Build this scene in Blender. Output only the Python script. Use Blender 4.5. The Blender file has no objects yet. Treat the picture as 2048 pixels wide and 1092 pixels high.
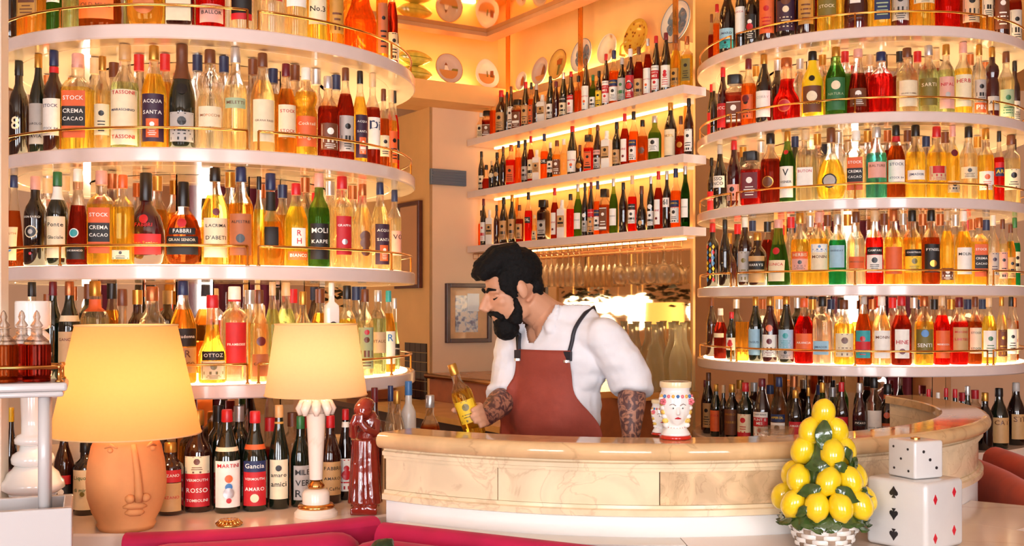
import bpy, bmesh, math, random
from mathutils import Vector, Matrix
from mathutils.bvhtree import BVHTree
from mathutils import noise as mnoise

random.seed(7)
SC = bpy.context.scene
COL = SC.collection
PI = math.pi
rad = math.radians

# ------------------------------------------------------------------ camera
E = 1.48            # eye height
F = 2200.0          # focal length in pixels of the 2048 x 1092 frame
HOR = 612.0         # row of the horizon
cam_d = bpy.data.cameras.new('camera')
cam_d.sensor_width = 36.0
cam_d.lens = F / 2048.0 * 36.0
cam_d.shift_y = (HOR - 546.0) / 2048.0
cam_d.clip_start = 0.05
cam = bpy.data.objects.new('camera', cam_d)
cam.location = (0, 0, E)
cam.rotation_euler = (PI / 2, 0, 0)
COL.objects.link(cam)
SC.camera = cam

# ------------------------------------------------------------------ sky, exposure
SC.view_settings.view_transform = 'Standard'
SC.view_settings.look = 'None'
SC.view_settings.gamma = 1.0
SC.view_settings.use_curve_mapping = False
SC.view_settings.exposure = 0.58
SKY = 11.0
LED = 5.0
w = bpy.data.worlds.new('sky')
SC.world = w
w.use_nodes = True
bg = w.node_tree.nodes['Background']
bg.inputs['Color'].default_value = (0.95, 0.95, 1.0, 1)
bg.inputs['Strength'].default_value = SKY
cy = SC.cycles
cy.max_bounces = 10
cy.diffuse_bounces = 3
cy.glossy_bounces = 5
cy.transmission_bounces = 8
cy.transparent_max_bounces = 12
cy.sample_clamp_indirect = 6.0
cy.blur_glossy = 0.5
cy.caustics_reflective = False

WINDOWS = [(-3.1, 1.8), (-0.1, 2.0), (2.9, 1.8)]    # centre x, width of the windows in the wall behind the camera
WIN_Y, WIN_Z0, WIN_Z1 = -3.6, 0.55, 2.95
for wx, ww in WINDOWS:
    ld = bpy.data.lights.new('window_portal', 'AREA')
    ld.shape = 'RECTANGLE'
    ld.size = ww
    ld.size_y = WIN_Z1 - WIN_Z0
    ld.cycles.is_portal = True
    lo = bpy.data.objects.new('window_portal', ld)
    lo.location = (wx, WIN_Y, (WIN_Z0 + WIN_Z1) / 2)
    lo.rotation_euler = (PI / 2, 0, PI)     # shines into the room, towards +y
    lo.rotation_euler = Vector((0, 1, 0)).to_track_quat('-Z', 'Y').to_euler()
    COL.objects.link(lo)

# ------------------------------------------------------------------ helpers
def lin(h):
    if not isinstance(h, str):
        return tuple(h)
    h = h.lstrip('#')
    o = []
    for i in (0, 2, 4):
        c = int(h[i:i + 2], 16) / 255.0
        o.append(c / 12.92 if c <= 0.04045 else ((c + 0.055) / 1.055) ** 2.4)
    return tuple(o)

_M = {}
def newmat(name):
    m = bpy.data.materials.new(name)
    m.use_nodes = True
    nt = m.node_tree
    p = nt.nodes['Principled BSDF']
    return m, nt, p

def mat(name, col, rough=0.5, metal=0.0, coat=0.0, sheen=0.0, var=0.0, scale=20.0, bump=0.0, spec=0.5):
    key = name
    if key in _M:
        return _M[key]
    m, nt, p = newmat(name)
    c = lin(col)
    p.inputs['Base Color'].default_value = (*c, 1)
    p.inputs['Roughness'].default_value = rough
    p.inputs['Metallic'].default_value = metal
    p.inputs['Coat Weight'].default_value = coat
    p.inputs['Coat Roughness'].default_value = 0.05
    p.inputs['Specular IOR Level'].default_value = spec
    if sheen:
        p.inputs['Sheen Weight'].default_value = sheen
        p.inputs['Sheen Roughness'].default_value = 0.35
    if var or bump:
        tc = nt.nodes.new('ShaderNodeTexCoord')
        n = nt.nodes.new('ShaderNodeTexNoise')
        n.inputs['Scale'].default_value = scale
        n.inputs['Detail'].default_value = 4
        nt.links.new(tc.outputs['Object'], n.inputs['Vector'])
        if var:
            r = nt.nodes.new('ShaderNodeValToRGB')
            r.color_ramp.elements[0].color = (*[max(0, x * (1 - var)) for x in c], 1)
            r.color_ramp.elements[1].color = (*[min(1, x * (1 + var)) for x in c], 1)
            r.color_ramp.elements[0].position = 0.3
            r.color_ramp.elements[1].position = 0.7
            nt.links.new(n.outputs['Fac'], r.inputs['Fac'])
            nt.links.new(r.outputs['Color'], p.inputs['Base Color'])
        if bump:
            b = nt.nodes.new('ShaderNodeBump')
            b.inputs['Strength'].default_value = bump
            b.inputs['Distance'].default_value = 0.01
            nt.links.new(n.outputs['Fac'], b.inputs['Height'])
            nt.links.new(b.outputs['Normal'], p.inputs['Normal'])
    _M[key] = m
    return m

def emit(name, col, strength):
    if name in _M:
        return _M[name]
    m, nt, p = newmat(name)
    c = lin(col)
    p.inputs['Base Color'].default_value = (*c, 1)
    p.inputs['Emission Color'].default_value = (*c, 1)
    p.inputs['Emission Strength'].default_value = strength
    _M[name] = m
    return m

def glass(name, col, trans=0.34, glow=0.08, ior=1.42, rough=0.0):
    """coloured liquid in glass: refraction + straight-through light + a little scatter"""
    if name in _M:
        return _M[name]
    m = bpy.data.materials.new(name)
    m.use_nodes = True
    nt = m.node_tree
    nt.nodes.clear()
    out = nt.nodes.new('ShaderNodeOutputMaterial')
    c = tuple(q ** 0.5 for q in lin(col))     # crossed twice, front and back
    g = nt.nodes.new('ShaderNodeBsdfGlass')
    g.inputs['Color'].default_value = (*c, 1)
    g.inputs['IOR'].default_value = ior
    g.inputs['Roughness'].default_value = rough
    t = nt.nodes.new('ShaderNodeBsdfTransparent')
    t.inputs['Color'].default_value = (*c, 1)
    d = nt.nodes.new('ShaderNodeBsdfTranslucent')
    d.inputs['Color'].default_value = (*c, 1)
    m1 = nt.nodes.new('ShaderNodeMixShader')
    m1.inputs[0].default_value = trans
    nt.links.new(g.outputs[0], m1.inputs[1])
    nt.links.new(t.outputs[0], m1.inputs[2])
    m2 = nt.nodes.new('ShaderNodeMixShader')
    m2.inputs[0].default_value = glow
    nt.links.new(m1.outputs[0], m2.inputs[1])
    nt.links.new(d.outputs[0], m2.inputs[2])
    nt.links.new(m2.outputs[0], out.inputs['Surface'])
    _M[name] = m
    return m

def px(x, y, Y):
    """photo pixel at depth Y -> world point"""
    return Vector(((x - 1024.0) / F * Y, Y, E + (HOR - y) / F * Y))

class MB:
    def __init__(s):
        s.v = []
        s.f = []
        s.mi = []
    def add(s, vs, fs, mi=0):
        o = len(s.v)
        s.v.extend([tuple(q) for q in vs])
        for f in fs:
            s.f.append([i + o for i in f])
            s.mi.append(mi)
    def box(s, c, d, mi=0, rz=0.0, bevel=0.0):
        x, y, z = d[0] / 2, d[1] / 2, d[2] / 2
        vs = [(-x, -y, -z), (x, -y, -z), (x, y, -z), (-x, y, -z), (-x, -y, z), (x, -y, z), (x, y, z), (-x, y, z)]
        ca, sa = math.cos(rz), math.sin(rz)
        vs = [(c[0] + p[0] * ca - p[1] * sa, c[1] + p[0] * sa + p[1] * ca, c[2] + p[2]) for p in vs]
        s.add(vs, [(0, 3, 2, 1), (4, 5, 6, 7), (0, 1, 5, 4), (1, 2, 6, 5), (2, 3, 7, 6), (3, 0, 4, 7)], mi)
    def lathe(s, prof, n=24, c=(0, 0, 0), mi=0, rx=1.0, ry=1.0, pw=2.0, cap0=True, cap1=True, fmi=None, a0=0.0):
        """prof: (r, z) from low to high; superellipse cross-section with power pw"""
        vs = []
        for r, z in prof:
            for k in range(n):
                a = a0 + 2 * PI * k / n
                ca, sa = math.cos(a), math.sin(a)
                if pw != 2.0:
                    q = (abs(ca) ** pw + abs(sa) ** pw) ** (-1.0 / pw)
                    ca *= q
                    sa *= q
                vs.append((c[0] + r * rx * ca, c[1] + r * ry * sa, c[2] + z))
        o = len(s.v)
        s.v.extend(vs)
        for i in range(len(prof) - 1):
            m_ = mi if fmi is None else fmi(0.5 * (prof[i][1] + prof[i + 1][1]))
            for k in range(n):
                k2 = (k + 1) % n
                s.f.append([o + i * n + k, o + i * n + k2, o + (i + 1) * n + k2, o + (i + 1) * n + k])
                s.mi.append(m_)
        if cap0:
            s.f.append([o + k for k in reversed(range(n))])
            s.mi.append(mi if fmi is None else fmi(prof[0][1]))
        if cap1:
            b = o + (len(prof) - 1) * n
            s.f.append([b + k for k in range(n)])
            s.mi.append(mi if fmi is None else fmi(prof[-1][1]))
    def arc(s, prof, a0, a1, n, c=(0, 0, 0), mi=0, close=True, ends=True):
        """sweep a closed (r, z) outline about a vertical axis; angle 0 faces the camera (-y), positive to the right"""
        o = len(s.v)
        m = len(prof)
        for i in range(n + 1):
            a = a0 + (a1 - a0) * i / n
            sa, ca = math.sin(a), math.cos(a)
            for r, z in prof:
                s.v.append((c[0] + r * sa, c[1] - r * ca, c[2] + z))
        for i in range(n):
            for k in range(m if close else m - 1):
                k2 = (k + 1) % m
                s.f.append([o + i * m + k, o + i * m + k2, o + (i + 1) * m + k2, o + (i + 1) * m + k])
                s.mi.append(mi)
        if ends and close:
            s.f.append([o + k for k in reversed(range(m))])
            s.mi.append(mi)
            b = o + n * m
            s.f.append([b + k for k in range(m)])
            s.mi.append(mi)
    def tube(s, pts, r, n=8, mi=0, caps=True):
        pts = [Vector(p) for p in pts]
        rs = r if isinstance(r, (list, tuple)) else [r] * len(pts)
        o = len(s.v)
        up = Vector((0, 0, 1))
        prev = None
        for i, p in enumerate(pts):
            if i == 0:
                d = pts[1] - p
            elif i == len(pts) - 1:
                d = p - pts[i - 1]
            else:
                d = pts[i + 1] - pts[i - 1]
            d.normalize()
            if prev is None:
                a = d.cross(up)
                if a.length < 1e-3:
                    a = d.cross(Vector((1, 0, 0)))
                a.normalize()
            else:
                a = prev - d * prev.dot(d)
                a.normalize()
            prev = a
            b = d.cross(a)
            for k in range(n):
                t = 2 * PI * k / n
                s.v.append(tuple(p + (a * math.cos(t) + b * math.sin(t)) * rs[i]))
        for i in range(len(pts) - 1):
            for k in range(n):
                k2 = (k + 1) % n
                s.f.append([o + i * n + k, o + i * n + k2, o + (i + 1) * n + k2, o + (i + 1) * n + k])
                s.mi.append(mi)
        if caps:
            s.f.append([o + k for k in reversed(range(n))])
            s.mi.append(mi)
            b = o + (len(pts) - 1) * n
            s.f.append([b + k for k in range(n)])
            s.mi.append(mi)
    def ball(s, c, r, nu=14, nv=9, mi=0, M3=None):
        """ellipsoid, r a number or (rx, ry, rz), M3 an optional 3x3 rotation"""
        if not isinstance(r, (list, tuple)):
            r = (r, r, r)
        c = Vector(c)
        o = len(s.v)
        vs = [Vector((0, 0, -r[2]))]
        for i in range(1, nv):
            ph = -PI / 2 + PI * i / nv
            for k in range(nu):
                a = 2 * PI * k / nu
                vs.append(Vector((r[0] * math.cos(ph) * math.cos(a), r[1] * math.cos(ph) * math.sin(a), r[2] * math.sin(ph))))
        vs.append(Vector((0, 0, r[2])))
        for q in vs:
            s.v.append(tuple(c + (M3 @ q if M3 is not None else q)))
        for k in range(nu):
            k2 = (k + 1) % nu
            s.f.append([o, o + 1 + k2, o + 1 + k])
            s.mi.append(mi)
            for i in range(nv - 2):
                a = o + 1 + i * nu
                s.f.append([a + k, a + k2, a + nu + k2, a + nu + k])
                s.mi.append(mi)
            a = o + 1 + (nv - 2) * nu
            s.f.append([a + k, a + k2, o + len(vs) - 1])
            s.mi.append(mi)
    def prism(s, poly, z0, z1, mi=0):
        """vertical prism over a counter-clockwise xy outline"""
        n = len(poly)
        vs = [(p[0], p[1], z0) for p in poly] + [(p[0], p[1], z1) for p in poly]
        fs = [list(reversed(range(n))), list(range(n, 2 * n))]
        for k in range(n):
            k2 = (k + 1) % n
            fs.append([k, k2, n + k2, n + k])
        s.add(vs, fs, mi)
    def mesh(s, name, mats):
        me = bpy.data.meshes.new(name)
        me.from_pydata(s.v, [], s.f)
        for m in (mats if isinstance(mats, (list, tuple)) else [mats]):
            me.materials.append(m)
        if len(me.materials) > 1:
            me.polygons.foreach_set('material_index', s.mi)
        return me
    def build(s, name, mats, parent=None, smooth=False, auto=None, bevel=0.0):
        me = s.mesh(name, mats)
        if smooth or auto is not None:
            me.polygons.foreach_set('use_smooth', [True] * len(me.polygons))
        if auto is not None:
            me.set_sharp_from_angle(angle=rad(auto))
        o = bpy.data.objects.new(name, me)
        COL.objects.link(o)
        if parent is not None:
            o.parent = parent
        if bevel:
            b = o.modifiers.new('bevel', 'BEVEL')
            b.width = bevel
            b.segments = 2
            b.limit_method = 'ANGLE'
        return o

def tag(o, label, cat, group=None, kind=None):
    o['label'] = label
    if cat:
        o['category'] = cat
    if group:
        o['group'] = group
    if kind:
        o['kind'] = kind
    return o

def empty(name, loc=(0, 0, 0), rz=0.0):
    o = bpy.data.objects.new(name, None)
    o.location = loc
    o.rotation_euler = (0, 0, rz)
    o.empty_display_size = 0.05
    COL.objects.link(o)
    return o

def struct(o, label=None):
    o['kind'] = 'structure'
    if label:
        o['label'] = label
    return o

def remeshed(name, mb, voxel, material, parent=None, smooth_it=3, disp=None):
    """fuse overlapping volumes into one continuous skin"""
    me = mb.mesh(name, material)
    o = bpy.data.objects.new(name, me)
    COL.objects.link(o)
    r = o.modifiers.new('r', 'REMESH')
    r.mode = 'VOXEL'
    r.voxel_size = voxel
    if smooth_it:
        sm = o.modifiers.new('s', 'SMOOTH')
        sm.iterations = smooth_it
        sm.factor = 0.5
    dg = bpy.context.evaluated_depsgraph_get()
    me2 = bpy.data.meshes.new_from_object(o.evaluated_get(dg))
    o.modifiers.clear()
    o.data = me2
    me2.name = name
    if len(me2.materials) == 0:
        for m in (material if isinstance(material, (list, tuple)) else [material]):
            me2.materials.append(m)
    me2.polygons.foreach_set('use_smooth', [True] * len(me2.polygons))
    if disp:
        me2.update()
        nr = [v.normal.copy() for v in me2.vertices]
        for v, n in zip(me2.vertices, nr):
            v.co = v.co + n * disp(v.co)
    if parent is not None:
        o.parent = parent
    return o

# ---- glyphs for lettering
GL = {}
def make_glyphs(chars, offset=0.012):
    obs = []
    for ch in chars:
        cu = bpy.data.curves.new('g', 'FONT')
        cu.body = ch
        cu.resolution_u = 2
        cu.offset = offset
        o = bpy.data.objects.new('g', cu)
        COL.objects.link(o)
        obs.append((ch, o, cu))
    bpy.context.view_layer.update()
    dg = bpy.context.evaluated_depsgraph_get()
    for ch, o, cu in obs:
        e = o.evaluated_get(dg)
        me = e.to_mesh()
        vs = [(v.co.x, v.co.y) for v in me.vertices]
        fs = [list(p.vertices) for p in me.polygons]
        e.to_mesh_clear()
        x0 = min(q[0] for q in vs)
        x1 = max(q[0] for q in vs)
        GL[ch] = ([(a - x0, b) for a, b in vs], fs, x1 - x0)
    for ch, o, cu in obs:
        bpy.data.objects.remove(o)
        bpy.data.curves.remove(cu)
make_glyphs("ABCDEFGHIJKLMNOPQRSTUVWXYZabcdefghijklmnopqrstuvwxyz0123456789'.&")

def text2d(s, gap=0.10):
    """flat text: verts, faces, width; capital height about 0.7"""
    vs, fs, x = [], [], 0.0
    for ch in s:
        if ch == ' ' or ch not in GL:
            x += 0.32
            continue
        gv, gf, gw = GL[ch]
        o = len(vs)
        vs.extend([(a + x, b) for a, b in gv])
        fs.extend([[i + o for i in f] for f in gf])
        x += gw + gap
    return vs, fs, max(0.01, x - gap)
# ------------------------------------------------------------------ materials of the place
def marble(name, base, vein, scale=6.0, rough=0.12, dark=0.25):
    if name in _M:
        return _M[name]
    m, nt, p = newmat(name)
    tc = nt.nodes.new('ShaderNodeTexCoord')
    n1 = nt.nodes.new('ShaderNodeTexNoise')
    n1.inputs['Scale'].default_value = scale
    n1.inputs['Detail'].default_value = 6
    n1.inputs['Distortion'].default_value = 1.2
    n2 = nt.nodes.new('ShaderNodeTexVoronoi')
    n2.feature = 'DISTANCE_TO_EDGE'
    n2.inputs['Scale'].default_value = scale * 0.45
    mx = nt.nodes.new('ShaderNodeVectorMath')
    mx.operation = 'MULTIPLY_ADD'
    nt.links.new(tc.outputs['Object'], n1.inputs['Vector'])
    nt.links.new(n1.outputs['Color'], mx.inputs[0])
    mx.inputs[1].default_value = (0.35, 0.35, 0.35)
    nt.links.new(tc.outputs['Object'], mx.inputs[2])
    nt.links.new(mx.outputs[0], n2.inputs['Vector'])
    r1 = nt.nodes.new('ShaderNodeValToRGB')
    b = lin(base)
    v = lin(vein)
    r1.color_ramp.elements[0].color = (*[x * (1 - dark) for x in b], 1)
    r1.color_ramp.elements[1].color = (*b, 1)
    r1.color_ramp.elements[0].position = 0.35
    r1.color_ramp.elements[1].position = 0.62
    nt.links.new(n1.outputs['Fac'], r1.inputs['Fac'])
    r2 = nt.nodes.new('ShaderNodeValToRGB')
    r2.color_ramp.elements[0].color = (1, 1, 1, 1)
    r2.color_ramp.elements[1].color = (0, 0, 0, 1)
    r2.color_ramp.elements[1].position = 0.025
    nt.links.new(n2.outputs['Distance'], r2.inputs['Fac'])
    ml = nt.nodes.new('ShaderNodeMath')
    ml.operation = 'MULTIPLY'
    nt.links.new(r2.outputs['Color'], ml.inputs[0])
    ml.inputs[1].default_value = 0.25
    mc = nt.nodes.new('ShaderNodeMix')
    mc.data_type = 'RGBA'
    nt.links.new(ml.outputs[0], mc.inputs['Factor'])
    nt.links.new(r1.outputs['Color'], mc.inputs[6])
    mc.inputs[7].default_value = (*v, 1)
    nt.links.new(mc.outputs[2], p.inputs['Base Color'])
    p.inputs['Roughness'].default_value = rough
    _M[name] = m
    return m

def mirror(name, col, rough=0.02, bump=0.0, stretch=(1, 1, 1)):
    if name in _M:
        return _M[name]
    m, nt, p = newmat(name)
    p.inputs['Base Color'].default_value = (*lin(col), 1)
    p.inputs['Metallic'].default_value = 1
    p.inputs['Roughness'].default_value = rough
    if bump:
        tc = nt.nodes.new('ShaderNodeTexCoord')
        mp = nt.nodes.new('ShaderNodeMapping')
        mp.inputs['Scale'].default_value = stretch
        n = nt.nodes.new('ShaderNodeTexNoise')
        n.inputs['Scale'].default_value = 3
        b = nt.nodes.new('ShaderNodeBump')
        b.inputs['Strength'].default_value = bump
        b.inputs['Distance'].default_value = 0.02
        nt.links.new(tc.outputs['Object'], mp.inputs['Vector'])
        nt.links.new(mp.outputs['Vector'], n.inputs['Vector'])
        nt.links.new(n.outputs['Fac'], b.inputs['Height'])
        nt.links.new(b.outputs['Normal'], p.inputs['Normal'])
    _M[name] = m
    return m

def shade_mat(name, col):
    m = bpy.data.materials.new(name)
    m.use_nodes = True
    nt = m.node_tree
    nt.nodes.clear()
    out = nt.nodes.new('ShaderNodeOutputMaterial')
    c = lin(col)
    tc = nt.nodes.new('ShaderNodeTexCoord')
    n = nt.nodes.new('ShaderNodeTexNoise')
    n.inputs['Scale'].default_value = 120
    nt.links.new(tc.outputs['Object'], n.inputs['Vector'])
    r = nt.nodes.new('ShaderNodeValToRGB')
    r.color_ramp.elements[0].color = (*[x * 0.94 for x in c], 1)
    r.color_ramp.elements[1].color = (*c, 1)
    nt.links.new(n.outputs['Fac'], r.inputs['Fac'])
    d = nt.nodes.new('ShaderNodeBsdfDiffuse')
    t = nt.nodes.new('ShaderNodeBsdfTranslucent')
    nt.links.new(r.outputs['Color'], d.inputs['Color'])
    nt.links.new(r.outputs['Color'], t.inputs['Color'])
    mx = nt.nodes.new('ShaderNodeMixShader')
    mx.inputs[0].default_value = 0.6
    nt.links.new(d.outputs[0], mx.inputs[1])
    nt.links.new(t.outputs[0], mx.inputs[2])
    nt.links.new(mx.outputs[0], out.inputs['Surface'])
    return m

WALL = mat('ochre_plaster', '#f0b873', 0.75, var=0.05, scale=5, bump=0.05)
PALE = mat('pale_plaster', '#f0cba6', 0.7, var=0.03, scale=4)
CREAM = mat('cream_plaster', '#f3dfc8', 0.7, var=0.03, scale=4)
WOODT = mat('painted_trim', '#c98a5c', 0.4, var=0.06, scale=12)
BROWNW = mat('brown_panel', '#a8582c', 0.35, var=0.15, scale=14)
FLOORM = mat('terracotta_floor', '#8a5a40', 0.35, var=0.2, scale=3)
SHELFW = mat('shelf_white', '#e6d2ca', 0.18, coat=0.3, var=0.02)
SHELFU = mat('shelf_gloss_underside', '#f0dcc0', 0.08, coat=0.6)
BRASS = mat('polished_brass', '#d9a05a', 0.18, metal=1.0)
COPPER = mat('copper_wire', '#c98a66', 0.3, metal=1.0)
LEDM = emit('shelf_light_panel', '#ffdca6', LED)
MIRC = mirror('mirror_strip', '#f2e2d2', 0.03)
DARKW = mat('dark_cabinet', '#2c1a18', 0.3, var=0.2)
VELVET = mat('crimson_velvet', '#bc0e48', 0.8, sheen=0.1, var=0.12, scale=9, bump=0.15)
VELORG = mat('rust_velvet', '#cc4816', 0.8, sheen=0.12, var=0.12, scale=9, bump=0.15)
WHITEC = mat('white_glaze', '#f3efe9', 0.12, coat=0.5, var=0.02, scale=8)
MAR_Y = marble('honey_marble', '#f6dfb8', '#a0683a', 7.0, 0.15, 0.16)
MAR_T = marble('brown_marble', '#e8c08c', '#8a5330', 6.0, 0.06, 0.22)
MAR_P = marble('pink_marble', '#f0d9c6', '#c99a80', 3.0, 0.12, 0.06)

# ------------------------------------------------------------------ the room
CEIL = E + 1.80
C0 = Vector((-0.09, 7.0))                 # corner of the two back walls
DB = Vector((0.85, 0.53)).normalized()    # along the back wall, towards the corner
DR = Vector((0.532, -0.847)).normalized() # along the shelf wall, from the corner towards us
NB = Vector((DB.y, -DB.x))                # out of the back wall into the room
NR = Vector((DR.y, -DR.x))                # out of the shelf wall into the room (points left and forward)
NR = Vector((-0.847, -0.532)).normalized()
P1 = C0 - DB * 0.49
def quad(name, pts, m, thick=None):
    b = MB()
    b.add(pts, [list(range(len(pts)))])
    return b.build(name, m)
def slab(name, a, bq, depth_dir, t, z0, z1, m, parent=None):
    """upright slab whose visible face runs from a to bq; t metres thick along depth_dir"""
    b = MB()
    d = Vector(depth_dir) * t
    poly = [a, bq, bq + d, a + d]
    s2 = sum(poly[i].x * poly[(i + 1) % 4].y - poly[(i + 1) % 4].x * poly[i].y for i in range(4))
    if s2 < 0:
        poly = poly[::-1]
    b.prism([(p.x, p.y) for p in poly], z0, z1)
    return b.build(name, m, parent)
b = MB(); b.box((0, 2.7, -0.05), (12, 13.2, 0.1)); struct(b.build('floor', FLOORM), 'terracotta coloured floor of the bar room')
# ceiling: cream plaster in the room, aged mirror above the bar
b = MB(); b.box((0, 0.35, CEIL + 0.05), (12, 8.5, 0.1)); struct(b.build('ceiling', CREAM), 'cream plaster ceiling of the room')
b = MB(); b.box((0, 6.95, CEIL + 0.05), (12, 4.7, 0.1)); struct(b.build('ceiling', WALL), 'ochre plaster ceiling above the bar')
# front wall with the windows behind the camera
b = MB()
xs = [-6.0]
for wx, ww in WINDOWS:
    xs += [wx - ww / 2, wx + ww / 2]
xs.append(6.0)
for i in range(0, len(xs), 2):
    b.box(((xs[i] + xs[i + 1]) / 2, WIN_Y - 0.1, CEIL / 2), (xs[i + 1] - xs[i], 0.2, CEIL))
for wx, ww in WINDOWS:
    b.box((wx, WIN_Y - 0.1, WIN_Z0 / 2), (ww, 0.2, WIN_Z0))
    b.box((wx, WIN_Y - 0.1, (WIN_Z1 + CEIL) / 2), (ww, 0.2, CEIL - WIN_Z1))
struct(b.build('wall_front', PALE), 'pale plaster wall with tall windows facing the bar')
for i, (wx, ww) in enumerate(WINDOWS):
    r = struct(empty('window_%d' % (i + 1), (wx, WIN_Y - 0.12, WIN_Z0)), 'tall white framed window facing the bar')
    b = MB()
    h = WIN_Z1 - WIN_Z0
    for sx in (-1, 1):
        b.box((sx * (ww / 2 - 0.03), 0, h / 2), (0.06, 0.06, h))
    b.box((0, 0, 0.03), (ww, 0.06, 0.06)); b.box((0, 0, h - 0.03), (ww, 0.06, 0.06))
    b.build('window_frame', WHITEC, r)
    b = MB(); b.box((0, 0, h / 2), (0.04, 0.05, h)); b.build('mullion', WHITEC, r)
    for k in (0.34, 0.68):
        b = MB(); b.box((0, 0, h * k), (ww, 0.04, 0.03)); b.build('glazing_bar', WHITEC, r)
    # crimson curtains either side
CURT = mat('crimson_curtain', '#6e1230', 0.8, sheen=0.4, var=0.25, scale=14)
for wx, ww in WINDOWS:
    for sx in (-1, 1):
        b = MB()
        n = 40
        cw = 0.62
        for i in range(n + 1):
            x = wx + sx * (ww / 2 + 0.20) + (i / n - 0.5) * cw
            y = WIN_Y + 0.10 + 0.035 * math.sin(i / n * 2 * PI * 6)
            b.v.append((x, y, 0.05)); b.v.append((x, y, 3.0))
        for i in range(n):
            b.f.append([2 * i, 2 * i + 2, 2 * i + 3, 2 * i + 1]); b.mi.append(0)
        o = b.build('curtain', CURT, smooth=True)
        sd = o.modifiers.new('t', 'SOLIDIFY'); sd.thickness = 0.006
        tag(o, 'crimson curtain %s of the %s window facing the bar' % ('left' if sx < 0 else 'right', {-3.1: 'left', -0.1: 'middle', 2.9: 'right'}[wx]), 'curtain', 'crimson curtains at the windows')
for sx, nm in ((-1, 'left'), (1, 'right')):
    for k_ in range(5):  # unseen drapes added to bring crimson contrast into the core reflections
        b = MB(); n = 36
        for i in range(n + 1):
            y = -2.9 + k_ * 1.75 + i / n * 1.0
            x = sx * (5.82 + 0.03 * math.sin(i / n * 2 * PI * 7))
            b.v.append((x, y, 0.05)); b.v.append((x, y, 3.0))
        for i in range(n):
            b.f.append([2 * i, 2 * i + 2, 2 * i + 3, 2 * i + 1]); b.mi.append(0)
        o = b.build('drape', CURT, smooth=True); sd = o.modifiers.new('t', 'SOLIDIFY'); sd.thickness = 0.006
        tag(o, 'added crimson drape on the %s side wall, number %s from the windows' % (nm, ('one', 'two', 'three', 'four', 'five')[k_]), 'curtain', 'added crimson drapes on the side walls')
    b = MB(); b.box((sx * 6.0, 2.7, CEIL / 2), (0.2, 13.2, CEIL)); struct(b.build('wall_' + nm, PALE), 'pale plaster %s side wall of the room' % nm)
b = MB(); b.box((0, 9.3, CEIL / 2), (12, 0.2, CEIL)); struct(b.build('wall_far', PALE), 'pale plaster far wall behind the bar')
# shelf wall (runs from the corner towards us, into the right tower)
WR1 = C0 + DR * 1.74
slab('wall_shelves', C0, WR1, -NR, 0.1, 0, CEIL, WALL)
slab('wall_shelf_end', WR1, C0 + DR * 1.85, -NR, 0.015, 0, CEIL, WALL)
struct(bpy.data.objects['wall_shelf_end'], 'narrow end of the ochre shelf wall beside the right tower')
struct(bpy.data.objects['wall_shelves'], 'ochre wall carrying the three long bottle shelves')
# back wall with the picture, upper part runs on to the left above the passage
slab('wall_back', P1, C0, -NB, 0.15, 0, E + 1.22, PALE)
struct(bpy.data.objects['wall_back'], 'pale wall with the framed picture at the back of the bar')
slab('wall_upper', P1 - DB * 1.0, C0, -NB, 0.15, E + 1.22, CEIL, WALL)
struct(bpy.data.objects['wall_upper'], 'glowing ochre wall behind the plates above the passage')
PA = P1 - DR * 2.2
slab('wall_pier', PA, P1, DB, 0.02, 0, E + 1.22, WALL)
struct(bpy.data.objects['wall_pier'], 'ochre side of the pier beside the passage')
# ledges for the plates
LEDGE_Z = E + 1.30
LEDGE_ZL = E + 1.335
def ledge(name, a, bq, n, t, z0, z1, m):
    o = slab(name, a, bq, n, t, z0, z1, m)
    return o
o = ledge('plate_ledge', P1 - DB * 1.0 + NB * .001, C0 - DB * 0.002 + NB * .001, NB, 0.22, E + 1.2205, LEDGE_ZL, WALL)
tag(o, 'ochre ledge carrying the windmill plate and the leaf dishes', 'ledge')
o = ledge('plate_ledge', C0 + DR * 0.225 + NR * .001, C0 + DR * 1.85 + NR * .001, NR, 0.08, E + 1.25, LEDGE_Z, WALL)
tag(o, 'ochre ledge carrying the row of plates above the bottle shelves', 'ledge')
# light strips hidden on the ledges
STRIP = emit('ledge_light_strip', '#ffcf88', 26.0)
o = slab('light_strip', P1 - DB * 0.9 + NB * 0.035, C0 - DB * 0.2 + NB * 0.035, NB, 0.03, LEDGE_ZL + 0.001, LEDGE_ZL + 0.012, STRIP)
tag(o, 'warm light strip on the ledge behind the windmill plate', 'light')
o = slab('light_strip', C0 + DR * 0.25 + NR * 0.02, WR1 - DR * 0.3 + NR * 0.02, NR, 0.02, LEDGE_Z + 0.001, LEDGE_Z + 0.012, STRIP)
tag(o, 'warm light strip on the ledge behind the row of plates', 'light')
# crown trim where wall meets the mirror ceiling
# dropped mirror ceiling with a brown frame
AGEDM = mirror('aged_ceiling_mirror', '#f4d2a0', 0.05, 0.02, (1, 1, 1))
MQ = Vector((-0.118, 6.64)); MZ = E + 1.605
mp = [MQ, MQ - DB * 1.7, MQ - DB * 1.7 + DR * 2.2, MQ + DR * 2.2]
b = MB(); b.prism([(p.x, p.y) for p in mp], MZ + .012, MZ + .04)
if sum(mp[i].x * mp[(i + 1) % 4].y - mp[(i + 1) % 4].x * mp[i].y for i in range(4)) < 0:
    b = MB(); b.prism([(p.x, p.y) for p in mp[::-1]], MZ + .012, MZ + .04)
struct(b.build('ceiling', AGEDM), 'aged amber mirror panel hung above the bar')
o = slab('trim_1', MQ - DB * 1.7, MQ, NB, 0.10, MZ - .012, MZ + .0115, WOODT); struct(o, 'brown frame of the mirror panel above the windmill plate')
o = slab('trim_2', MQ + DR * 0.1005, MQ + DR * 2.2, NR, 0.10, MZ - .012, MZ + .0115, WOODT); struct(o, 'brown frame of the mirror panel above the row of plates')
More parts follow.
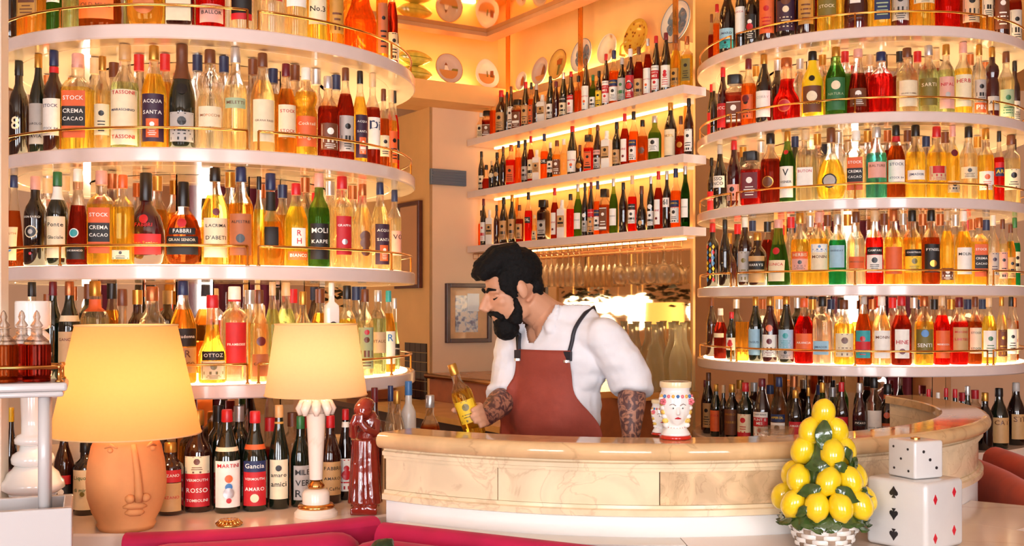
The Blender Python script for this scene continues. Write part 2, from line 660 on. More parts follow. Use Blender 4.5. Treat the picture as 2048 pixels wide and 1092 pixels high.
for k_, a_ in enumerate((MQ - DB * 1.4 + NB * .3, MQ + DR * 1.6 + NR * .3, MQ + DR * 0.3 + NR * .3)):
    b = MB(); b.lathe([(.008, MZ + .041), (.008, CEIL - .001)], 10, (a_.x, a_.y, 0)); struct(b.build('trim_%d' % (5 + k_), BRASS), 'brass rod holding the mirror panel')


# ------------------------------------------------------------------ towers of shelves
LT = Vector((-1.125, 4.11)); LR = 0.76
RT = Vector((1.663, 5.30)); RR = 0.76
BASEZ = E - 0.61
L_Z = [E + 0.861, E + 0.485, E + 0.125, E - 0.243]
R_Z = [E + 1.160, E + 0.805, E + 0.448, E + 0.087, E - 0.250]
def px_angle(x, c, r):
    p = on_circle(x, c, r)
    return math.atan2(p.x - c.x, -(p.y - c.y))
def on_circle(x, c, r):
    """front point where the sight line through column x meets the circle"""
    k = (x - 1024.0) / F
    A = 1 + k * k
    B = -2 * (k * c.x + c.y)
    Cq = c.x ** 2 + c.y ** 2 - r * r
    D = B * B - 4 * A * Cq
    if D < 0:
        Y = -B / (2 * A)
        q = Vector((k * Y, Y)) - c
        q = q.normalized() * r + c
        return q
    Y = (-B - math.sqrt(D)) / (2 * A)
    return Vector((k * Y, Y))
def tower(c, R, zs, core, rails, label, side):
    root = empty('shelf_tower', (c.x, c.y, BASEZ))
    tag(root, label, 'shelf tower')
    b = MB()
    n = 22
    for k in range(n):           # flat mirror strips
        a0 = 2 * PI * (k + 0.02) / n
        a1 = 2 * PI * (k + 0.98) / n
        q = MB()
        p0 = (core * math.sin(a0), -core * math.cos(a0)); p1 = (core * math.sin(a1), -core * math.cos(a1))
        i0 = (0.97 * p0[0], 0.97 * p0[1]); i1 = (0.97 * p1[0], 0.97 * p1[1])
        q.prism([p0, i0, i1, p1][::-1], 0.001, CEIL - BASEZ - 0.002)
        q.build('mirror_strip', MIRC, root)
    for z in zs:
        zz = z - BASEZ
        b = MB()
        t = 0.044
        b.lathe([(core + .004, zz - t), (R - 0.10, zz - t)], 96, mi=1, cap0=False, cap1=False)
        b.lathe([(R - 0.10, zz - t), (R - 0.098, zz - t + .003), (R - 0.092, zz - t + .003), (R - 0.09, zz - t), (R - 0.004, zz - t)], 96, mi=1, cap0=False, cap1=False)
        b.lathe([(R - 0.004, zz - t), (R, zz - t + .004), (R, zz - .004), (R - .004, zz), (R - 0.03, zz)], 96, mi=0, cap0=False, cap1=False)
        b.lathe([(R - 0.03, zz), (core + .004, zz)], 96, mi=0, cap0=False, cap1=False)
        s = b.build('shelf', [SHELFW, SHELFU], root, auto=40)
        b = MB()
        b.arc([(core + .012, zz + .0005), (core + .012, zz + .003), (R - .03, zz + .003), (R - .03, zz + .0005)], -PI * 0.98, PI * 0.98, 80)
        b.build('light_panel', LEDM, s)
        # brass gallery rail in pieces
        rr = R - 0.014
        hr = 0.062
        for (xa, xb, posts) in rails:
            aa = px_angle(xa, c, rr) if xa is not None else -rad(118)
            ab = px_angle(xb, c, rr) if xb is not None else rad(118)
            m = max(6, int(abs(ab - aa) / rad(4)))
            pts = [(rr * math.sin(aa + (ab - aa) * i / m), -rr * math.cos(aa + (ab - aa) * i / m), zz + hr) for i in range(m + 1)]
            q = MB(); q.tube(pts, 0.0042, 8)
            rl = q.build('gallery_rail', BRASS, root, smooth=True)
            for xp in posts:
                a = px_angle(xp, c, rr) if not isinstance(xp, str) else rad(float(xp))
                q = MB()
                x, y = rr * math.sin(a), -rr * math.cos(a)
                q.lathe([(0.007, 0), (0.007, .003), (0.0036, .005), (0.0036, hr)], 8, (x, y, zz + .0005))
                q.build('rail_post', BRASS, rl, smooth=True)
    return root
TL = tower(LT, LR, L_Z, 0.42, [(None, 495, ['-100', '-60', 120, 495]), (517, None, [517, 783, '100'])], 'tall round tower of lit white shelves with mirrored core behind the table lamps', 'left')
TR = tower(RT, RR, R_Z, 0.42, [(None, 1462, ['-100', 1400, 1462]), (1473, 1975, [1473, 1710, 1975]), (1987, None, [1987, '60', '100'])], 'tall round tower of lit white shelves with mirrored core behind the lemons', 'right')

# ------------------------------------------------------------------ marble ledges, bar counter, sofas
BC = Vector((0.40, 4.15))
def arc_obj(name, prof, a0, a1, n, c, m, parent=None, auto=35):
    b = MB(); b.arc(prof, rad(a0), rad(a1), n, (c.x, c.y, 0)); return b.build(name, m, parent, auto=auto)
def disc_obj(name, r, c, z0, z1, m, parent=None):
    b = MB(); b.lathe([(r - .01, z0), (r, z0 + .01), (r, z1 - .006), (r - .006, z1)], 80, (c.x, c.y, 0)); return b.build(name, m, parent, auto=35)
o = disc_obj('marble_ledge', 1.17, LT, BASEZ - 0.05, BASEZ, MAR_P); tag(o, 'round pale marble ledge carrying the table lamps under the left shelves', 'ledge')
b = MB(); b.lathe([(1.14, 0), (1.14, BASEZ - 0.052)], 64, (LT.x, LT.y, 0)); tag(b.build('ledge_base', CREAM, smooth=True), 'cream round base under the left marble ledge', 'base')
o = disc_obj('marble_ledge', 0.785, RT, BASEZ - 0.05, BASEZ, MAR_P); tag(o, 'round pale marble ledge under the right shelves', 'ledge')
b = MB(); b.lathe([(0.70, 0), (0.70, BASEZ - 0.052)], 64, (RT.x, RT.y, 0)); tag(b.build('ledge_base', CREAM, smooth=True), 'cream round base under the right marble ledge', 'base')

bar = empty('bar_counter', (0, 0, 0)); tag(bar, 'curved honey marble bar counter in front of the bartender', 'bar counter')
RO, RI = 1.27, 1.135
A0, A1 = -37.5, 104.0
zt = E - 0.36
nose = [(RI, zt - .03), (RI, zt - .004), (RI + .004, zt), (RO, zt)]
for i in range(9):
    a = PI / 2 - PI * i / 8
    nose.append((RO + 0.022 * math.cos(a), zt - .023 + 0.023 * math.sin(a)))
nose += [(RO - .01, zt - .046), (RO - .01, zt - .03)]
arc_obj('counter_top', nose, A0, A1, 90, BC, MAR_T, bar)
up = [(RI + .02, zt - .0305), (RO - .011, zt - .0305), (RO - .011, zt - .052), (RO - .003, zt - .055), (RO - .003, zt - .066), (RO - .010, zt - .068), (RO - .010, zt - .076), (RI + .02, zt - .076)]
arc_obj('upper_moulding', up, A0, A1, 90, BC, MAR_Y, bar)
# separate marble panels of the frieze
edges = [A0, -20.5, -0.5, 19, 40, 61, 77, 91, A1]
for i in range(len(edges) - 1):
    m_ = MAR_Y if i != 2 else marble('breccia_marble', '#f0cda0', '#8a5a3c', 11.0, 0.15, 0.3)
    pr = [(RI + .02, zt - .0765), (RO - .018, zt - .0765), (RO - .018, zt - .165), (RI + .02, zt - .165)]
    arc_obj('marble_panel', pr, edges[i] + .06, edges[i + 1] - .06, 14, BC, m_, bar)
lo_ = [(RI + .02, zt - .1655), (RO - .012, zt - .1655), (RO - .010, zt - .174), (RO - .002, zt - .177), (RO - .002, zt - .192), (RO - .012, zt - .196), (RI + .02, zt - .196)]
arc_obj('lower_moulding', lo_, A0, A1, 90, BC, MAR_Y, bar)
arc_obj('white_base', [(RI + .02, 0.0), (RI + .02, zt - .1965), (RO - .02, zt - .1965), (RO - .02, 0.0)], A0, A1, 80, BC, mat('white_paint', '#f2eee8', 0.4), bar)

# ledge in front of the counter on the right, sofas
o = arc_obj('marble_ledge', [(RO - .018, BASEZ - .05), (RO - .018, BASEZ), (1.72, BASEZ), (1.73, BASEZ - .01), (1.73, BASEZ - .05)], 2, 40, 50, BC, MAR_P)
tag(o, 'pale marble ledge carrying the lemon centrepiece and the card cube', 'ledge')
arc_o = arc_obj('ledge_base', [(1.60, 0), (1.60, BASEZ - .052), (1.69, BASEZ - .052), (1.69, 0)], 2, 40, 40, BC, CREAM)
tag(arc_o, 'cream panel under the ledge with the lemons', 'base')
o = arc_obj('marble_ledge', [(RO - .018, BASEZ - .05), (RO - .018, BASEZ), (1.51, BASEZ), (1.52, BASEZ - .01), (1.52, BASEZ - .05)], 40.05, 56, 20, BC, MAR_P)
tag(o, 'pale marble ledge between the card cube and the rust sofa', 'ledge')
def sofa(c, r0, r1, a0, a1, zt_, label, m, cushions, seat=True):
    root = empty('sofa', (0, 0, 0)); tag(root, label, 'sofa')
    R_ = (r1 - r0) / 2
    pr = [(r0, 0.12), (r0, zt_ - R_ * .5)]
    for i in range(9):
        a = PI - PI * i / 8
        pr.append((r0 + R_ + R_ * math.cos(a), zt_ - R_ * .5 + R_ * .5 * math.sin(a)))
    pr += [(r1, zt_ - R_ * .5), (r1, 0.12)]
    arc_obj('sofa_back', pr, a0, a1, 40, c, m, root, auto=60)
    if seat:
        arc_obj('seat', [(r1 + .001, 0.12), (r1 + .001, 0.42), (r1 + .02, 0.45), (r1 + .5, 0.45), (r1 + .53, 0.42), (r1 + .53, 0.12)], a0, a1, 40, c, m, root, auto=60)
    for (q0, q1, zc) in cushions:
        pr = []
        cr, ch = 0.075, zc - 0.455
        for i in range(20):
            a = 2 * PI * i / 20
            ca, sa = math.cos(a), math.sin(a)
            pr.append((r1 + 0.005 + cr + cr * math.copysign(abs(ca) ** 0.7, ca), 0.455 + ch / 2 + ch / 2 * math.copysign(abs(sa) ** 0.5, sa)))
        pr = pr[::-1]
        b = MB(); n = 26
        b.arc(pr, rad(q0), rad(q1), n, (c.x, c.y, 0))
        mlen = len(pr)
        for i in range(n + 1):       # pillow ends taper
            t = i / n
            k = min(1.0, 0.25 + 3.2 * (min(t, 1 - t)) ** 0.6) if True else 1
            ce = [sum(b.v[i * mlen + j][d] for j in range(mlen)) / mlen for d in range(3)]
            for j in range(mlen):
                v = b.v[i * mlen + j]
                kz = min(1, 0.90 + 0.10 * k)
                b.v[i * mlen + j] = (ce[0] + (v[0] - ce[0]) * k, ce[1] + (v[1] - ce[1]) * k, 0.455 + (v[2] - .455) * kz)
        cu = b.build('back_cushion', m, root, auto=70)
    for q in (a0, a1):
        pass
    return root
sofa(LT, 1.175, 1.255, 5, 37, BASEZ + 0.012, 'crimson velvet curved sofa below the terracotta face lamp', VELVET, [(8, 32, BASEZ + 0.004)])
o = arc_obj('white_ledge', [(RO - .018, BASEZ - .05), (RO - .018, BASEZ), (1.345, BASEZ), (1.345, BASEZ - .05)], -35, 1.9, 40, BC, mat('white_paint', '#f2eee8', 0.4))
tag(o, 'narrow white ledge between the bar counter and the crimson sofa', 'ledge')
# rust velvet sofa at the right end
root = empty('sofa', (0, 0, 0)); tag(root, 'rust orange velvet sofa at the right end of the bar', 'sofa')
def capsule_prism(pts, hw, z0, z1, name, m, parent):
    b = MB()
    rows = []
    prof = [(-hw, z0), (-hw, z1 - hw)] + [(-hw * math.cos(PI * i / 8), z1 - hw + hw * math.sin(PI * i / 8)) for i in range(1, 8)] + [(hw, z1 - hw), (hw, z0)]
    m_ = len(prof)
    for i, p in enumerate(pts):
        p = Vector(p)
        d = (Vector(pts[min(i + 1, len(pts) - 1)]) - Vector(pts[max(i - 1, 0)])).normalized()
        nn = Vector((d.y, -d.x))
        for (o_, z) in prof:
            b.v.append((p.x + nn.x * o_, p.y + nn.y * o_, z))
    for i in range(len(pts) - 1):
        for k in range(m_ - 1):
            b.f.append([i * m_ + k, i * m_ + k + 1, (i + 1) * m_ + k + 1, (i + 1) * m_ + k]); b.mi.append(0)
    b.f.append(list(range(m_))); b.mi.append(0)
    b.f.append([(len(pts) - 1) * m_ + k for k in reversed(range(m_))]); b.mi.append(0)
    return b.build(name, m, parent, auto=70)
sofa2 = empty('sofa', (0, 0, 0)); tag(sofa2, 'crimson velvet straight sofa below the bar counter', 'sofa')
q0, q1 = Vector((-0.35, 2.983)), Vector((0.40, 2.582)); dq = (q1 - q0).normalized(); nq = Vector((dq.y, -dq.x))
capsule_prism([tuple(q0 + (q1 - q0) * i / 10) for i in range(11)], 0.042, 0.12, BASEZ + 0.024, 'sofa_back', VELVET, sofa2)
cq = [q0 + dq * (.03 + .52 * i / 12) + nq * .135 for i in range(13)]
cu = capsule_prism([tuple(p) for p in cq], 0.085, 0.455, BASEZ + 0.010, 'back_cushion', VELVET, sofa2)
for v in cu.data.vertices:
    t_ = (Vector(v.co[:2]) - cq[0]).dot(dq) / .52
    v.co.z -= .05 * max(0, abs(2 * t_ - 1) - .75) ** 2 * 16 * max(0, (v.co.z - .6))
sb = MB(); pl = [q0 + nq * .045, q1 + nq * .045, q1 + nq * .55, q0 + nq * .55]
s2 = sum(pl[i].x * pl[(i + 1) % 4].y - pl[(i + 1) % 4].x * pl[i].y for i in range(4))
sb.prism([(p.x, p.y) for p in (pl if s2 > 0 else pl[::-1])], 0.12, 0.45); sb.build('seat', VELVET, sofa2, bevel=.02)
capsule_prism([(1.75, 4.25), (1.745, 4.15), (1.74, 4.05), (1.72, 3.85), (1.675, 3.6), (1.645, 3.35), (1.625, 3.12)], 0.05, 0.1, BASEZ + 0.035, 'sofa_back', VELORG, root)
capsule_prism([(1.89, 4.3), (1.875, 4.1), (1.85, 3.85), (1.80, 3.55)], 0.05, 0.1, BASEZ + 0.06, 'back_cushion', VELORG, root)
# ------------------------------------------------------------------ bottles
PAL = {  # label / cap / print colours: hex, word
 'wht': ('#f2ece2', 'white'), 'crm': ('#ecd9b4', 'cream'), 'bei': ('#d9b98e', 'beige'), 'tan': ('#c99a62', 'tan'), 'gry': ('#b9b0a8', 'grey'),
 'slv': ('#c8c6c6', 'silver'), 'blk': ('#17110f', 'black'), 'nav': ('#1c2a55', 'navy'), 'blu': ('#3a78b8', 'blue'), 'teal': ('#2f9aa0', 'teal'),
 'grn': ('#2c6b3a', 'green'), 'olv': ('#7a6a28', 'olive'), 'red': ('#c41a22', 'red'), 'org': ('#e2622a', 'orange'), 'pnk': ('#e3a595', 'pink'),
 'mar': ('#6a1420', 'maroon'), 'brn': ('#6b3a20', 'brown'), 'gld': ('#c08a3a', 'gold'), 'yel': ('#f0c428', 'yellow'), 'pur': ('#3a1c34', 'purple'),
 'cpr': ('#b4683c', 'copper'), 'lbl': ('#9cc4d8', 'pale blue'), 'lgr': ('#a9b890', 'pale green'), 'clr': ('#efe6d8', 'clear')}
def pc(k):
    metal = 1.0 if k in ('gld', 'slv', 'cpr') else 0.0
    return mat('paint_' + PAL[k][1].replace(' ', '_'), PAL[k][0], 0.3 if metal else 0.35, metal=metal * 0.7, var=0.06, scale=60)
def paper(k):
    return mat('paper_' + PAL[k][1].replace(' ', '_'), PAL[k][0], 0.55, var=0.05, scale=45)
LIQ = {  # liquid / glass: hex, word, dark?
 'c': ('#f6efdf', 'clear', 0), 'p': ('#f8e8b4', 'pale straw', 0), 'y': ('#fdd850', 'yellow', 0), 'a': ('#f0aa3c', 'amber', 0), 'o': ('#ee6a1c', 'orange', 0),
 'r': ('#d81c18', 'red', 0), 'm': ('#8c2418', 'maroon', 0), 'q': ('#b4501c', 'reddish amber', 0), 'g': ('#3f7a30', 'green', 0), 'l': ('#c8dc9c', 'pale green', 0),
 't': ('#4fc0b0', 'teal', 0), 'e': ('#20a060', 'emerald', 0), 'h': ('#f0dc58', 'lemon yellow', 0),
 'k': ('#150b0a', 'black', 1), 'b': ('#2c0f0a', 'dark brown', 1), 'v': ('#3a0c12', 'dark wine', 1), 'd': ('#10190f', 'dark green', 1),
 'w': ('#efe8df', 'white', 2), 'Y': ('#f2c81a', 'bright yellow', 2), 'f': ('#d8d4cc', 'frosted', 2)}
def lq(k):
    h, nm, dk = LIQ[k]
    if dk == 1:
        return mat('dark_glass_' + nm.replace(' ', '_'), h, 0.06, coat=0.8, var=0.1, scale=8)
    if dk == 2:
        return mat('opaque_' + nm.replace(' ', '_'), h, 0.25, coat=0.3, var=0.03, scale=20)
    return glass('liquid_' + nm.replace(' ', '_'), h)
CLEARG = glass('clear_glass', '#f4f1ea', 0.5, 0.04, 1.25)
GREENG = glass('green_glass', '#7fae5a', 0.5, 0.08, 1.25)
SH = {  # profile (r, z) up to the lip, cap (z0, r0, r1), power, depth ratio, fill
 'std':  ([(.9, 0), (1, .02), (1, .54), (.96, .60), (.82, .66), (.58, .71), (.42, .76), (.39, .88)], (.85, .43, .43), 2, 1, .63),
 'wine': ([(.9, 0), (1, .02), (1, .52), (.95, .58), (.74, .67), (.50, .75), (.40, .81), (.37, .92)], (.86, .41, .40), 2, 1, .72),
 'mart': ([(.9, 0), (1, .02), (1, .50), (.93, .56), (.68, .68), (.46, .79), (.38, .86), (.37, .92)], (.88, .42, .41), 2, 1, .74),
 'tall': ([(.9, 0), (1, .02), (1, .64), (.92, .70), (.62, .75), (.45, .78), (.43, .88)], (.86, .47, .47), 2, 1, .66),
 'sq':   ([(.9, 0), (1, .02), (1, .62), (.95, .66), (.72, .71), (.45, .74), (.40, .77), (.40, .88)], (.85, .45, .45), 5, 1, .64),
 'sqt':  ([(.94, 0), (1, .02), (1, .68), (.9, .73), (.55, .77), (.5, .84)], (.82, .78, .78), 7, 1, .66),
 'cone': ([(.92, 0), (1, .03), (1, .12), (.93, .28), (.74, .50), (.55, .66), (.40, .78), (.36, .90)], (.87, .41, .40), 2, 1, .62),
 'bell': ([(.92, 0), (1, .03), (1, .30), (.90, .37), (.62, .47), (.48, .58), (.42, .75), (.40, .88)], (.85, .45, .45), 2, 1, .66),
 'flask': ([(.62, 0), (.85, .04), (.97, .14), (1, .27), (.96, .40), (.78, .53), (.52, .61), (.32, .66), (.27, .86)], (.70, .33, .30), 2.2, .6, .60),
 'squat': ([(.88, 0), (1, .05), (1, .34), (.92, .45), (.68, .54), (.42, .60), (.32, .66), (.31, .86)], (.80, .34, .34), 2.2, .8, .52),
 'round': ([(.62, 0), (.9, .07), (1, .22), (.96, .36), (.74, .49), (.45, .56), (.34, .62), (.32, .86)], (.82, .38, .38), 2, .8, .48),
 'champ': ([(.9, 0), (1, .02), (1, .46), (.93, .54), (.68, .66), (.46, .76), (.40, .84), (.41, .94)], (.66, .70, .44), 2, 1, .7),
 'bulge': ([(.88, 0), (1, .02), (1, .48), (.86, .53), (.80, .56), (.95, .61), (1, .66), (.86, .73), (.45, .78), (.40, .88)], (.86, .42, .42), 2, 1, .72),
 'drop': ([(.6, 0), (.86, .05), (1, .16), (1, .28), (.78, .46), (.45, .60), (.27, .68), (.25, .88)], (.80, .30, .30), 2, .7, .56),
 'box':  ([(.98, 0), (1, .01), (1, .72), (.95, .76), (.4, .80), (.36, .88)], (.86, .42, .42), 8, .9, 2),
 'card': ([(1, 0), (1, 1.0)], None, 12, .9, 2)}
def prof_r(prof, z):
    for i in range(len(prof) - 1):
        if prof[i][1] <= z <= prof[i + 1][1]:
            t = (z - prof[i][1]) / max(1e-6, prof[i + 1][1] - prof[i][1])
            return prof[i][0] + (prof[i + 1][0] - prof[i][0]) * t
    return prof[-1][0]
def surf_y(x, z, H, R, prof, pw, ry):
    r = prof_r(prof, z / H) * R
    q = min(0.985, abs(x) / max(r, 1e-4))
    return -r * ry * (1 - q ** pw) ** (1.0 / pw)
def body_mesh(mb, H, R, shape, nseg, dark):
    prof, cap, pw, ry, fill = SH[shape]
    pr = []
    for i in range(len(prof)):       # one extra ring at the fill line
        r, z = prof[i]
        if i and prof[i - 1][1] < fill < z and fill - prof[i - 1][1] > .004 and z - fill > .004:
            pr.append((prof_r(prof, fill), fill))
        pr.append((r, z))
    P = [(r * R, z * H) for r, z in pr]
    mb.lathe(P, nseg, rx=1, ry=ry, pw=pw, fmi=(lambda z: 0) if dark else (lambda z: 1 if z > fill * H else 0))
def parse_labels(s):
    out = []
    for seg in s.split(';'):
        t = seg.split()
        if t:
            out.append(t)
    return out
def put_text(vs_out, fs_out, s, cx, cz, wmax, hmax, fy):
    vs, fs, wd = text2d(s)
    sc = min(wmax / wd, hmax / 0.72)
    o = len(vs_out)
    for a, b_ in vs:
        x = cx + (a - wd / 2) * sc
        z = cz + (b_ - 0.35) * sc
        vs_out.append((x, fy(x, z), z))
    fs_out.extend([[i + o for i in f] for f in fs])
    return sc * 0.72
def label_parts(root, H, R, shape, segs, near):
    prof, cap, pw, ry, fill = SH[shape]
    for si, t in enumerate(segs):
        off = 0.0008 + 0.0011 * si
        if t[0].startswith('@'):         # round seal: @colour z radius
            z0, r0 = float(t[1]) * H, float(t[2]) * R
            b = MB()
            n = 14
            b.v.append((0, surf_y(0, z0, H, R, prof, pw, ry) - .0022 - off, z0))
            for k in range(n):
                a = 2 * PI * k / n
                x, z = r0 * math.cos(a), z0 + r0 * math.sin(a)
                b.v.append((x, surf_y(x, z, H, R, prof, pw, ry) - .0018 - off, z))
            for k in range(n):
                b.f.append([0, 1 + k, 1 + (k + 1) % n]); b.mi.append(0)
            b.build('seal', pc(t[0][1:]), root, smooth=True)
            continue
        if t[0].startswith('#'):         # diamond patch: #colour x z size
            x0, z0, r0 = float(t[1]) * R, float(t[2]) * H, float(t[3]) * R
            b = MB()
            vs = [(x0, z0), (x0 - r0 * .5, z0), (x0, z0 + r0), (x0 + r0 * .5, z0), (x0, z0 - r0)]
            b.add([(x, surf_y(x, z, H, R, prof, pw, ry) - .0018, z) for x, z in vs], [(0, 2, 1), (0, 3, 2), (0, 4, 3), (0, 1, 4)])
            b.build('argyle_diamond', pc(t[0][1:]), root)
            continue
        if t[0].startswith('^'):         # band round the neck
            z0, z1 = float(t[1]), float(t[2])
            b = MB()
            zs = [z0 + (z1 - z0) * i / 3 for i in range(4)]
            b.lathe([(prof_r(prof, z) * R + .0009, z * H) for z in zs], 16, rx=1, ry=ry, pw=pw, cap0=False, cap1=False)
            b.build('neck_band', paper(t[0][1:]), root, smooth=True)
            continue
        colr, z0, z1 = t[0], float(t[1]) * H, float(t[2]) * H
        txt = t[3] if len(t) > 3 else ''
        tcol = t[4] if len(t) > 4 else ('wht' if colr in ('blk', 'nav', 'red', 'mar', 'pur', 'grn', 'brn') else 'blk')
        wf = float(t[5]) if len(t) > 5 else 0.86
        zcap = {'mart': .51, 'wine': .535, 'std': .555, 'sq': .63, 'champ': .47, 'bulge': .48}.get(shape)
        if zcap and colr != 'non':
            z1 = max(z0 + .02, min(z1, zcap * H))
        rmin = min(prof_r(prof, z0 / H), prof_r(prof, z1 / H)) * R
        W = wf * 2 * rmin
        lab = None
        if colr != 'non':
            b = MB()
            nx, nz = (14 if near else 8), (7 if near else 3)
            for j in range(nz + 1):
                z = z0 + (z1 - z0) * j / nz
                for i in range(nx + 1):
                    x = -W / 2 + W * i / nx
                    b.v.append((x, surf_y(x, z, H, R, prof, pw, ry) - off, z))
            for j in range(nz):
                for i in range(nx):
                    a = j * (nx + 1) + i
                    b.f.append([a, a + 1, a + nx + 2, a + nx + 1]); b.mi.append(0)
            lab = b.build('label', paper(colr), root, smooth=True)
        vs, fs = [], []
        fy = lambda x, z: surf_y(x, z, H, R, prof, pw, ry) - off - .0007
        hL = z1 - z0
        if txt and txt != '-':
            lines = txt.replace('_', ' ').split('/')
            n = len(lines)
            slot = hL / n * (0.92 if n > 2 else 0.8)
            top = z1 - 0.04 * hL
            for i, L in enumerate(lines):
                put_text(vs, fs, L, 0, top - slot * (i + .5), W * 0.86, min(slot * .72, (0.4 if len(L) > 2 else 0.8) * W), fy)
        elif hL > 0.09 * H:              # printed emblem and lines of small type
            def bar(x0, x1, za, zb):
                o = len(vs)
                m = 3
                for q in range(m + 1):
                    x = x0 + (x1 - x0) * q / m
                    vs.append((x, fy(x, za), za)); vs.append((x, fy(x, zb), zb))
                for q in range(m):
                    fs.append([o + 2 * q, o + 2 * q + 2, o + 2 * q + 3, o + 2 * q + 1])
            rr = random.Random(int(H * 1e5) + int(R * 1e6))
            o = len(vs)
            er = min(W * .2, hL * .18); ez = z1 - hL * .3
            vs.append((0, fy(0, ez), ez))
            for k in range(10):
                a = 2 * PI * k / 10
                vs.append((er * math.cos(a), fy(er * math.cos(a), ez), ez + er * math.sin(a)))
            for k in range(10):
                fs.append([o, o + 1 + k, o + 1 + (k + 1) % 10])
            style = rr.randrange(3)
            if style == 0:
                for k in range(4):
                    zz = z0 + hL * (.12 + .1 * k); wl = W * rr.uniform(.2, .38)
                    bar(-wl, wl, zz, zz + hL * .035)
            elif style == 1:
                bar(-W * .46, W * .46, z0 + hL * .06, z0 + hL * .16); bar(-W * .46, W * .46, z1 - hL * .06, z1 - hL * .03)
                for k in range(2):
                    wl = W * rr.uniform(.2, .38); bar(-wl, wl, z0 + hL * (.25 + .11 * k), z0 + hL * (.29 + .11 * k))
            else:
                bar(-W * .40, W * .40, z0 + hL * .28, z0 + hL * .44)
                for k in range(3):
                    wl = W * rr.uniform(.15, .36); bar(-wl, wl, z0 + hL * (.06 + .07 * k), z0 + hL * (.085 + .07 * k))
                bar(-W * .46, -W * .44, z0 + hL * .05, z1 - hL * .05); bar(W * .44, W * .46, z0 + hL * .05, z1 - hL * .05)
        if fs:
            b = MB(); b.add(vs, fs)
            b.build('lettering', pc(tcol), lab if lab is not None else root)['kind'] = 'stuff'
ORD = ['first', 'second', 'third', 'fourth', 'fifth', 'sixth', 'seventh', 'eighth', 'ninth', 'tenth', 'eleventh', 'twelfth', 'thirteenth', 'fourteenth', 'fifteenth',
       'sixteenth', 'seventeenth', 'eighteenth', 'nineteenth', 'twentieth', 'twenty-first', 'twenty-second', 'twenty-third', 'twenty-fourth', 'twenty-fifth',
       'twenty-sixth', 'twenty-seventh', 'twenty-eighth', 'twenty-ninth', 'thirtieth', 'thirty-first', 'thirty-second']
SHW = {'std': 'straight', 'wine': 'wine-style', 'mart': 'slope-shouldered', 'tall': 'tall', 'sq': 'square', 'sqt': 'square', 'cone': 'tapering', 'bell': 'bell-shaped', 'flask': 'flask',
       'squat': 'squat', 'round': 'round', 'champ': 'champagne', 'bulge': 'bulging', 'drop': 'teardrop', 'box': 'boxy', 'card': 'carton'}
def make_bottle(pos, face, H, R, shape, liq, cap, segs, label, group, near=True, name='liqueur_bottle'):
    root = empty(name, pos, math.atan2(face.x, -face.y))
    tag(root, label, 'bottle' if shape != 'card' else 'carton', group)
    dark = LIQ[liq][2] > 0
    prof, cp, pw, ry, fill = SH[shape]
    ns = (22 if near else 16) if pw < 4 else 24
    mb = MB()
    body_mesh(mb, H, R, shape, ns, dark)
    upper = GREENG if liq in ('g', 'd') else CLEARG
    if shape == 'card':
        mb.build('carton_body', lq(liq), root)
    else:
        mb.build('glass_body', [lq(liq)] if dark else [lq(liq), upper], root, auto=50)
    if cp:
        z0, r0, r1 = cp
        r0, r1 = r0 * R, r1 * R
        if shape != 'sqt' and shape != 'champ':
            r0, r1 = min(r0, .0185), min(r1, .0185)
            nr = max(prof_r(prof, z) for z in (z0 + .005, z0 + .03)) * R
            if r0 < nr + .0008:
                r0 = r1 = nr + .0008
        b = MB()
        n = 16 if pw < 6 else 20
        pr = [(r0, z0 * H), (r0 * 1.03, z0 * H + .002)]
        if shape == 'champ':
            pr = [(prof_r(prof, z) * R + .0012, z * H) for z in (.66, .70, .76, .84, .93)]
            r1 = pr[-1][0]
        pr += [(r1, H - .003), (r1 * .9, H)]
        b.lathe(pr, n, pw=pw if shape == 'sqt' else 2)
        b.build('cap', pc(cap), root, auto=40)
    label_parts(root, H, R, shape, segs, near)
    return root
STOCK = "org .12 .60 STOCK/-/-/- wht .82;blk .24 .44 CREMA/CACAO wht .82"
AQUA = "pur .06 .52 ACQUA/SANTA/-/- wht;org .10 .28 - wht .5"
MARTINI = "wht .08 .50 MARTINI red;@org .22 .3;@blu .17 .16"
CINZ = "red .36 .50 CINZANO wht;tan .08 .35 -"
PUNT = "wht .10 .28 - red;red .28 .42 PUNT_E/MES wht;wht .42 .50 CARPANO blk"
APER = "nav .36 .47 APEROL yel;wht .10 .35 -"
HINE = "wht .10 .52 HINE red .7;@mar .2 .3"
CIPA = "wht .16 .46 CIPANO blk"
CAMP = "blk .40 .50 CAMPARI wht;wht .16 .395 -"
TIERS = []
def tier(key, words, kind, z, items, back=()):
    TIERS.append((key, words, kind, z, items, back))
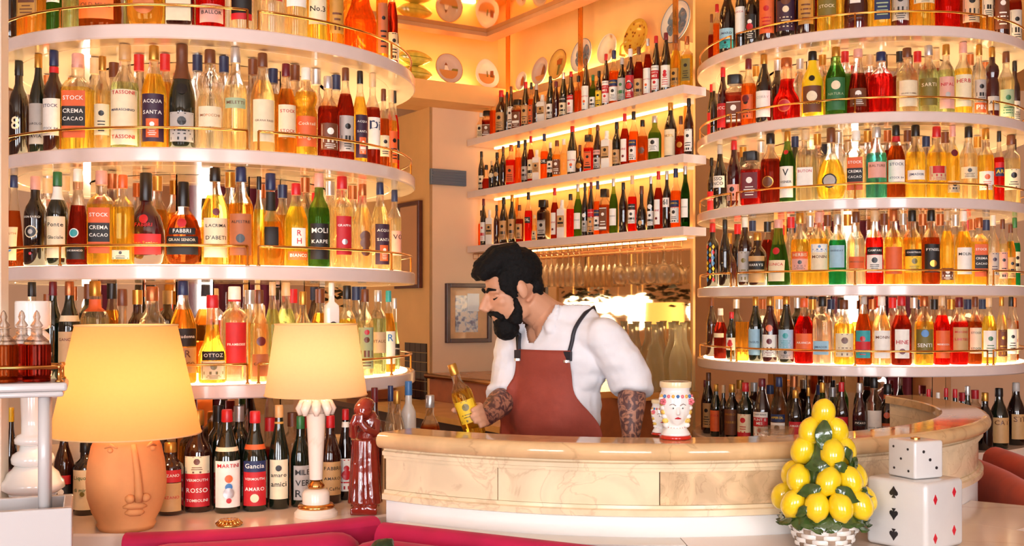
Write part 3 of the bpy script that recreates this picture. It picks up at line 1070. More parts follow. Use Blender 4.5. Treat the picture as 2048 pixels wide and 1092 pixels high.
# centre column, width, top row, shape, liquid, cap, labels   (pixels of the photograph)
tier('L1', "left tower's top shelf", 'L', L_Z[0], [
 (22, 26, -130, 'wine', 'k', 'blk', ''), (64, 50, -150, 'sq', 'a', 'brn', 'gld .2 .7 - brn'), (108, 30, -140, 'std', 'g', 'grn', 'wht .3 .62 - red'), (142, 30, -140, 'std', 'l', 'grn', ''),
 (197, 92, -120, 'flask', 'q', 'blk', 'org .18 .42 OLD_MILLE brn .8'), (290, 72, -130, 'flask', 'a', 'brn', '@cpr .24 .6'), (361, 58, -150, 'sq', 'b', 'gld', 'crm .05 .55 -/-/TRIPLE_SEC/-/- mar'),
 (423, 54, -150, 'std', 'r', 'red', 'pnk .05 .22 BALLOR blk'), (484, 48, -150, 'std', 'c', 'slv', 'blk .1 .62 GIN/- wht;red .1 .14'), (544, 46, -150, 'std', 'c', 'red', 'red .3 .55 -/- wht'),
 (592, 46, -150, 'std', 'p', 'slv', 'wht .28 .6 NINKAS/VODKA blk'), (634, 42, -140, 'std', 'h', 'gld', 'crm .16 .58 -/No.3 blk;@red .47 .42'), (671, 34, -140, 'tall', 'a', 'gld', 'gld .12 .6 - brn'),
 (721, 66, -130, 'bell', 'o', 'gld', ''), (764, 24, -120, 'tall', 'a', 'blk', 'cpr .1 .6 -'), (784, 24, -60, 'wine', 'm', 'red', 'bei .12 .4 -'), (802, 18, 20, 'std', 'b', 'wht', 'wht .15 .5 K blk')],
 back=[(85, -140, 'r'), (165, -150, 'l'), (240, -140, 'a'), (325, -150, 'y'), (390, -150, 'r'), (455, -150, 'c'), (515, -150, 'p'), (570, -140, 'c'), (655, -140, 'y'), (700, -140, 'a')])
tier('L2', "left tower's second shelf", 'L', L_Z[1], [
 (38, 38, 116, 'std', 'k', 'blk', 'non .18 .50 8 crm'), (77, 36, 95, 'wine', 'd', 'gld', 'gry .1 .5 -/BAROLO/PAVIA blk'), (108, 42, 103, 'std', 'b', 'nav', '^red .78 .84;wht .16 .52 STOCK/-/STOCK_84 nav'),
 (156, 58, 110, 'sq', 'y', 'pnk', STOCK), (205, 34, 115, 'std', 'p', 'gld', 'crm .15 .48 -'), (250, 56, 92, 'std', 'l', 'tan', 'crm .03 .58 -/-/- red .94;non .47 .57 TASSONI red .94;non .26 .44 MARASCHINO nav .94;non .05 .15 TASSONI red .94'),
 (308, 50, 94, 'wine', 'y', 'gld', AQUA), (364, 54, 78, 'champ', 'd', 'brn', 'gry .06 .34 -;@blk .56 .42'), (420, 52, 102, 'bulge', 'c', 'brn', 'crm .22 .42 MOPOCCHI cpr'),
 (471, 47, 96, 'std', 'p', 'slv', 'lgr .40 .50 MELETTI brn'), (525, 50, 109, 'wine', 'p', 'brn', 'crm .10 .52 -/GRANA_FASSI/- brn'), (572, 42, 130, 'wine', 'a', 'mar', 'crm .18 .54 STOCK/-/STOCK red'),
 (612, 46, 138, 'bulge', 'y', 'clr', 'org .1 .44 Cocktail/Lago crm'), (656, 42, 155, 'std', 'm', 'slv', 'brn .1 .42 -'), (691, 36, 138, 'wine', 'm', 'brn', 'gry .1 .48 -'), (720, 30, 144, 'wine', 'y', 'blk', AQUA),
 (745, 32, 142, 'std', 'm', 'bei', 'wht .18 .52 Di/- nav'), (767, 24, 180, 'std', 'q', 'brn', 'crm .16 .42 -'), (782, 26, 182, 'std', 'a', 'bei', 'org .12 .5 -'), (798, 20, 170, 'wine', 'r', 'blk', 'blk .2 .44 A wht')],
 back=[(15, 150, 'm'), (60, 125, 'b'), (190, 118, 'p'), (228, 128, 'a'), (278, 107, 'c'), (330, 110, 'a'), (395, 110, 'c'), (448, 105, 'p'), (506, 120, 'c'), (546, 140, 'a'), (590, 120, 'm'), (632, 140, 'c'), (672, 150, 'a')])
tier('L3', "left tower's third shelf", 'L', L_Z[2], [
 (28, 37, 323, 'cone', 'q', 'nav', 'bei .08 .44 SOUTH/-/- cpr;@blu .2 .3'), (71, 46, 355, 'std', 'k', 'pnk', 'non .50 .58 DON_BAIRO wht;@crm .38 .56;@blk .38 .46;@gry .38 .22;@red .14 .13'), (115, 42, 346, 'std', 'd', 'grn', '^wht .70 .84;crm .08 .52 Ponte/Glaciale/- blk'),
 (156, 46, 340, 'cone', 'm', 'clr', 'blk .06 .22 OVE_BIANCO wht;@wht .33 .42;@teal .33 .34'), (203, 52, 344, 'sq', 'y', 'pnk', STOCK), (246, 40, 352, 'sq', 'y', 'org', 'crm .06 .16 -'),
 (292, 76, 348, 'flask', 'v', 'blk', 'red .12 .34 Gran_Senior gld .92;@red .50 .24;non .40 .47 FABBRI red'), (367, 72, 366, 'flask', 'q', 'blk', 'blk .36 .44 FABBRI wht .8;blk .12 .34 GRAN_SENIOR/-/- crm .92;@red .50 .26'),
 (430, 54, 338, 'wine', 'h', 'blk', "crm .08 .48 LACRIMA/D'ABETI/- blk;@mar .54 .28"), (482, 50, 337, 'std', 'a', 'nav', 'cpr .1 .52 ALPESTRE/-/- blk;@blk .27 .36'), (518, 22, 355, 'std', 'h', 'blk', ''),
 (541, 56, 349, 'round', 'a', 'nav', '^blk .60 .80;blk .22 .42 -/- gry .6'), (592, 48, 369, 'wine', 'y', 'red', 'wht .22 .46 R/H red .6;org .08 .18 BIANCO wht'), (638, 44, 349, 'std', 'g', 'pnk', 'blk .08 .46 MOLI/KARPE/- wht'),
 (684, 45, 355, 'tall', 'p', 'red', 'red .14 .56 GRAPPA/- wht .7;@slv .28 .26'), (725, 38, 370, 'wine', 'p', 'cpr', '@brn .38 .6;@brn .30 .6;@brn .2 .5'), (760, 38, 367, 'wine', 'p', 'nav', AQUA), (791, 28, 377, 'tall', 'p', 'nav', 'pnk .2 .5 VO/- blk')],
 back=[(14, 355, 'r'), (95, 330, 'm'), (130, 350, 'c'), (156, 352, 'c'), (225, 350, 'y'), (315, 355, 'a'), (460, 340, 'a'), (565, 372, 'a'), (610, 355, 'l'), (660, 365, 'p'), (705, 372, 'a'), (740, 372, 'p'), (775, 372, 'p')])
tier('L4', "left tower's fourth shelf", 'L', L_Z[3], [
 (64, 38, 563, 'std', 'c', 'blk', ''), (106, 38, 565, 'wine', 'd', 'mar', ''), (139, 44, 551, 'wine', 'd', 'cpr', '^crm .60 .66;bei .1 .5 GANCIA/-/- mar'), (190, 52, 557, 'sq', 'p', 'gld', '^org .70 .82;brn .1 .5 -'),
 (245, 50, 580, 'round', 'q', 'brn', '@brn .24 .5'), (305, 58, 575, 'std', 'c', 'cpr', ''), (366, 54, 550, 'wine', 'a', 'nav', 'blk .36 .54 Riccadonna wht .95;tan .1 .35 YR/BIANCO brn .95'),
 (425, 56, 592, 'bell', 'y', 'red', 'blk .26 .36 OTTOZ wht;crm .04 .25 - olv'), (469, 56, 575, 'tall', 'c', 'wht', '^red .84 .86;red .16 .62 -/FRAMBOISE/- wht .74'), (519, 38, 582, 'std', 'p', 'brn', '@mar .44 .5;cpr .06 .3 CAMINA blk'),
 (545, 32, 563, 'wine', 'l', 'bei', ''), (572, 42, 558, 'wine', 'l', 'bei', '@wht .5 .4'), (606, 36, 585, 'std', 'c', 'gld', ''), (663, 28, 560, 'box', 'w', 'wht', '@blk .55 .6'), (694, 40, 573, 'std', 'y', 'blk', ''),
 (730, 36, 580, 'std', 'p', 'brn', 'lgr .08 .56 - brn;@red .5 .3'), (756, 34, 582, 'tall', 'l', 'slv', 'bei .25 .5 ITALIC brn'), (777, 28, 583, 'wine', 'a', 'teal', 'wht .1 .5 R/-/- blu'), (796, 22, 598, 'bell', 'l', 'slv', 'blk .2 .36 OTTOZ wht')],
 back=[(30, 590, 'q'), (85, 575, 'm'), (178, 553, 'd'), (224, 560, 'a'), (275, 582, 'b'), (300, 582, 'b'), (500, 582, 'a'), (585, 580, 'c'), (640, 580, 'a'), (712, 575, 'c'), (770, 570, 'b')])
tier('L5', 'ledge below the left shelves', 'LB', BASEZ, [
 (23, 24, 815, 'wine', 'k', 'yel', 'mar .1 .4 -'), (128, 40, 850, 'wine', 'b', 'brn', 'red .34 .44 O org;blk .08 .33 -'), (172, 50, 884, 'tall', 'k', 'blk', 'crm .08 .63 Liquore/di_mirto/- grn;@olv .3 .2'),
 (341, 52, 884, 'tall', 'b', 'gld', 'red .46 .63 CINZANO wht;tan .06 .45 -/CINZANO/- red'), (396, 57, 820, 'std', 'b', 'gld', 'crm .38 .56 - brn;red .06 .385 VERMOUTH/ROSSO/TOMBOLINI wht'), (454, 54, 819, 'mart', 'd', 'red', '^crm .60 .64;wht .06 .51 -/- red .92;non .42 .50 MARTINI red .92;@org .34 .3;@blu .26 .28;@slv .2 .42;@red .13 .2'),
 (510, 52, 822, 'mart', 'd', 'red', '^org .62 .67;red .06 .50 -/VERMOUTH/AMARO/- wht;nav .40 .52 Gancia wht;@crm .14 .34'), (558, 42, 810, 'mart', 'd', 'tan', '^gld .82 .84;crm .1 .48 -/amaro/amici/- blk;@blk .40 .3'), (601, 40, 832, 'wine', 'd', 'grn', 'gry .08 .46 MILE/VER/RO blk'),
 (661, 44, 831, 'wine', 'b', 'red', 'tan .1 .48 FABBRI/AMARO/al_Caffe blk'), (691, 34, 818, 'mart', 'k', 'red', '^wht .80 .86;wht .1 .46 - red .9;@red .28 .6')],
 back=[(437, 811, 'd'), (478, 812, 'd'), (585, 825, 'c'), (380, 828, 'a'), (320, 835, 'b'), (620, 830, 'b'), (540, 835, 'm')])
tier('L6', 'ledge behind the left end of the bar', 'LX', BASEZ, [
 (749, 34, 775, 'wine', 'v', 'mar', ''), (781, 26, 771, 'std', 'c', 'nav', ''), (794, 36, 781, 'wine', 'c', 'gld', ''), (817, 32, 762, 'tall', 'f', 'blu', ''), (860, 42, 790, 'std', 'q', 'slv', '')])
tier('R1', "right tower's top shelf", 'R', R_Z[0], [
 (1421, 14, 30, 'std', 'm', 'brn', ''), (1434, 16, 10, 'tall', 'o', 'red', ''), (1455, 34, -30, 'wine', 'k', 'blk', 'lbl .2 .36 LIMARO nav;teal .08 .19 -'), (1482, 24, -70, 'wine', 'k', 'red', 'wht .2 .6 LUCCA/-/- red'), (1503, 28, -30, 'std', 'k', 'blk', 'blk .1 .5 - wht;@red .3 .5'),
 (1535, 35, -70, 'std', 'b', 'red', 'org .1 .55 - red'), (1572, 40, -80, 'std', 'k', 'blk', 'pur .08 .46 - crm;@brn .46 .5'), (1612, 36, -90, 'tall', 'b', 'gld', 'gld .12 .66 - brn'), (1655, 42, -90, 'std', 'y', 'gld', 'olv .18 .56 -/STOCK crm;@lgr .46 .56'),
 (1712, 48, -90, 'squat', 'v', 'red', 'wht .34 .52 JULIA red .6'), (1763, 36, -90, 'sq', 'y', 'blk', 'nav .1 .6 - lgr'), (1800, 38, -90, 'std', 'v', 'blk', 'gry .1 .5 -'), (1845, 48, -100, 'std', 'y', 'gld', 'crm .3 .6 - blk'), (1895, 48, -80, 'std', 'r', 'brn', ''),
 (1940, 38, -90, 'std', 'q', 'brn', 'bei .1 .5 -'), (1972, 28, -90, 'std', 'a', 'gld', 'crm .2 .55 -'), (2002, 32, -90, 'tall', 'b', 'blk', 'brn .1 .55 -'), (2035, 28, -80, 'std', 'm', 'blk', 'gry .1 .5 -')],
 back=[(1520, -70, 'k'), (1555, -80, 'b'), (1595, -90, 'k'), (1635, -90, 'm'), (1680, -90, 'y'), (1740, -90, 'y'), (1780, -90, 'y'), (1822, -90, 'a'), (1870, -90, 'a'), (1920, -90, 'm'), (1958, -90, 'b')])
tier('R2', "right tower's second shelf", 'R', R_Z[1], [
 (1412, 18, 170, 'wine', 'd', 'red', 'red .1 .5 IZZ wht'), (1428, 15, 167, 'std', 'k', 'bei', ''), (1446, 24, 116, 'wine', 'v', 'red', 'red .08 .45 UCC/-/- wht'), (1470, 36, 152, 'sqt', 'm', 'blk', 'brn .1 .5 -'),
 (1497, 30, 120, 'std', 'o', 'mar', 'org .1 .46 -;@mar .4 .5'), (1528, 34, 110, 'wine', 'k', 'gld', 'wht .08 .46 CORRY/- gry'), (1573, 54, 118, 'bell', 'r', 'cpr', '@org .22 .5;@red .22 .42'), (1625, 43, 105, 'wine', 'Y', 'blk', 'brn .06 .46 -/TUCANO yel;@crm .3 .5;@blk .57 .28'),
 (1672, 42, 96, 'wine', 'g', 'gld', 'grn .06 .54 -/NATURA/- lgr;@crm .42 .44'), (1716, 44, 100, 'cone', 'm', 'pnk', 'brn .1 .38 -'), (1762, 48, 106, 'std', 'r', 'nav', ''), (1814, 42, 98, 'std', 'p', 'brn', 'crm .08 .48 -/GRAND_KUMMEL/- brn'),
 (1857, 38, 93, 'std', 'l', 'slv', 'olv .1 .5 SARTI/- crm'), (1892, 34, 91, 'std', 'l', 'gld', 'pnk .06 .52 NIPAL/- red;@gry .26 .3'), (1926, 36, 80, 'std', 'y', 'pnk', 'crm .1 .54 HERB/-/- red'), (1958, 28, 85, 'std', 'c', 'gld', 'org .04 .18 PIN wht;gry .18 .5 - blk'),
 (1984, 28, 90, 'bulge', 'v', 'gld', 'gry .1 .3 AMA blk'), (2012, 32, 103, 'std', 'p', 'brn', 'lgr .06 .45 - grn'), (2038, 22, 120, 'std', 'b', 'blk', 'gry .1 .4 -')],
 back=[(1485, 120, 'm'), (1512, 130, 'y'), (1555, 115, 'b'), (1600, 120, 'c'), (1645, 112, 'y'), (1690, 105, 'g'), (1740, 112, 'm'), (1800, 105, 'm'), (1835, 105, 'c'), (1872, 100, 'm'), (1940, 90, 'c'), (1970, 95, 'c'), (2000, 88, 'g'), (2030, 108, 'q')])
tier('R3', "right tower's third shelf", 'R', R_Z[2], [
 (1416, 18, 317, 'wine', 'k', 'blk', 'red .06 .4 COTT wht'), (1440, 28, 282, 'wine', 'k', 'gry', 'wht .34 .52 SSO/NCO blk'), (1468, 30, 283, 'wine', 'v', 'red', 'pnk .1 .34 -'), (1502, 38, 305, 'sqt', 'r', 'blk', 'mar .12 .6 -'), (1541, 40, 268, 'std', 'm', 'blk', '@gld .3 .6;@brn .3 .52'),
 (1575, 32, 262, 'wine', 'g', 'gld', 'wht .06 .50 V/VISNER/- blk;@red .7 .3'), (1611, 37, 253, 'sq', 'p', 'bei', 'wht .2 .46 BUTON/-/- red'), (1662, 58, 255, 'drop', 'y', 'brn', '@blk .26 .52;@gry .26 .42'), (1712, 38, 263, 'sq', 'p', 'wht', STOCK),
 (1753, 41, 256, 'std', 't', 'slv', 'pnk .28 .5 BALTURE/- brn'), (1792, 37, 241, 'wine', 'q', 'blk', '^red .78 .85;wht .22 .52 STOCK/-/STOCK_84 nav'), (1831, 39, 248, 'std', 'y', 'blk', 'wht .25 .38 JIMADOR nav'), (1873, 39, 255, 'std', 'y', 'red', 'bei .24 .44 - red;red .34 .44 -/- wht .6'), (1905, 28, 245, 'std', 'y', 'pnk', '@mar .62 .5;bei .08 .24 -'),
 (1937, 36, 241, 'std', 'p', 'blk', 'crm .28 .44 -'), (1971, 33, 251, 'std', 'y', 'gld', 'wht .14 .4 - org'), (1998, 20, 262, 'std', 'r', 'blk', 'nav .36 .48 AR yel;red .48 .58 -'), (2022, 36, 266, 'tall', 'p', 'brn', 'crm .2 .5 -'), (2044, 16, 280, 'std', 'v', 'blk', '')],
 back=[(1425, 293, 'b'), (1455, 290, 'k'), (1486, 285, 'k'), (1522, 275, 'c'), (1590, 270, 'd'), (1635, 265, 'p'), (1677, 262, 'c'), (1735, 262, 'c'), (1775, 255, 'm'), (1815, 255, 'c'), (1852, 275, 'p'), (1890, 262, 'y'), (1955, 262, 'a'), (1985, 262, 'p'), (2035, 275, 'c')])
tier('R4', "right tower's fourth shelf", 'R', R_Z[3], [
 (1425, 25, 448, 'tall', 'k', 'red', ';'.join('#%s %g %g .42' % (('blu', 'yel', 'red', 'blu', 'yel')[(i * 2 + j) % 5], (-.5, 0, .5)[j], .12 + .085 * i + (.042 if j == 1 else 0)) for i in range(7) for j in range(3))),
 (1450, 24, 437, 'wine', 'k', 'blk', ''), (1459, 30, 468, 'squat', 'v', 'gld', '@org .3 .5;@red .28 .4'), (1490, 29, 430, 'std', 'b', 'clr', 'gry .06 .5 - olv'), (1515, 38, 467, 'std', 'b', 'gld', 'tan .06 .62 -/-/- brn;blk .3 .46 HARRYS wht'), (1557, 46, 441, 'cone', 'g', 'pnk', 'crm .06 .38 LUNICA/-/- red;@red .52 .32'),
 (1600, 37, 427, 'std', 'y', 'gld', 'org .36 .46 HERBIS crm;pnk .2 .36 -'), (1638, 38, 420, 'std', 'y', 'pnk', 'wht .44 .56 - blu;crm .2 .44 MONIN/- brn'), (1675, 35, 430, 'std', 'e', 'slv', 'lbl .24 .56 GREENDAY/- nav'), (1712, 35, 425, 'std', 'c', 'brn', 'org .22 .38 MOROCCO brn'),
 (1749, 35, 415, 'std', 'r', 'bei', CAMP), (1787, 37, 420, 'std', 'y', 'cpr', 'org .14 .5 -/- red'), (1824, 38, 418, 'std', 'y', 'blk', 'blk .38 .47 CHARTREUSE wht;yel .16 .375 - olv'), (1862, 35, 415, 'std', 'q', 'blk', 'blk .16 .54 FYNSEL/-/- wht;@gld .28 .4'), (1894, 27, 420, 'wine', 'y', 'bei', 'brn .06 .22 -'),
 (1927, 33, 421, 'wine', 'y', 'wht', 'wht .14 .5 MOLIN/- blk'), (1958, 32, 437, 'sq', 'y', 'cpr', STOCK), (1986, 24, 432, 'std', 'c', 'clr', 'gry .14 .46 - pur'), (2005, 20, 440, 'std', 'p', 'brn', 'pnk .1 .5 -'), (2021, 20, 450, 'wine', 'a', 'brn', 'tan .12 .46 -'), (2039, 22, 433, 'std', 'e', 'grn', 'crm .2 .5 -')],
 back=[(1475, 435, 'k'), (1505, 430, 'c'), (1535, 445, 'm'), (1582, 435, 'c'), (1620, 425, 'a'), (1655, 425, 'p'), (1695, 430, 'c'), (1768, 425, 'c'), (1806, 422, 'c'), (1845, 430, 'o'), (1880, 425, 'c'), (1910, 430, 'p'), (1945, 440, 'a'), (1972, 440, 'c'), (2028, 440, 'a')])
tier('R5', "right tower's fifth shelf", 'R', R_Z[4], [
 (1418, 23, 596, 'wine', 'b', 'brn', 'v'.replace('v', '')), (1441, 27, 618, 'wine', 'm', 'clr', 'crm .42 .46 -'), (1463, 22, 625, 'wine', 'd', 'red', 'wht .2 .46 - red;@red .33 .5'), (1485, 24, 645, 'card', 'a', 'brn', ''), (1511, 29, 585, 'wine', 'd', 'gld', 'lbl .1 .5 -/TAGUS/- nav'),
 (1540, 34, 588, 'wine', 'v', 'gld', 'wht .08 .42 - mar;@org .52 .42'), (1573, 34, 586, 'mart', 'd', 'gld', 'lbl .2 .5 - teal;gry .06 .2 -'), (1608, 38, 598, 'wine', 'r', 'org', 'org .18 .46 -/ARANCIA/- wht'), (1645, 36, 592, 'sq', 'c', 'blk', 'lbl .14 .34 JIMADOR nav'), (1688, 40, 601, 'std', 'y', 'brn', 'crm .12 .48 - brn'),
 (1727, 33, 585, 'mart', 'q', 'gry', 'teal .1 .5 - red;red .22 .34 -/- mar'), (1763, 36, 583, 'wine', 'p', 'wht', 'wht .1 .5 MONIN/- brn'), (1803, 40, 579, 'wine', 'm', 'red', HINE), (1848, 38, 590, 'std', 'h', 'cpr', 'olv .16 .52 -/SENTI wht;@blu .46 .4'), (1884, 32, 582, 'wine', 'r', 'bei', 'org .1 .5 -/MENDOZA/- wht'),
 (1918, 36, 596, 'std', 'r', 'mar', 'tan .2 .64 MARENDI/LIMITED/- red'), (1950, 27, 595, 'std', 'q', 'brn', 'crm .16 .54 STOCK/-/STOCK blk'), (1978, 29, 597, 'wine', 'h', 'bei', 'wht .1 .5 - grn'), (2003, 22, 595, 'wine', 'p', 'gld', 'brn .1 .5 - gld'), (2022, 22, 588, 'std', 'c', 'blk', 'wht .12 .5 -'), (2040, 16, 597, 'std', 'q', 'cpr', 'crm .1 .5 ST red')],
 back=[(1438, 600, 'b'), (1525, 600, 'c'), (1558, 600, 'm'), (1595, 590, 'd'), (1625, 600, 'o'), (1662, 600, 'c'), (1745, 600, 'a'), (1785, 590, 'c'), (1828, 592, 'c'), (1868, 600, 'o'), (1902, 600, 'c'), (1935, 600, 'm'), (1965, 600, 'y'), (2012, 600, 'q')])
tier('R6', 'ledge below the right shelves', 'RB', BASEZ, [
 (1404, 18, 760, 'wine', 'v', 'mar', ''), (1417, 24, 745, 'wine', 'k', 'brn', 'tan .1 .5 -'), (1432, 24, 768, 'wine', 'd', 'gld', 'org .1 .5 STOCK/- red'), (1447, 18, 770, 'std', 'k', 'bei', ''), (1464, 31, 768, 'std', 'k', 'gld', 'brn .1 .56 AMARO/FABBRI/- gld'), (1491, 33, 765, 'std', 'd', 'red', 'crm .14 .48 - red;red .1 .14'),
 (1524, 35, 757, 'mart', 'b', 'mar', PUNT), (1558, 34, 754, 'wine', 'c', 'nav', APER), (1591, 30, 780, 'wine', 'k', 'gld', 'red .1 .46 AMARO/-/- wht'), (1617, 16, 775, 'wine', 'd', 'gld', ''), (1645, 26, 765, 'std', 'g', 'gld', ''), (1683, 28, 764, 'wine', 'b', 'red', 'red .2 .5 - wht'),
 (1719, 28, 766, 'wine', 'v', 'slv', 'blk .38 .46 PICARD wht;wht .1 .3 -'), (1748, 32, 750, 'tall', 'c', 'blk', 'wht .1 .56 -/KETEL_ONE/- blk'), (1775, 36, 768, 'std', 'b', 'blk', '^org .78 .84;org .2 .42 RAMAZZOTTI/- wht .95;@org .54 .36'),
 (1857, 20, 778, 'wine', 'd', 'red', ''), (1876, 18, 785, 'wine', 'c', 'clr', ''), (1892, 20, 776, 'wine', 'd', 'red', ''), (1910, 22, 778, 'wine', 'd', 'red', ''), (1935, 24, 772, 'wine', 'd', 'slv', ''), (1970, 32, 785, 'std', 'k', 'gld', ''), (1998, 38, 776, 'wine', 'd', 'blk', 'tan .1 .52 CAT/-/- brn'), (2032, 36, 765, 'wine', 'k', 'gry', 'tan .1 .5 STR/-/- brn')],
 back=[(1480, 760, 'c'), (1508, 765, 'b'), (1540, 770, 'a'), (1588, 752, 'c'), (1640, 770, 'g'), (1665, 775, 'c'), (1925, 785, 'd'), (1950, 780, 'r')])
tier('W1', 'top wall shelf', 'W', E + 1.035, [
 (934, 18, 226, 'std', 'c', 'wht', 'crm .1 .6 -'), (949, 18, 222, 'sqt', 'm', 'blk', 'brn .1 .5 -'), (963, 16, 190, 'std', 'o', 'blk', ''), (979, 22, 181, 'std', 'b', 'red', 'tan .1 .5 -'), (991, 12, 184, 'wine', 'k', 'blk', ''), (1000, 14, 173, 'std', 'b', 'brn', 'wht .1 .6 -'), (1014, 20, 200, 'sqt', 'm', 'blk', 'brn .1 .6 -'),
 (1031, 18, 164, 'wine', 'k', 'red', 'tan .1 .5 -'), (1043, 12, 165, 'std', 'o', 'blk', 'org .1 .5 -'), (1054, 16, 168, 'wine', 'b', 'gry', ''), (1067, 18, 190, 'box', 'w', 'wht', 'tan .35 .6 -'), (1084, 17, 153, 'wine', 'd', 'blk', 'wht .1 .4 -'), (1096, 16, 163, 'wine', 'v', 'mar', ''), (1112, 17, 145, 'wine', 'd', 'slv', 'blk .36 .48 RABAR wht;crm .1 .35 -'),
 (1128, 16, 143, 'mart', 'b', 'red', 'red .38 .48 MARTINI wht;wht .1 .38 - red'), (1144, 16, 152, 'std', 'o', 'blk', ''), (1160, 17, 118, 'mart', 'b', 'brn', MARTINI), (1175, 14, 150, 'std', 'g', 'grn', 'wht .1 .4 -'), (1188, 14, 142, 'std', 'b', 'blk', 'yel .1 .5 -'), (1203, 16, 108, 'mart', 'b', 'red', PUNT), (1220, 19, 101, 'std', 'o', 'nav', APER),
 (1237, 18, 115, 'std', 'k', 'gry', 'gry .1 .56 - grn'), (1255, 20, 98, 'std', 'v', 'clr', 'red .08 .5 -;@blk .3 .8;@red .3 .6'), (1273, 19, 94, 'wine', 'm', 'brn', 'tan .06 .4 -'), (1292, 17, 72, 'mart', 'm', 'slv', MARTINI), (1310, 18, 68, 'mart', 'k', 'red', PUNT), (1331, 20, 58, 'mart', 'k', 'mar', 'wht .1 .46 - red;@red .3 .4'),
 (1352, 20, 70, 'wine', 'h', 'brn', 'gld .1 .4 -'), (1376, 20, 73, 'sq', 'h', 'cpr', 'olv .14 .56 -')])
tier('W2', 'middle wall shelf', 'W', E + 0.712, [
 (935, 13, 303, 'wine', 'k', 'blk', 'crm .1 .4 -'), (947, 17, 330, 'round', 'm', 'blk', ''), (959, 13, 322, 'std', 'k', 'bei', '@crm .5 .7'), (970, 15, 305, 'std', 'k', 'blk', '@tan .4 .6'), (983, 13, 293, 'wine', 'k', 'brn', ''), (1000, 18, 290, 'sq', 'r', 'cpr', 'org .1 .5 -'), (1016, 14, 282, 'std', 'o', 'nav', ''), (1030, 15, 280, 'wine', 'k', 'blk', 'gry .1 .4 -'),
 (1042, 13, 272, 'wine', 'm', 'red', 'crm .1 .5 -'), (1055, 15, 300, 'box', 'w', 'wht', 'tan .3 .6 -'), (1071, 15, 268, 'std', 'o', 'nav', 'blk .36 .46 OIL wht'), (1084, 14, 285, 'std', 'd', 'wht', 'wht .2 .5 -'), (1098, 18, 281, 'std', 'a', 'brn', 'brn .1 .5 -'), (1113, 15, 278, 'std', 'p', 'clr', ''), (1131, 20, 246, 'mart', 'd', 'red', MARTINI),
 (1147, 18, 290, 'squat', 'b', 'brn', '@gld .3 .6'), (1166, 17, 270, 'sqt', 'r', 'blk', 'org .1 .56 -'), (1185, 17, 250, 'mart', 'b', 'brn', 'gry .08 .3 -;pnk .36 .46 MARTINI blk'), (1205, 19, 262, 'box', 'w', 'wht', 'tan .3 .6 -'), (1226, 18, 244, 'std', 'd', 'blk', 'tan .1 .4 -'), (1243, 17, 217, 'wine', 'm', 'red', HINE), (1262, 18, 215, 'std', 'o', 'blk', APER),
 (1281, 20, 240, 'std', 'q', 'blk', '@brn .3 .6'), (1307, 25, 232, 'std', 'g', 'slv', 'wht .22 .5 -'), (1341, 24, 185, 'wine', 'k', 'gld', 'crm .06 .52 NOEL/- gld'), (1363, 22, 232, 'squat', 'm', 'brn', '@gld .3 .5'), (1380, 18, 190, 'wine', 'b', 'blk', 'wht .08 .46 -')])
tier('W3', 'bottom wall shelf', 'W', E + 0.372, [
 (929, 13, 421, 'std', 'o', 'blk', ''), (941, 13, 393, 'wine', 'k', 'mar', 'wht .1 .5 - red'), (954, 14, 420, 'box', 'w', 'wht', 'tan .3 .6 -'), (969, 12, 410, 'std', 'v', 'blk', ''), (984, 17, 395, 'wine', 'k', 'blk', 'tan .1 .5 -'), (1002, 15, 383, 'wine', 'd', 'gld', 'tan .1 .5 -'), (1018, 15, 410, 'std', 'm', 'brn', 'tan .1 .5 -'), (1037, 15, 382, 'std', 'r', 'blk', 'blk .38 .5 OIL wht'),
 (1050, 12, 430, 'cone', 'p', 'crm', 'crm .06 .4 -'), (1069, 20, 400, 'sqt', 'b', 'blk', 'gry .1 .5 -'), (1093, 15, 370, 'wine', 'm', 'red', HINE), (1109, 17, 400, 'box', 'w', 'wht', 'tan .3 .6 -'), (1127, 16, 388, 'tall', 'r', 'blk', ''), (1143, 16, 360, 'wine', 'g', 'slv', CIPA), (1158, 13, 363, 'wine', 'k', 'blk', '@wht .4 .6;gry .1 .3 -'),
 (1171, 14, 352, 'mart', 'k', 'mar', CINZ), (1185, 15, 355, 'std', 'o', 'nav', APER), (1200, 18, 378, 'sqt', 'q', 'blk', 'brn .1 .6 -'), (1219, 16, 345, 'wine', 'g', 'slv', CIPA), (1240, 17, 365, 'wine', 'k', 'blk', ''), (1259, 17, 344, 'std', 'r', 'bei', CAMP), (1279, 21, 372, 'round', 'k', 'brn', '@tan .2 .4'), (1299, 15, 352, 'wine', 'd', 'slv', '@wht .44 .6;wht .1 .36 -'),
 (1315, 17, 330, 'wine', 'm', 'red', HINE), (1333, 16, 342, 'std', 'k', 'slv', 'wht .38 .54 61 blk'), (1352, 20, 325, 'std', 'o', 'nav', APER), (1372, 18, 325, 'wine', 'v', 'brn', 'mar .1 .5 RIT/-/- gld'), (1386, 16, 318, 'wine', 'g', 'slv', CIPA)])

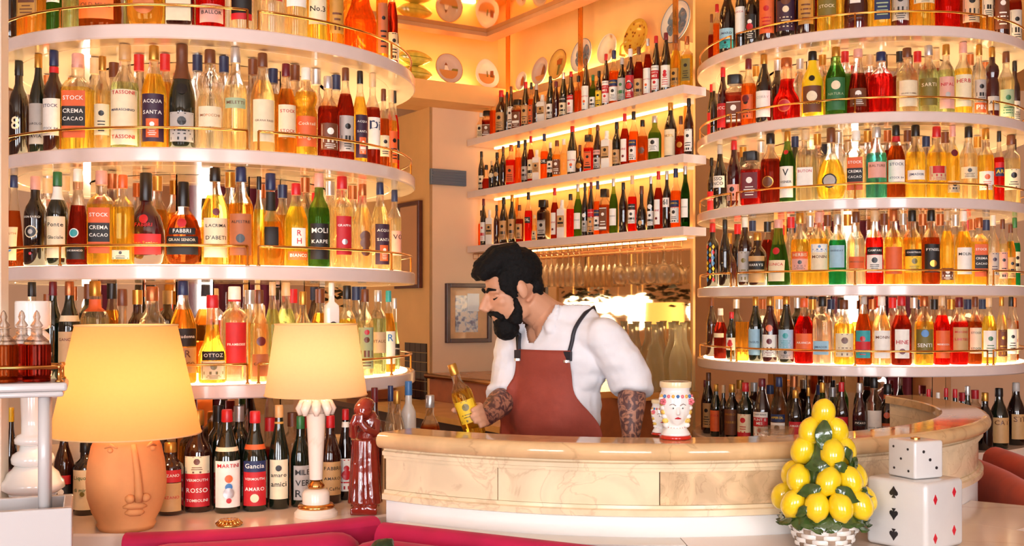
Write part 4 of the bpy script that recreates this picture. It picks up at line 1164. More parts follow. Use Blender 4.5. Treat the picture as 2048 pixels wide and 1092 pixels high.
# the long wall shelves
WSD = 0.235
for z, nm in ((E + 1.035, 'top'), (E + 0.712, 'middle'), (E + 0.372, 'bottom')):
    root = empty('wall_shelf', (C0.x, C0.y, z)); tag(root, 'long white %s wall shelf of bottles behind the bartender' % nm, 'shelf')
    a = -DB * 0 + DR * 0.01
    a = DR * 0.02 + NR * 0.001
    bq = DR * 1.86 + NR * 0.001
    def pris(a_, b_, n_, t_, z0, z1, nm_, m_):
        s_ = MB()
        poly = [a_, b_, b_ + n_ * t_, a_ + n_ * t_]
        s2 = sum(poly[i].x * poly[(i + 1) % 4].y - poly[(i + 1) % 4].x * poly[i].y for i in range(4))
        if s2 < 0:
            poly = poly[::-1]
        s_.prism([(p.x, p.y) for p in poly], z0, z1)
        return s_.build(nm_, m_, root)
    pris(a, bq, NR, WSD, -0.04, 0.0, 'shelf_board', SHELFW)
    pris(DR * 1.8605 + NR * .095, DR * 2.05 + NR * .095, NR, WSD - .094, -0.04, 0.0, 'shelf_board', SHELFW)
    pris(a + DR * .02 + NR * .004, bq - DR * .02 + NR * .004, NR, 0.022, 0.0005, 0.008, 'light_strip', emit('wall_shelf_strip', '#ffca80', LED * 1.5))
    pris(a + DR * .02 + NR * .03, bq - DR * .02 + NR * .03, NR, 0.02, -0.046, -0.0405, 'under_light', emit('wall_shelf_strip', '#ffca80', LED * 1.5))

HMAX = {'L2': .328, 'L3': .312, 'L4': .318, 'L5': .318, 'R2': .306, 'R3': .308, 'R4': .312, 'R5': .288, 'R6': .31, 'W1': .30, 'W2': .276, 'W3': .292}
STUFF = MB(); STUFF_M = []
def stuff_slot(m):
    if m not in STUFF_M:
        STUFF_M.append(m)
    return STUFF_M.index(m)
POSTS = []
for x_ in (1016, 1161, 1351):
    k_ = (x_ - 1024.0) / F; o_ = C0 + NR * 0.098
    POSTS.append(o_ + DR * ((k_ * o_.y - o_.x) / (DR.x - k_ * DR.y)))
def place_tier(key, words, kind, z, items, back):
    placed = []
    if key == 'W1':
        placed = [(q_, .016) for q_ in POSTS]
    n_ = 0
    for it in items:
        cx, wpx, top, shape, liq, cap, labs = it
        if key == 'L6' or kind == 'LX':
            cands = [0.80 + 0.03 * i for i in range(8)]
            cands = [0.86, 0.82, 0.78, 0.9, 0.74, 0.70]
            c, sgn = LT, 1
        elif kind == 'L':
            c = LT; cands = [LR - 0.078 - 0.02 * i for i in range(12)]
        elif kind == 'LB':
            c = LT; cands = [LR + 0.13 - 0.02 * i for i in range(16)]
        elif kind == 'R':
            c = RT; cands = [RR - 0.07 - 0.02 * i for i in range(12)]
        elif kind == 'RB':
            c = RT; cands = [RR - 0.04 - 0.02 * i for i in range(14)]
        else:
            c = None; cands = [0.15, 0.16, 0.14, 0.17, 0.13, 0.18, 0.12, 0.19, 0.20]
        best = None
        if kind == 'W':
            cx = 956 + (cx - 929) * 0.935
        for rr in cands:
            hw_ = wpx / 2 * (3.5 if kind == 'L' else 4.65) / F
            if kind in 'LR' and (rr - hw_ < 0.43 or rr + hw_ > (LR if kind == 'L' else RR) - 0.02) and best is not None:
                continue
            if kind in 'LR' and rr + hw_ > (LR if kind == 'L' else RR) - 0.02:
                continue
            if c is not None:
                p = on_circle(cx, c, rr)
            else:
                k = (cx - 1024.0) / F
                o_ = C0 + NR * rr
                t = (k * o_.y - o_.x) / (DR.x - k * DR.y)
                t = min(max(t, 0.05), 2.0)
                p = o_ + DR * t
            R = wpx * p.y / F / 2 * (0.97 if kind != 'W' else 1.06)
            clash = 0.0
            for q, qr in placed:
                d = (q - p).length - (qr + R + 0.001)
                clash = max(clash, -d)
            if best is None or clash < best[0] - 1e-4:
                best = (clash, p, R)
            if clash <= 0:
                break
        clash, p, R = best
        if clash > 0:
            R = max(R * 0.72, R - clash)
        H = E + (HOR - top) / F * p.y - z
        H = max(0.15, min(HMAX.get(key, 0.36), H))
        placed.append((p, R))
        tocam = (-p).normalized()
        if kind == 'W':
            face = (tocam * 0.65 + NR * 0.5).normalized()
        else:
            face = (tocam * 0.65 + (p - c).normalized() * 0.35).normalized()
        ang = random.uniform(-8, 8)
        face = Matrix.Rotation(rad(ang), 2) @ face
        segs = parse_labels(labs)
        lc = [t[0] for t in segs if t[0][0] not in '@^#' and t[0] != 'non']
        desc = '%s %s bottle' % (LIQ[liq][1], SHW[shape])
        if shape == 'card':
            desc = 'tan paper carton'
        else:
            desc += ', %s cap' % PAL[cap][1]
            if lc:
                desc += ', %s label' % PAL[lc[0]][1]
        n_ += 1
        lab = '%s, %s from left on %s' % (desc, ORD[n_ - 1], words)
        ws = lab.replace(',', '').split()
        if len(ws) > 16:
            lab = lab.replace(' %s bottle' % SHW[shape], ' bottle')
        if len(lab.replace(',', '').split()) > 16:
            lab = lab.replace(' %s cap,' % PAL[cap][1], '').replace(' %s cap' % PAL[cap][1], '')
        make_bottle((p.x, p.y, z + (0.0032 if kind in 'LR' else 0.0)), face, H, R, shape, liq, cap, segs, lab, 'bottles on the ' + words, near=kind not in ('W',))
    # rear row, mostly hidden: one mass for the whole bar
    for (cx, top, liq) in back:
        rr = {'L': LR - 0.20, 'LB': LR + 0.0, 'R': RR - 0.19, 'RB': RR - 0.17}.get(kind, 0.05)
        c = LT if kind[0] == 'L' else RT
        p = None
        for dr in (0, .02, -.02, .04, .06, .08):
            q = on_circle(cx, c, rr - dr)
            R = 0.034
            if all((q - a).length > R + ar + .001 for a, ar in placed):
                p = q
                break
        if p is None:
            continue
        placed.append((p, 0.034))
        H = max(0.2, min(HMAX.get(key, .34) - .005, E + (HOR - top) / F * p.y - z))
        sh = random.choice(['std', 'wine', 'tall'])
        mb = MB()
        dark = LIQ[liq][2] > 0
        body_mesh(mb, H, 0.033, sh, 12, dark)
        s0 = stuff_slot(lq(liq)); s1 = stuff_slot(CLEARG)
        zz = z + (0.0032 if kind in 'LR' else 0)
        o = len(STUFF.v)
        STUFF.v.extend([(v[0] + p.x, v[1] + p.y, v[2] + zz) for v in mb.v])
        STUFF.f.extend([[i + o for i in f] for f in mb.f])
        STUFF.mi.extend([s0 if m == 0 else s1 for m in mb.mi])
        cpm = stuff_slot(pc(random.choice(['blk', 'brn', 'cpr', 'gld', 'slv', 'red', 'bei', 'nav'])))
        STUFF.lathe([(.0165, H * .84), (.0165, H)], 10, (p.x, p.y, zz), mi=cpm)
for t in TIERS:
    place_tier(*t)
o = STUFF.build('bottle_rows', STUFF_M, auto=50)
tag(o, 'half hidden rear rows of liqueur bottles on both shelf towers', 'bottles', kind='stuff')
# ------------------------------------------------------------------ things on the back walls
def on_line(x, o_, d_):
    """where the sight line through column x meets the vertical plane through o_ along d_"""
    k = (x - 1024.0) / F
    t = (k * o_.y - o_.x) / (d_.x - k * d_.y)
    return o_ + d_ * t, t
def zpx(y, Y):
    return E + (HOR - y) / F * Y
def face_rz(n):
    return math.atan2(n.x, -n.y)

# plates ------------------------------------------------------------
def plate_paint(name, c0, c1, c2, kind):
    """procedural painted plate: rings and scribbled ornament in the plate's own coordinates"""
    if name in _M:
        return _M[name]
    m, nt, p = newmat(name)
    tc = nt.nodes.new('ShaderNodeTexCoord')
    v = nt.nodes.new('ShaderNodeTexVoronoi' if kind != 'scene' else 'ShaderNodeTexNoise')
    v.inputs['Scale'].default_value = {'flower': 38, 'swirl': 30, 'scene': 34, 'pale': 16}[kind]
    nt.links.new(tc.outputs['Object'], v.inputs['Vector'])
    r = nt.nodes.new('ShaderNodeValToRGB')
    r.color_ramp.elements[0].color = (*lin(c2), 1)
    r.color_ramp.elements[0].position = 0.18 if kind != 'scene' else 0.40
    r.color_ramp.elements[1].color = (*lin(c0), 1)
    r.color_ramp.elements[1].position = 0.42 if kind != 'scene' else 0.56
    e = r.color_ramp.elements.new(0.3 if kind != 'scene' else 0.48)
    e.color = (*lin(c1), 1)
    nt.links.new(v.outputs['Distance' if kind != 'scene' else 'Fac'], r.inputs['Fac'])
    nt.links.new(r.outputs['Color'], p.inputs['Base Color'])
    p.inputs['Roughness'].default_value = 0.12
    _M[name] = m
    return m
def plate(pos, n, dia, mt, label, motif=None, egg=1.0, rimm=None, handle=False):
    """plate leaning on the wall: local x along wall, z up, front towards -y"""
    root = empty('painted_plate', pos, face_rz(n))
    tag(root, label, 'plate', 'plates on the ledge under the ceiling')
    root.rotation_euler = (rad(-9), 0, face_rz(n))
    R = dia / 2
    b = MB()
    ns = 32
    prof = [(0.0, -.004), (.55, -.004), (.66, -.008), (.97, -.020), (1.0, -.018), (.97, -.012), (.5, .002), (0.0, .002)]
    for r, y in prof:
        for k in range(ns):
            a = 2 * PI * k / ns
            zz = r * R * math.sin(a) * egg
            taper = 1.0 if egg == 1.0 else 1.0 - 0.16 * math.sin(a)
            b.v.append((r * R * math.cos(a) * taper, y, R * egg + zz))
    for i in range(len(prof) - 1):
        for k in range(ns):
            k2 = (k + 1) % ns
            b.f.append([i * ns + k, i * ns + k2, (i + 1) * ns + k2, (i + 1) * ns + k]); b.mi.append(0)
    b.build('plate_body', mt, root, smooth=True)
    if rimm:
        b = MB(); b.tube([(R * math.cos(2 * PI * k / 32) * 0.985, -.0195, R * egg + R * egg * .985 * math.sin(2 * PI * k / 32)) for k in range(33)], .0022, 5)
        b.build('painted_rim', rimm, root, smooth=True)
    if motif:
        for (poly, mm, nm) in motif:
            b = MB()
            n_ = len(poly)
            b.add([(x * R, -.0085, R * egg + z * R) for x, z in poly] + [(x * R, -.0095, R * egg + z * R) for x, z in poly],
                  [list(range(n_)), list(range(n_, 2 * n_))[::-1]] + [[k, (k + 1) % n_, n_ + (k + 1) % n_, n_ + k] for k in range(n_)])
            b.build(nm, mm, root)
    if handle:
        b = MB(); b.tube([(-R * .80, -.012, R * .95), (-R * 1.22, -.012, R * .75), (-R * 1.22, -.012, R * .25), (-R * .75, -.012, R * .12)], .008, 6)
        b.build('handle', mt, root, smooth=True)
    return root
PBROWN = mat('plate_brown', '#8a4a28', 0.2); PGREEN = mat('plate_green', '#7a7438', 0.2); PSKY = mat('plate_grey_sky', '#c9b4a6', 0.2); PSAND = mat('plate_sand', '#c98a4a', 0.2)
PORG = mat('plate_orange_paint', '#b5561c', 0.2); PBLUE = mat('plate_blue_paint', '#6d8494', 0.2); PWHT = mat('plate_white', '#efe2cc', 0.15)
windmill = [([(-.85, -.1), (.85, -.1), (.6, -.66), (-.6, -.66)], PSAND, 'painted_field'), ([(-.32, -.1), (.02, -.1), (-.08, .22), (-.24, .22)], PWHT, 'painted_mill'),
            ([(-.28, .22), (-.04, .22), (-.16, .42)], PBROWN, 'painted_mill_roof'), ([(.2, -.1), (.8, -.1), (.7, .06), (.3, .04)], PGREEN, 'painted_trees')]
tower_m = [([(-.75, -.05), (.75, -.05), (.5, -.8), (-.5, -.8)], PSAND, 'painted_field'), ([(.0, -.25), (.14, -.25), (.10, .22), (.04, .22)], PGREEN, 'painted_cypress'), ([(.28, -.25), (.62, -.25), (.62, .3), (.36, .25)], PBROWN, 'painted_house')]
ov = C0 + NB * 0.165
p_, t_ = on_line(898, ov, DB); plate((p_.x, p_.y, LEDGE_ZL + .002), NB, 0.185, PSKY, 'round plate painted with a windmill landscape on the left ledge', windmill, rimm=PSAND)
p_, t_ = on_line(974, ov, DB); plate((p_.x, p_.y, LEDGE_ZL + .002), NB, 0.165, PWHT, 'egg shaped plate painted with a house and cypress beside the corner', tower_m, egg=1.12)
orr = C0 + NR * 0.056
flow = [([(-.1, -.7), (.05, -.7), (.12, 0), (-.05, .05)], PGREEN, 'painted_stem'), ([(-.2, .0), (.3, -.05), (.35, .35), (.0, .42), (-.25, .3)], PORG, 'painted_flower')]
def swirl_motif():
    out = []
    for sx in (-1, 1):
        for (cx_, cz_, r_) in ((.38, .3, .34), (.42, -.3, .3), (.12, .02, .2)):
            poly = [(sx * (cx_ + r_ * math.cos(a)), cz_ + r_ * 1.1 * math.sin(a)) for a in [2 * PI * k / 9 for k in range(9)]]
            out.append((poly if sx > 0 else poly[::-1], PBLUE, 'painted_scroll'))
            poly = [(sx * (cx_ + .5 * r_ * math.cos(a)), cz_ + .07 + .5 * r_ * math.sin(a)) for a in [2 * PI * k / 8 for k in range(8)]]
            out.append((poly if sx > 0 else poly[::-1], PWHT, 'painted_scroll'))
    return out
FLW = plate_paint('sunflower_glaze', '#e0a838', '#d88a28', '#6a2c14', 'flower')
SWR = plate_paint('blue_scroll_glaze', '#efe6d8', '#c5c4c0', '#6d8494', 'swirl')
PAL_P = plate_paint('pale_bird_glaze', '#f6e2b8', '#efd6a8', '#d0905a', 'pale')
GOLDP = mat('gold_glaze', '#e5b054', 0.15, var=0.05)
for (x, dia, mt, lb, mo, rm, hd) in [
    (1044, .115, PWHT, 'smallest white plate with a dark flower beside the corner post', [([(-.2, -.5), (.3, -.5), (.35, .2), (.05, .55), (-.2, .2)], PORG, 'painted_flower')], None, False),
    (1080, .165, PSKY, 'plate painted with a brown town scene between small white and gold plates', [([(-.85, -.3), (.85, -.3), (.6, -.75), (-.6, -.75)], PSAND, 'painted_field'), ([(.1, -.3), (.55, -.3), (.5, .2), (.35, .45), (.2, .2)], PBROWN, 'painted_house')], None, False),
    (1116, .175, GOLDP, 'plain gold plate with an orange flower', flow, PBROWN, False),
    (1163, .190, PWHT, 'blue and white scroll plate behind the middle glass post', swirl_motif(), PBLUE, False),
    (1215, .165, PAL_P, 'palest cream plate between scroll plate and sunflower jug plate', None, PWHT, False),
    (1271, .195, FLW, 'sunflower patterned plate with a handle', None, None, True),
    (1351, .215, PWHT, 'largest blue and white scroll plate behind the right post', swirl_motif(), PBLUE, False)]:
    p_, t_ = on_line(x, orr, DR)
    plate((p_.x, p_.y, LEDGE_Z + .002), NR, dia, mt, lb, mo, rimm=rm, handle=hd)
# leaf shaped dishes at the far left of the ledge
MEL = mat('melon_glaze', '#cdbb4a', 0.15, coat=0.5, var=0.25, scale=18)
MELG = mat('melon_groove', '#5f6a20', 0.25)
for k, (cyy, lb) in enumerate(((137, 'lower yellow green ceramic gourd on the left ledge'), (110, 'upper yellow green ceramic gourd resting on the lower gourd'))):
    p_, t_ = on_line(829, C0 + NB * 0.12, DB)
    root = empty('ceramic_gourd', (p_.x, p_.y, LEDGE_ZL + .049 + .0925 * k), face_rz(NB)); tag(root, lb, 'ornament', 'ceramic gourds')
    b = MB()
    n, m = 26, 20
    L = 0.12
    def gp(i, a):
        x = -L + 2 * L * i / n
        r = 0.042 * max(0.0, 1 - abs(x / L) ** 2.1) ** 0.8 + .0012
        return x, r * (1 + .10 * abs(math.sin(3 * a)))
    for i in range(n + 1):
        for j in range(m):
            a = 2 * PI * j / m
            x, r = gp(i, a)
            b.v.append((x, r * math.cos(a) * 1.1, r * math.sin(a)))
    for i in range(n):
        for j in range(m):
            j2 = (j + 1) % m
            b.f.append([i * m + j, (i + 1) * m + j, (i + 1) * m + j2, i * m + j2]); b.mi.append(0)
    b.f.append([j for j in range(m)]); b.mi.append(0)
    b.f.append([n * m + j for j in reversed(range(m))]); b.mi.append(0)
    b.build('gourd_body', MEL, root, smooth=True)
    for a in (rad(-60), rad(-120), rad(180)):
        b = MB(); b.tube([(gp(i, 0)[0], gp(i, 0)[1] * math.cos(a) * 1.11, gp(i, 0)[1] * math.sin(a) * 1.01) for i in range(2, n - 1)], .0016, 5)
        b.build('groove', MELG, root, smooth=True)

# posts of amber glass on the shelf wall
AMB = glass('amber_tube', '#e8a050', 0.4, 0.2, 1.4)
for (x, lb) in ((1016, 'amber glass post in the corner'), (1161, 'amber glass post in front of the middle scroll plate'), (1351, 'amber glass post in front of the largest scroll plate')):
    root = empty('glass_post', (0, 0, 0)); tag(root, lb, 'post', 'posts of the shelf wall')
    p_, t_ = on_line(x, C0 + NR * 0.098, DR)
    b = MB(); b.lathe([(.014, E + 1.037), (.014, CEIL - .09)], 14, (p_.x, p_.y, 0)); b.build('post_section', AMB, root, smooth=True)
    b = MB(); b.lathe([(.02, CEIL - .0895), (.02, CEIL - .003)], 14, (p_.x, p_.y, 0)); b.build('post_collar', BRASS, root, auto=40)
    q = p_ - NR * 0.09
    q = C0 + NR * 0.034 + DR * ((p_ - C0).dot(DR))
    for (z0, z1) in ((E + .713, E + .988), (E + .373, E + .665)):
        b = MB(); b.lathe([(.010, z0 + .009), (.010, z1)], 12, (q.x, q.y, 0)); b.build('post_section', AMB, root, smooth=True)

# framed picture, framed mirror, vent, tiles
def framed(x0, x1, y0, y1, o_, d_, n_, fw, depth, fmat, label, cat, name):
    a, ta = on_line(x0, o_, d_); b_, tb = on_line(x1, o_, d_)
    c = (a + b_) / 2
    W = (b_ - a).length
    za, zb = zpx(y1, c.y), zpx(y0, c.y)
    root = empty(name, (c.x + n_.x * .002, c.y + n_.y * .002, za), face_rz(n_)); tag(root, label, cat)
    H = zb - za
    for (cx, cz, sx, sz, nm) in ((-W / 2 + fw / 2, H / 2, fw, H, 0), (W / 2 - fw / 2, H / 2, fw, H, 0), (0, fw / 2, W - 2 * fw, fw, 0), (0, H - fw / 2, W - 2 * fw, fw, 0)):
        q = MB(); q.box((cx, -depth / 2, cz), (sx, depth, sz)); q.build('frame_bar', fmat, root, bevel=.003)
    return root, W, H
FRM = mat('dark_maroon_frame', '#3c1a22', 0.3, var=0.2)
FRB = mat('brown_frame', '#5a2a1c', 0.3, var=0.2)
root, W, H = framed(889, 979, 567, 685, C0 + NB * .0, DB, NB, .026, .03, FRM, 'dark framed picture under glass on the pale wall behind the bartender', 'picture', 'framed_picture')
b = MB(); b.box((0, -.006, H / 2), (W - .052, .008, H - .052)); b.build('mount', mat('tan_mount', '#d8a878', 0.6, var=0.08, scale=30), root)
b = MB(); b.box((-.012, -.0115, H / 2 - .005), (W * .50, .002, H * .62)); b.build('artwork', plate_paint('blue_drawing', '#c8bcb4', '#8c98b0', '#4a4a6e', 'scene'), root)
b = MB(); b.box((.035, -.0135, H * .68), (W * .26, .0015, H * .30)); b.build('print', mat('pale_window_reflection', '#dfe4e8', 0.4, var=0.05), root)  # bright window reflection painted as a pale rectangle behind the pane
b = MB(); b.box((0, -.018, H / 2), (W - .054, .002, H - .054)); b.build('pane', glass('picture_glass', '#ffffff', 0.85, 0.0, 1.5), root)
NP = Vector((0.847, 0.532)) * -1    # pier face looks to the left and towards us
NP = Vector((-DB.x, -DB.y))
NP = Vector((DB.x, DB.y)) if False else NP
PO = P1.copy()
npier = Vector((DR.y, -DR.x)); npier = npier if npier.dot(-P1) > 0 else -npier
root, W, H = framed(797, 846, 405, 577, PO + npier * .0, DR, npier, .024, .03, FRB, 'brown framed mirror on the ochre pier beside the left tower', 'mirror', 'framed_mirror')
b = MB(); b.box((0, -.008, H / 2), (W - .048, .012, H - .048)); b.build('mirror_glass', mirror('warm_mirror', '#f0c8a0', 0.04), root)
a, ta = on_line(858, C0, DB); b_, tb = on_line(929, C0, DB); c = (a + b_) / 2; W = (b_ - a).length
z0, z1 = zpx(371, c.y), zpx(340, c.y)
root = empty('air_vent', (c.x + NB.x * .002, c.y + NB.y * .002, z0), face_rz(NB)); tag(root, 'slate blue air vent panel high on the pale back wall', 'vent')
VENT = mat('slate_blue_metal', '#66717e', 0.4)
b = MB(); b.box((0, -.012, (z1 - z0) / 2), (W, .024, z1 - z0)); b.build('vent_body', VENT, root, bevel=.003)
for k in range(5):
    b = MB(); b.box((0, -.027, .014 + k * (z1 - z0 - .028) / 4), (W * .92, .006, .006)); b.build('slat', VENT, root)
TILE = mat('black_tile', '#15100f', 0.08, coat=0.6, var=0.2)
root = struct(empty('trim_3', (0, 0, 0)), 'panel of glossy black tiles on the pier')
a, ta = on_line(812, PO, DR); b_, tb = on_line(855, PO, DR)
za, zb = zpx(795, a.y), zpx(684, a.y)
nx, nz = 4, 6
tile_me = None
for i in range(nx):
    for j in range(nz):
        q = a + (b_ - a) * ((i + .5) / nx) + npier * .006
        if tile_me is None:
            mb = MB(); mb.box((0, 0, 0), ((b_ - a).length / nx - .004, .008, (zb - za) / nz - .004)); tile_me = mb.mesh('tile', TILE)
        o = bpy.data.objects.new('tile', tile_me); COL.objects.link(o); o.parent = root
        o.location = (q.x, q.y, za + (zb - za) * (j + .5) / nz); o.rotation_euler = (0, 0, face_rz(npier))
# service cabinet by the passage
root = empty('service_cabinet', (0, 0, 0)); tag(root, 'dark service cabinet with wooden top below the black tiles', 'cabinet')
ca = P1 - DR * .75 + npier * .02; cb = P1 - DR * .05 + npier * .02
def pris_w(a_, b_, n_, t_, z0, z1, nm_, m_, par):
    s_ = MB()
    poly = [a_, b_, b_ + n_ * t_, a_ + n_ * t_]
    s2 = sum(poly[i].x * poly[(i + 1) % 4].y - poly[(i + 1) % 4].x * poly[i].y for i in range(4))
    if s2 < 0:
        poly = poly[::-1]
    s_.prism([(p.x, p.y) for p in poly], z0, z1)
    return s_.build(nm_, m_, par)
pris_w(ca, cb, npier, .35, 0.002, E - .63, 'cabinet_body', DARKW, root)
pris_w(ca, cb, npier, .37, E - .63, E - .60, 'cabinet_top', mat('walnut_top', '#4a2c20', 0.25, var=0.2), root)
pris_w(ca, ca + DR * .3, npier, .2, E - .598, E - .48, 'drawer_box', BROWNW, root)

# back bar along the shelf wall ----------------------------------------
back = empty('back_bar', (0, 0, 0)); tag(back, 'wooden back bar with brass rail below the bottle shelves', 'counter')
T0, T1 = 0.02, 1.76
zb_ = E - .41
BWOOD = mat('back_bar_wood', '#c8823e', 0.22, var=0.12, scale=10)
HONEY = mat('honey_worktop', '#e0ac62', 0.2, var=0.1, scale=8)
pris_w(C0 + DR * T0 + NR * .001, C0 + DR * T1 + NR * .001, NR, .50, 0.002, zb_ - .03, 'upstand', BROWNW, back)
pris_w(C0 + DR * T0 + NR * .001, C0 + DR * T1 + NR * .001, NR, .52, zb_ - .03, zb_, 'shelf_top', BWOOD, back)
pris_w(C0 + DR * T0 + NR * .522, C0 + DR * T1 + NR * .522, NR, .42, E - .60, E - .57, 'worktop', HONEY, back)
pris_w(C0 + DR * T0 + NR * .502, C0 + DR * T1 + NR * .502, NR, .40, 0.002, E - .601, 'cabinet', DARKW, back)
for k in range(4):
    q0 = C0 + DR * (T0 + .03 + k * .455) + NR * .903
    pris_w(q0, q0 + DR * .42, NR, .015, 0.08, E - .66, 'cabinet_door', mat('brown_door', '#6a3a24', 0.3, var=0.15), back)
pts = [C0 + DR * (T0 + .02) + NR * .535, C0 + DR * (T1 - .02) + NR * .535]
b = MB(); b.tube([(p.x, p.y, zb_ - .012) for p in pts], .016, 12); b.build('brass_rail', BRASS, back, smooth=True)
bm_ = pris_w(C0 + DR * .03 + NR * .001, C0 + DR * 1.84 + NR * .001, NR, .008, zb_ + .001, E + .285, 'wall_mirror', mirror('gold_wall_mirror', '#f4d2a0', 0.03, 0.005, (0.6, 0.6, 9)), None)
tag(bm_, 'long warm wall mirror above the back bar', 'mirror')

# wavy water decanters
DEC = glass('decanter_glass', '#e8e8d4', 0.5, 0.28, 1.3)
def decanter(pos, H, lab, ph):
    root = empty('water_decanter', pos, ph); tag(root, lab, 'decanter', 'wavy glass decanters on the back bar')
    b = MB()
    n = 16
    prof = [(.036, 0), (.040, .02), (.039, .10), (.041, .22), (.043, .36), (.041, .48), (.034, .58), (.022, .68), (.017, .75), (.016, .90), (.018, .985), (.0165, .985), (.0145, .9)]
    for r, z in prof:
        z *= H
        off = .009 * math.sin(z / H * 2 * PI * 1.5) * max(0, 1 - z / H * 1.25)
        for k in range(n):
            a = 2 * PI * k / n
            b.v.append((r * math.cos(a) + off, r * math.sin(a), z))
    for i in range(len(prof) - 1):
        for k in range(n):
            k2 = (k + 1) % n
            b.f.append([i * n + k, i * n + k2, (i + 1) * n + k2, (i + 1) * n + k]); b.mi.append(0)
    b.f.append([k for k in reversed(range(n))]); b.mi.append(0)
    b.build('decanter_body', DEC, root, smooth=True)
    b = MB(); b.lathe([(.0185, 0), (.0195, .004), (.0185, .008)], 14, (0, 0, H * .965), cap0=False, cap1=False); b.build('lip', CLEARG, root, smooth=True)
pris_w(C0 + DR * 1.761 + NR * .08, C0 + DR * 1.985 + NR * .08, NR, .36, zb_ - .03, zb_, 'shelf_end', BWOOD, back)
for k, x in enumerate((1248, 1272, 1296, 1320, 1344, 1369)):
    p_, t_ = on_line(x, C0 + NR * .14, DR)
    p_ = C0 + NR * .14 + DR * min(t_, 1.94)
    decanter((p_.x, p_.y, zb_ + .001), .335, 'wavy glass water decanter, %s from left on the back bar' % ORD[k], 0.3 * k)
for k, x in enumerate((1264, 1310, 1356)):
    p_, t_ = on_line(x, C0 + NR * .245, DR)
    decanter((p_.x, p_.y, zb_ + .001), .325, 'wavy glass water decanter in the nearer row, %s from left' % ORD[k], 0.5 + .3 * k)

# hanging glasses under the bottom shelf
rk = empty('glass_rack', (0, 0, 0)); tag(rk, 'copper wire glass rack under the bottom wall shelf', 'rack')
zr = E + .331
for off in (.03, .19):
    q0, q1 = C0 + DR * .03 + NR * off, C0 + DR * 1.84 + NR * off
    b = MB(); b.tube([(q0.x, q0.y, zr - .006), (q1.x, q1.y, zr - .006)], .004, 6); b.build('rack_rail', COPPER, rk, smooth=True)
for k in range(30):
    t = .06 + k * .06
    q0, q1 = C0 + DR * t + NR * .03, C0 + DR * t + NR * .215
    b = MB(); b.tube([(q0.x, q0.y, zr - .006), (q0.x, q0.y, zr - .038), (q1.x, q1.y, zr - .038), (q1.x, q1.y, zr - .006)], .0025, 5); b.build('rack_wire', COPPER, rk, smooth=True)
WG = glass('stemware', '#f8f4ee', 0.72, 0.03, 1.3)
def stem_mesh(kind):
    b = MB()
    if kind == 'wine':
        pr = [(.034, 0), (.034, -.002), (.006, -.006), (.0035, -.02), (.0035, -.075), (.008, -.082), (.030, -.10), (.040, -.125), (.040, -.15), (.034, -.185), (.0325, -.185), (.0385, -.15), (.0385, -.125), (.028, -.103), (.004, -.09)]
    else:
        pr = [(.030, 0), (.030, -.002), (.006, -.006), (.0035, -.02), (.0035, -.06), (.008, -.068), (.020, -.09), (.024, -.13), (.025, -.19), (.0238, -.19), (.0225, -.13), (.018, -.093), (.004, -.075)]
    b.lathe(pr[::-1], 18)
    return b.mesh('stem_glass', WG)
SM = {k: stem_mesh(k) for k in ('wine', 'flute')}
for me in SM.values():
    me.polygons.foreach_set('use_smooth', [True] * len(me.polygons))
def hang(kind, x, off, lab, grp):
    p_, t_ = on_line(x, C0 + NR * off, DR)
    p_ = C0 + NR * off + DR * min(max(t_, .06), 1.82)
    o = bpy.data.objects.new('wine_glass' if kind == 'wine' else 'champagne_flute', SM[kind]); COL.objects.link(o)
    o.location = (p_.x, p_.y, zr - .033)
    tag(o, lab, 'glass', grp)
for k in range(8):
    hang('flute', 1082 + k * 11, .15, 'hanging champagne flute, %s from left behind the bartender' % ORD[k], 'hanging champagne flutes')
for k in range(8):
    hang('wine', 1240 + k * 15.0, .16 if k % 2 == 0 else .075, 'hanging wine glass, %s from left above the decanters' % ORD[k], 'hanging wine glasses')

# globe lamps, shade and trailing plants across the room, seen in the back bar mirror
GLOBE = emit('opal_globe', '#fff2dc', 7.0)
def globe(pos, r, k):
    root = empty('globe_pendant', pos); tag(root, 'white opal globe pendant, %s of the cluster beyond the left tower' % ORD[k], 'pendant lamp', 'globe pendants')
    b = MB(); b.ball((0, 0, 0), r, 18, 12); b.build('globe', GLOBE, root, smooth=True)
    b = MB(); b.tube([(0, 0, r), (0, 0, CEIL - pos[2])], .004, 6); b.build('cord', BRASS, root)
def refl(x, y, s):
    p_, t_ = on_line(x, C0, DR)
    d = Vector(((x - 1024) / F, 1.0))
    k = d.dot(NR)
    r = d - NR * (2 * k)
    ln = r.length
    q = p_ + r / ln * s
    zz = E + (HOR - y) / F * p_.y * (1 + s / (p_.y * ln))
    return (q.x, q.y, zz)
for k, (x, y) in enumerate(((1150, 612), (1180, 614), (1210, 608), (1240, 612), (1266, 612), (1288, 606), (1278, 640), (1216, 648), (1398, 622))):
    globe(refl(x, y, 2.6 + 0.3 * (k % 4)), 0.08, k)
sp = refl(1333, 630, 2.7)
root = empty('drum_lamp', (sp[0], sp[1], 0.0)); tag(root, 'yellow drum shade floor lamp beyond the left tower', 'lamp')
b = MB(); b.lathe([(.15, 0), (.15, .02), (.012, .03), (.012, sp[2] + .05)], 16); b.build('stand', BRASS, root, auto=40)
b = MB(); b.lathe([(.15, sp[2] - .1), (.145, sp[2] + .1)], 28, cap0=False, cap1=False); b.build('shade', emit('yellow_lit_shade', '#f2c878', 1.1), root, smooth=True)
LEAFD = mat('dark_ivy', '#2e2a14', 0.5, var=0.3)
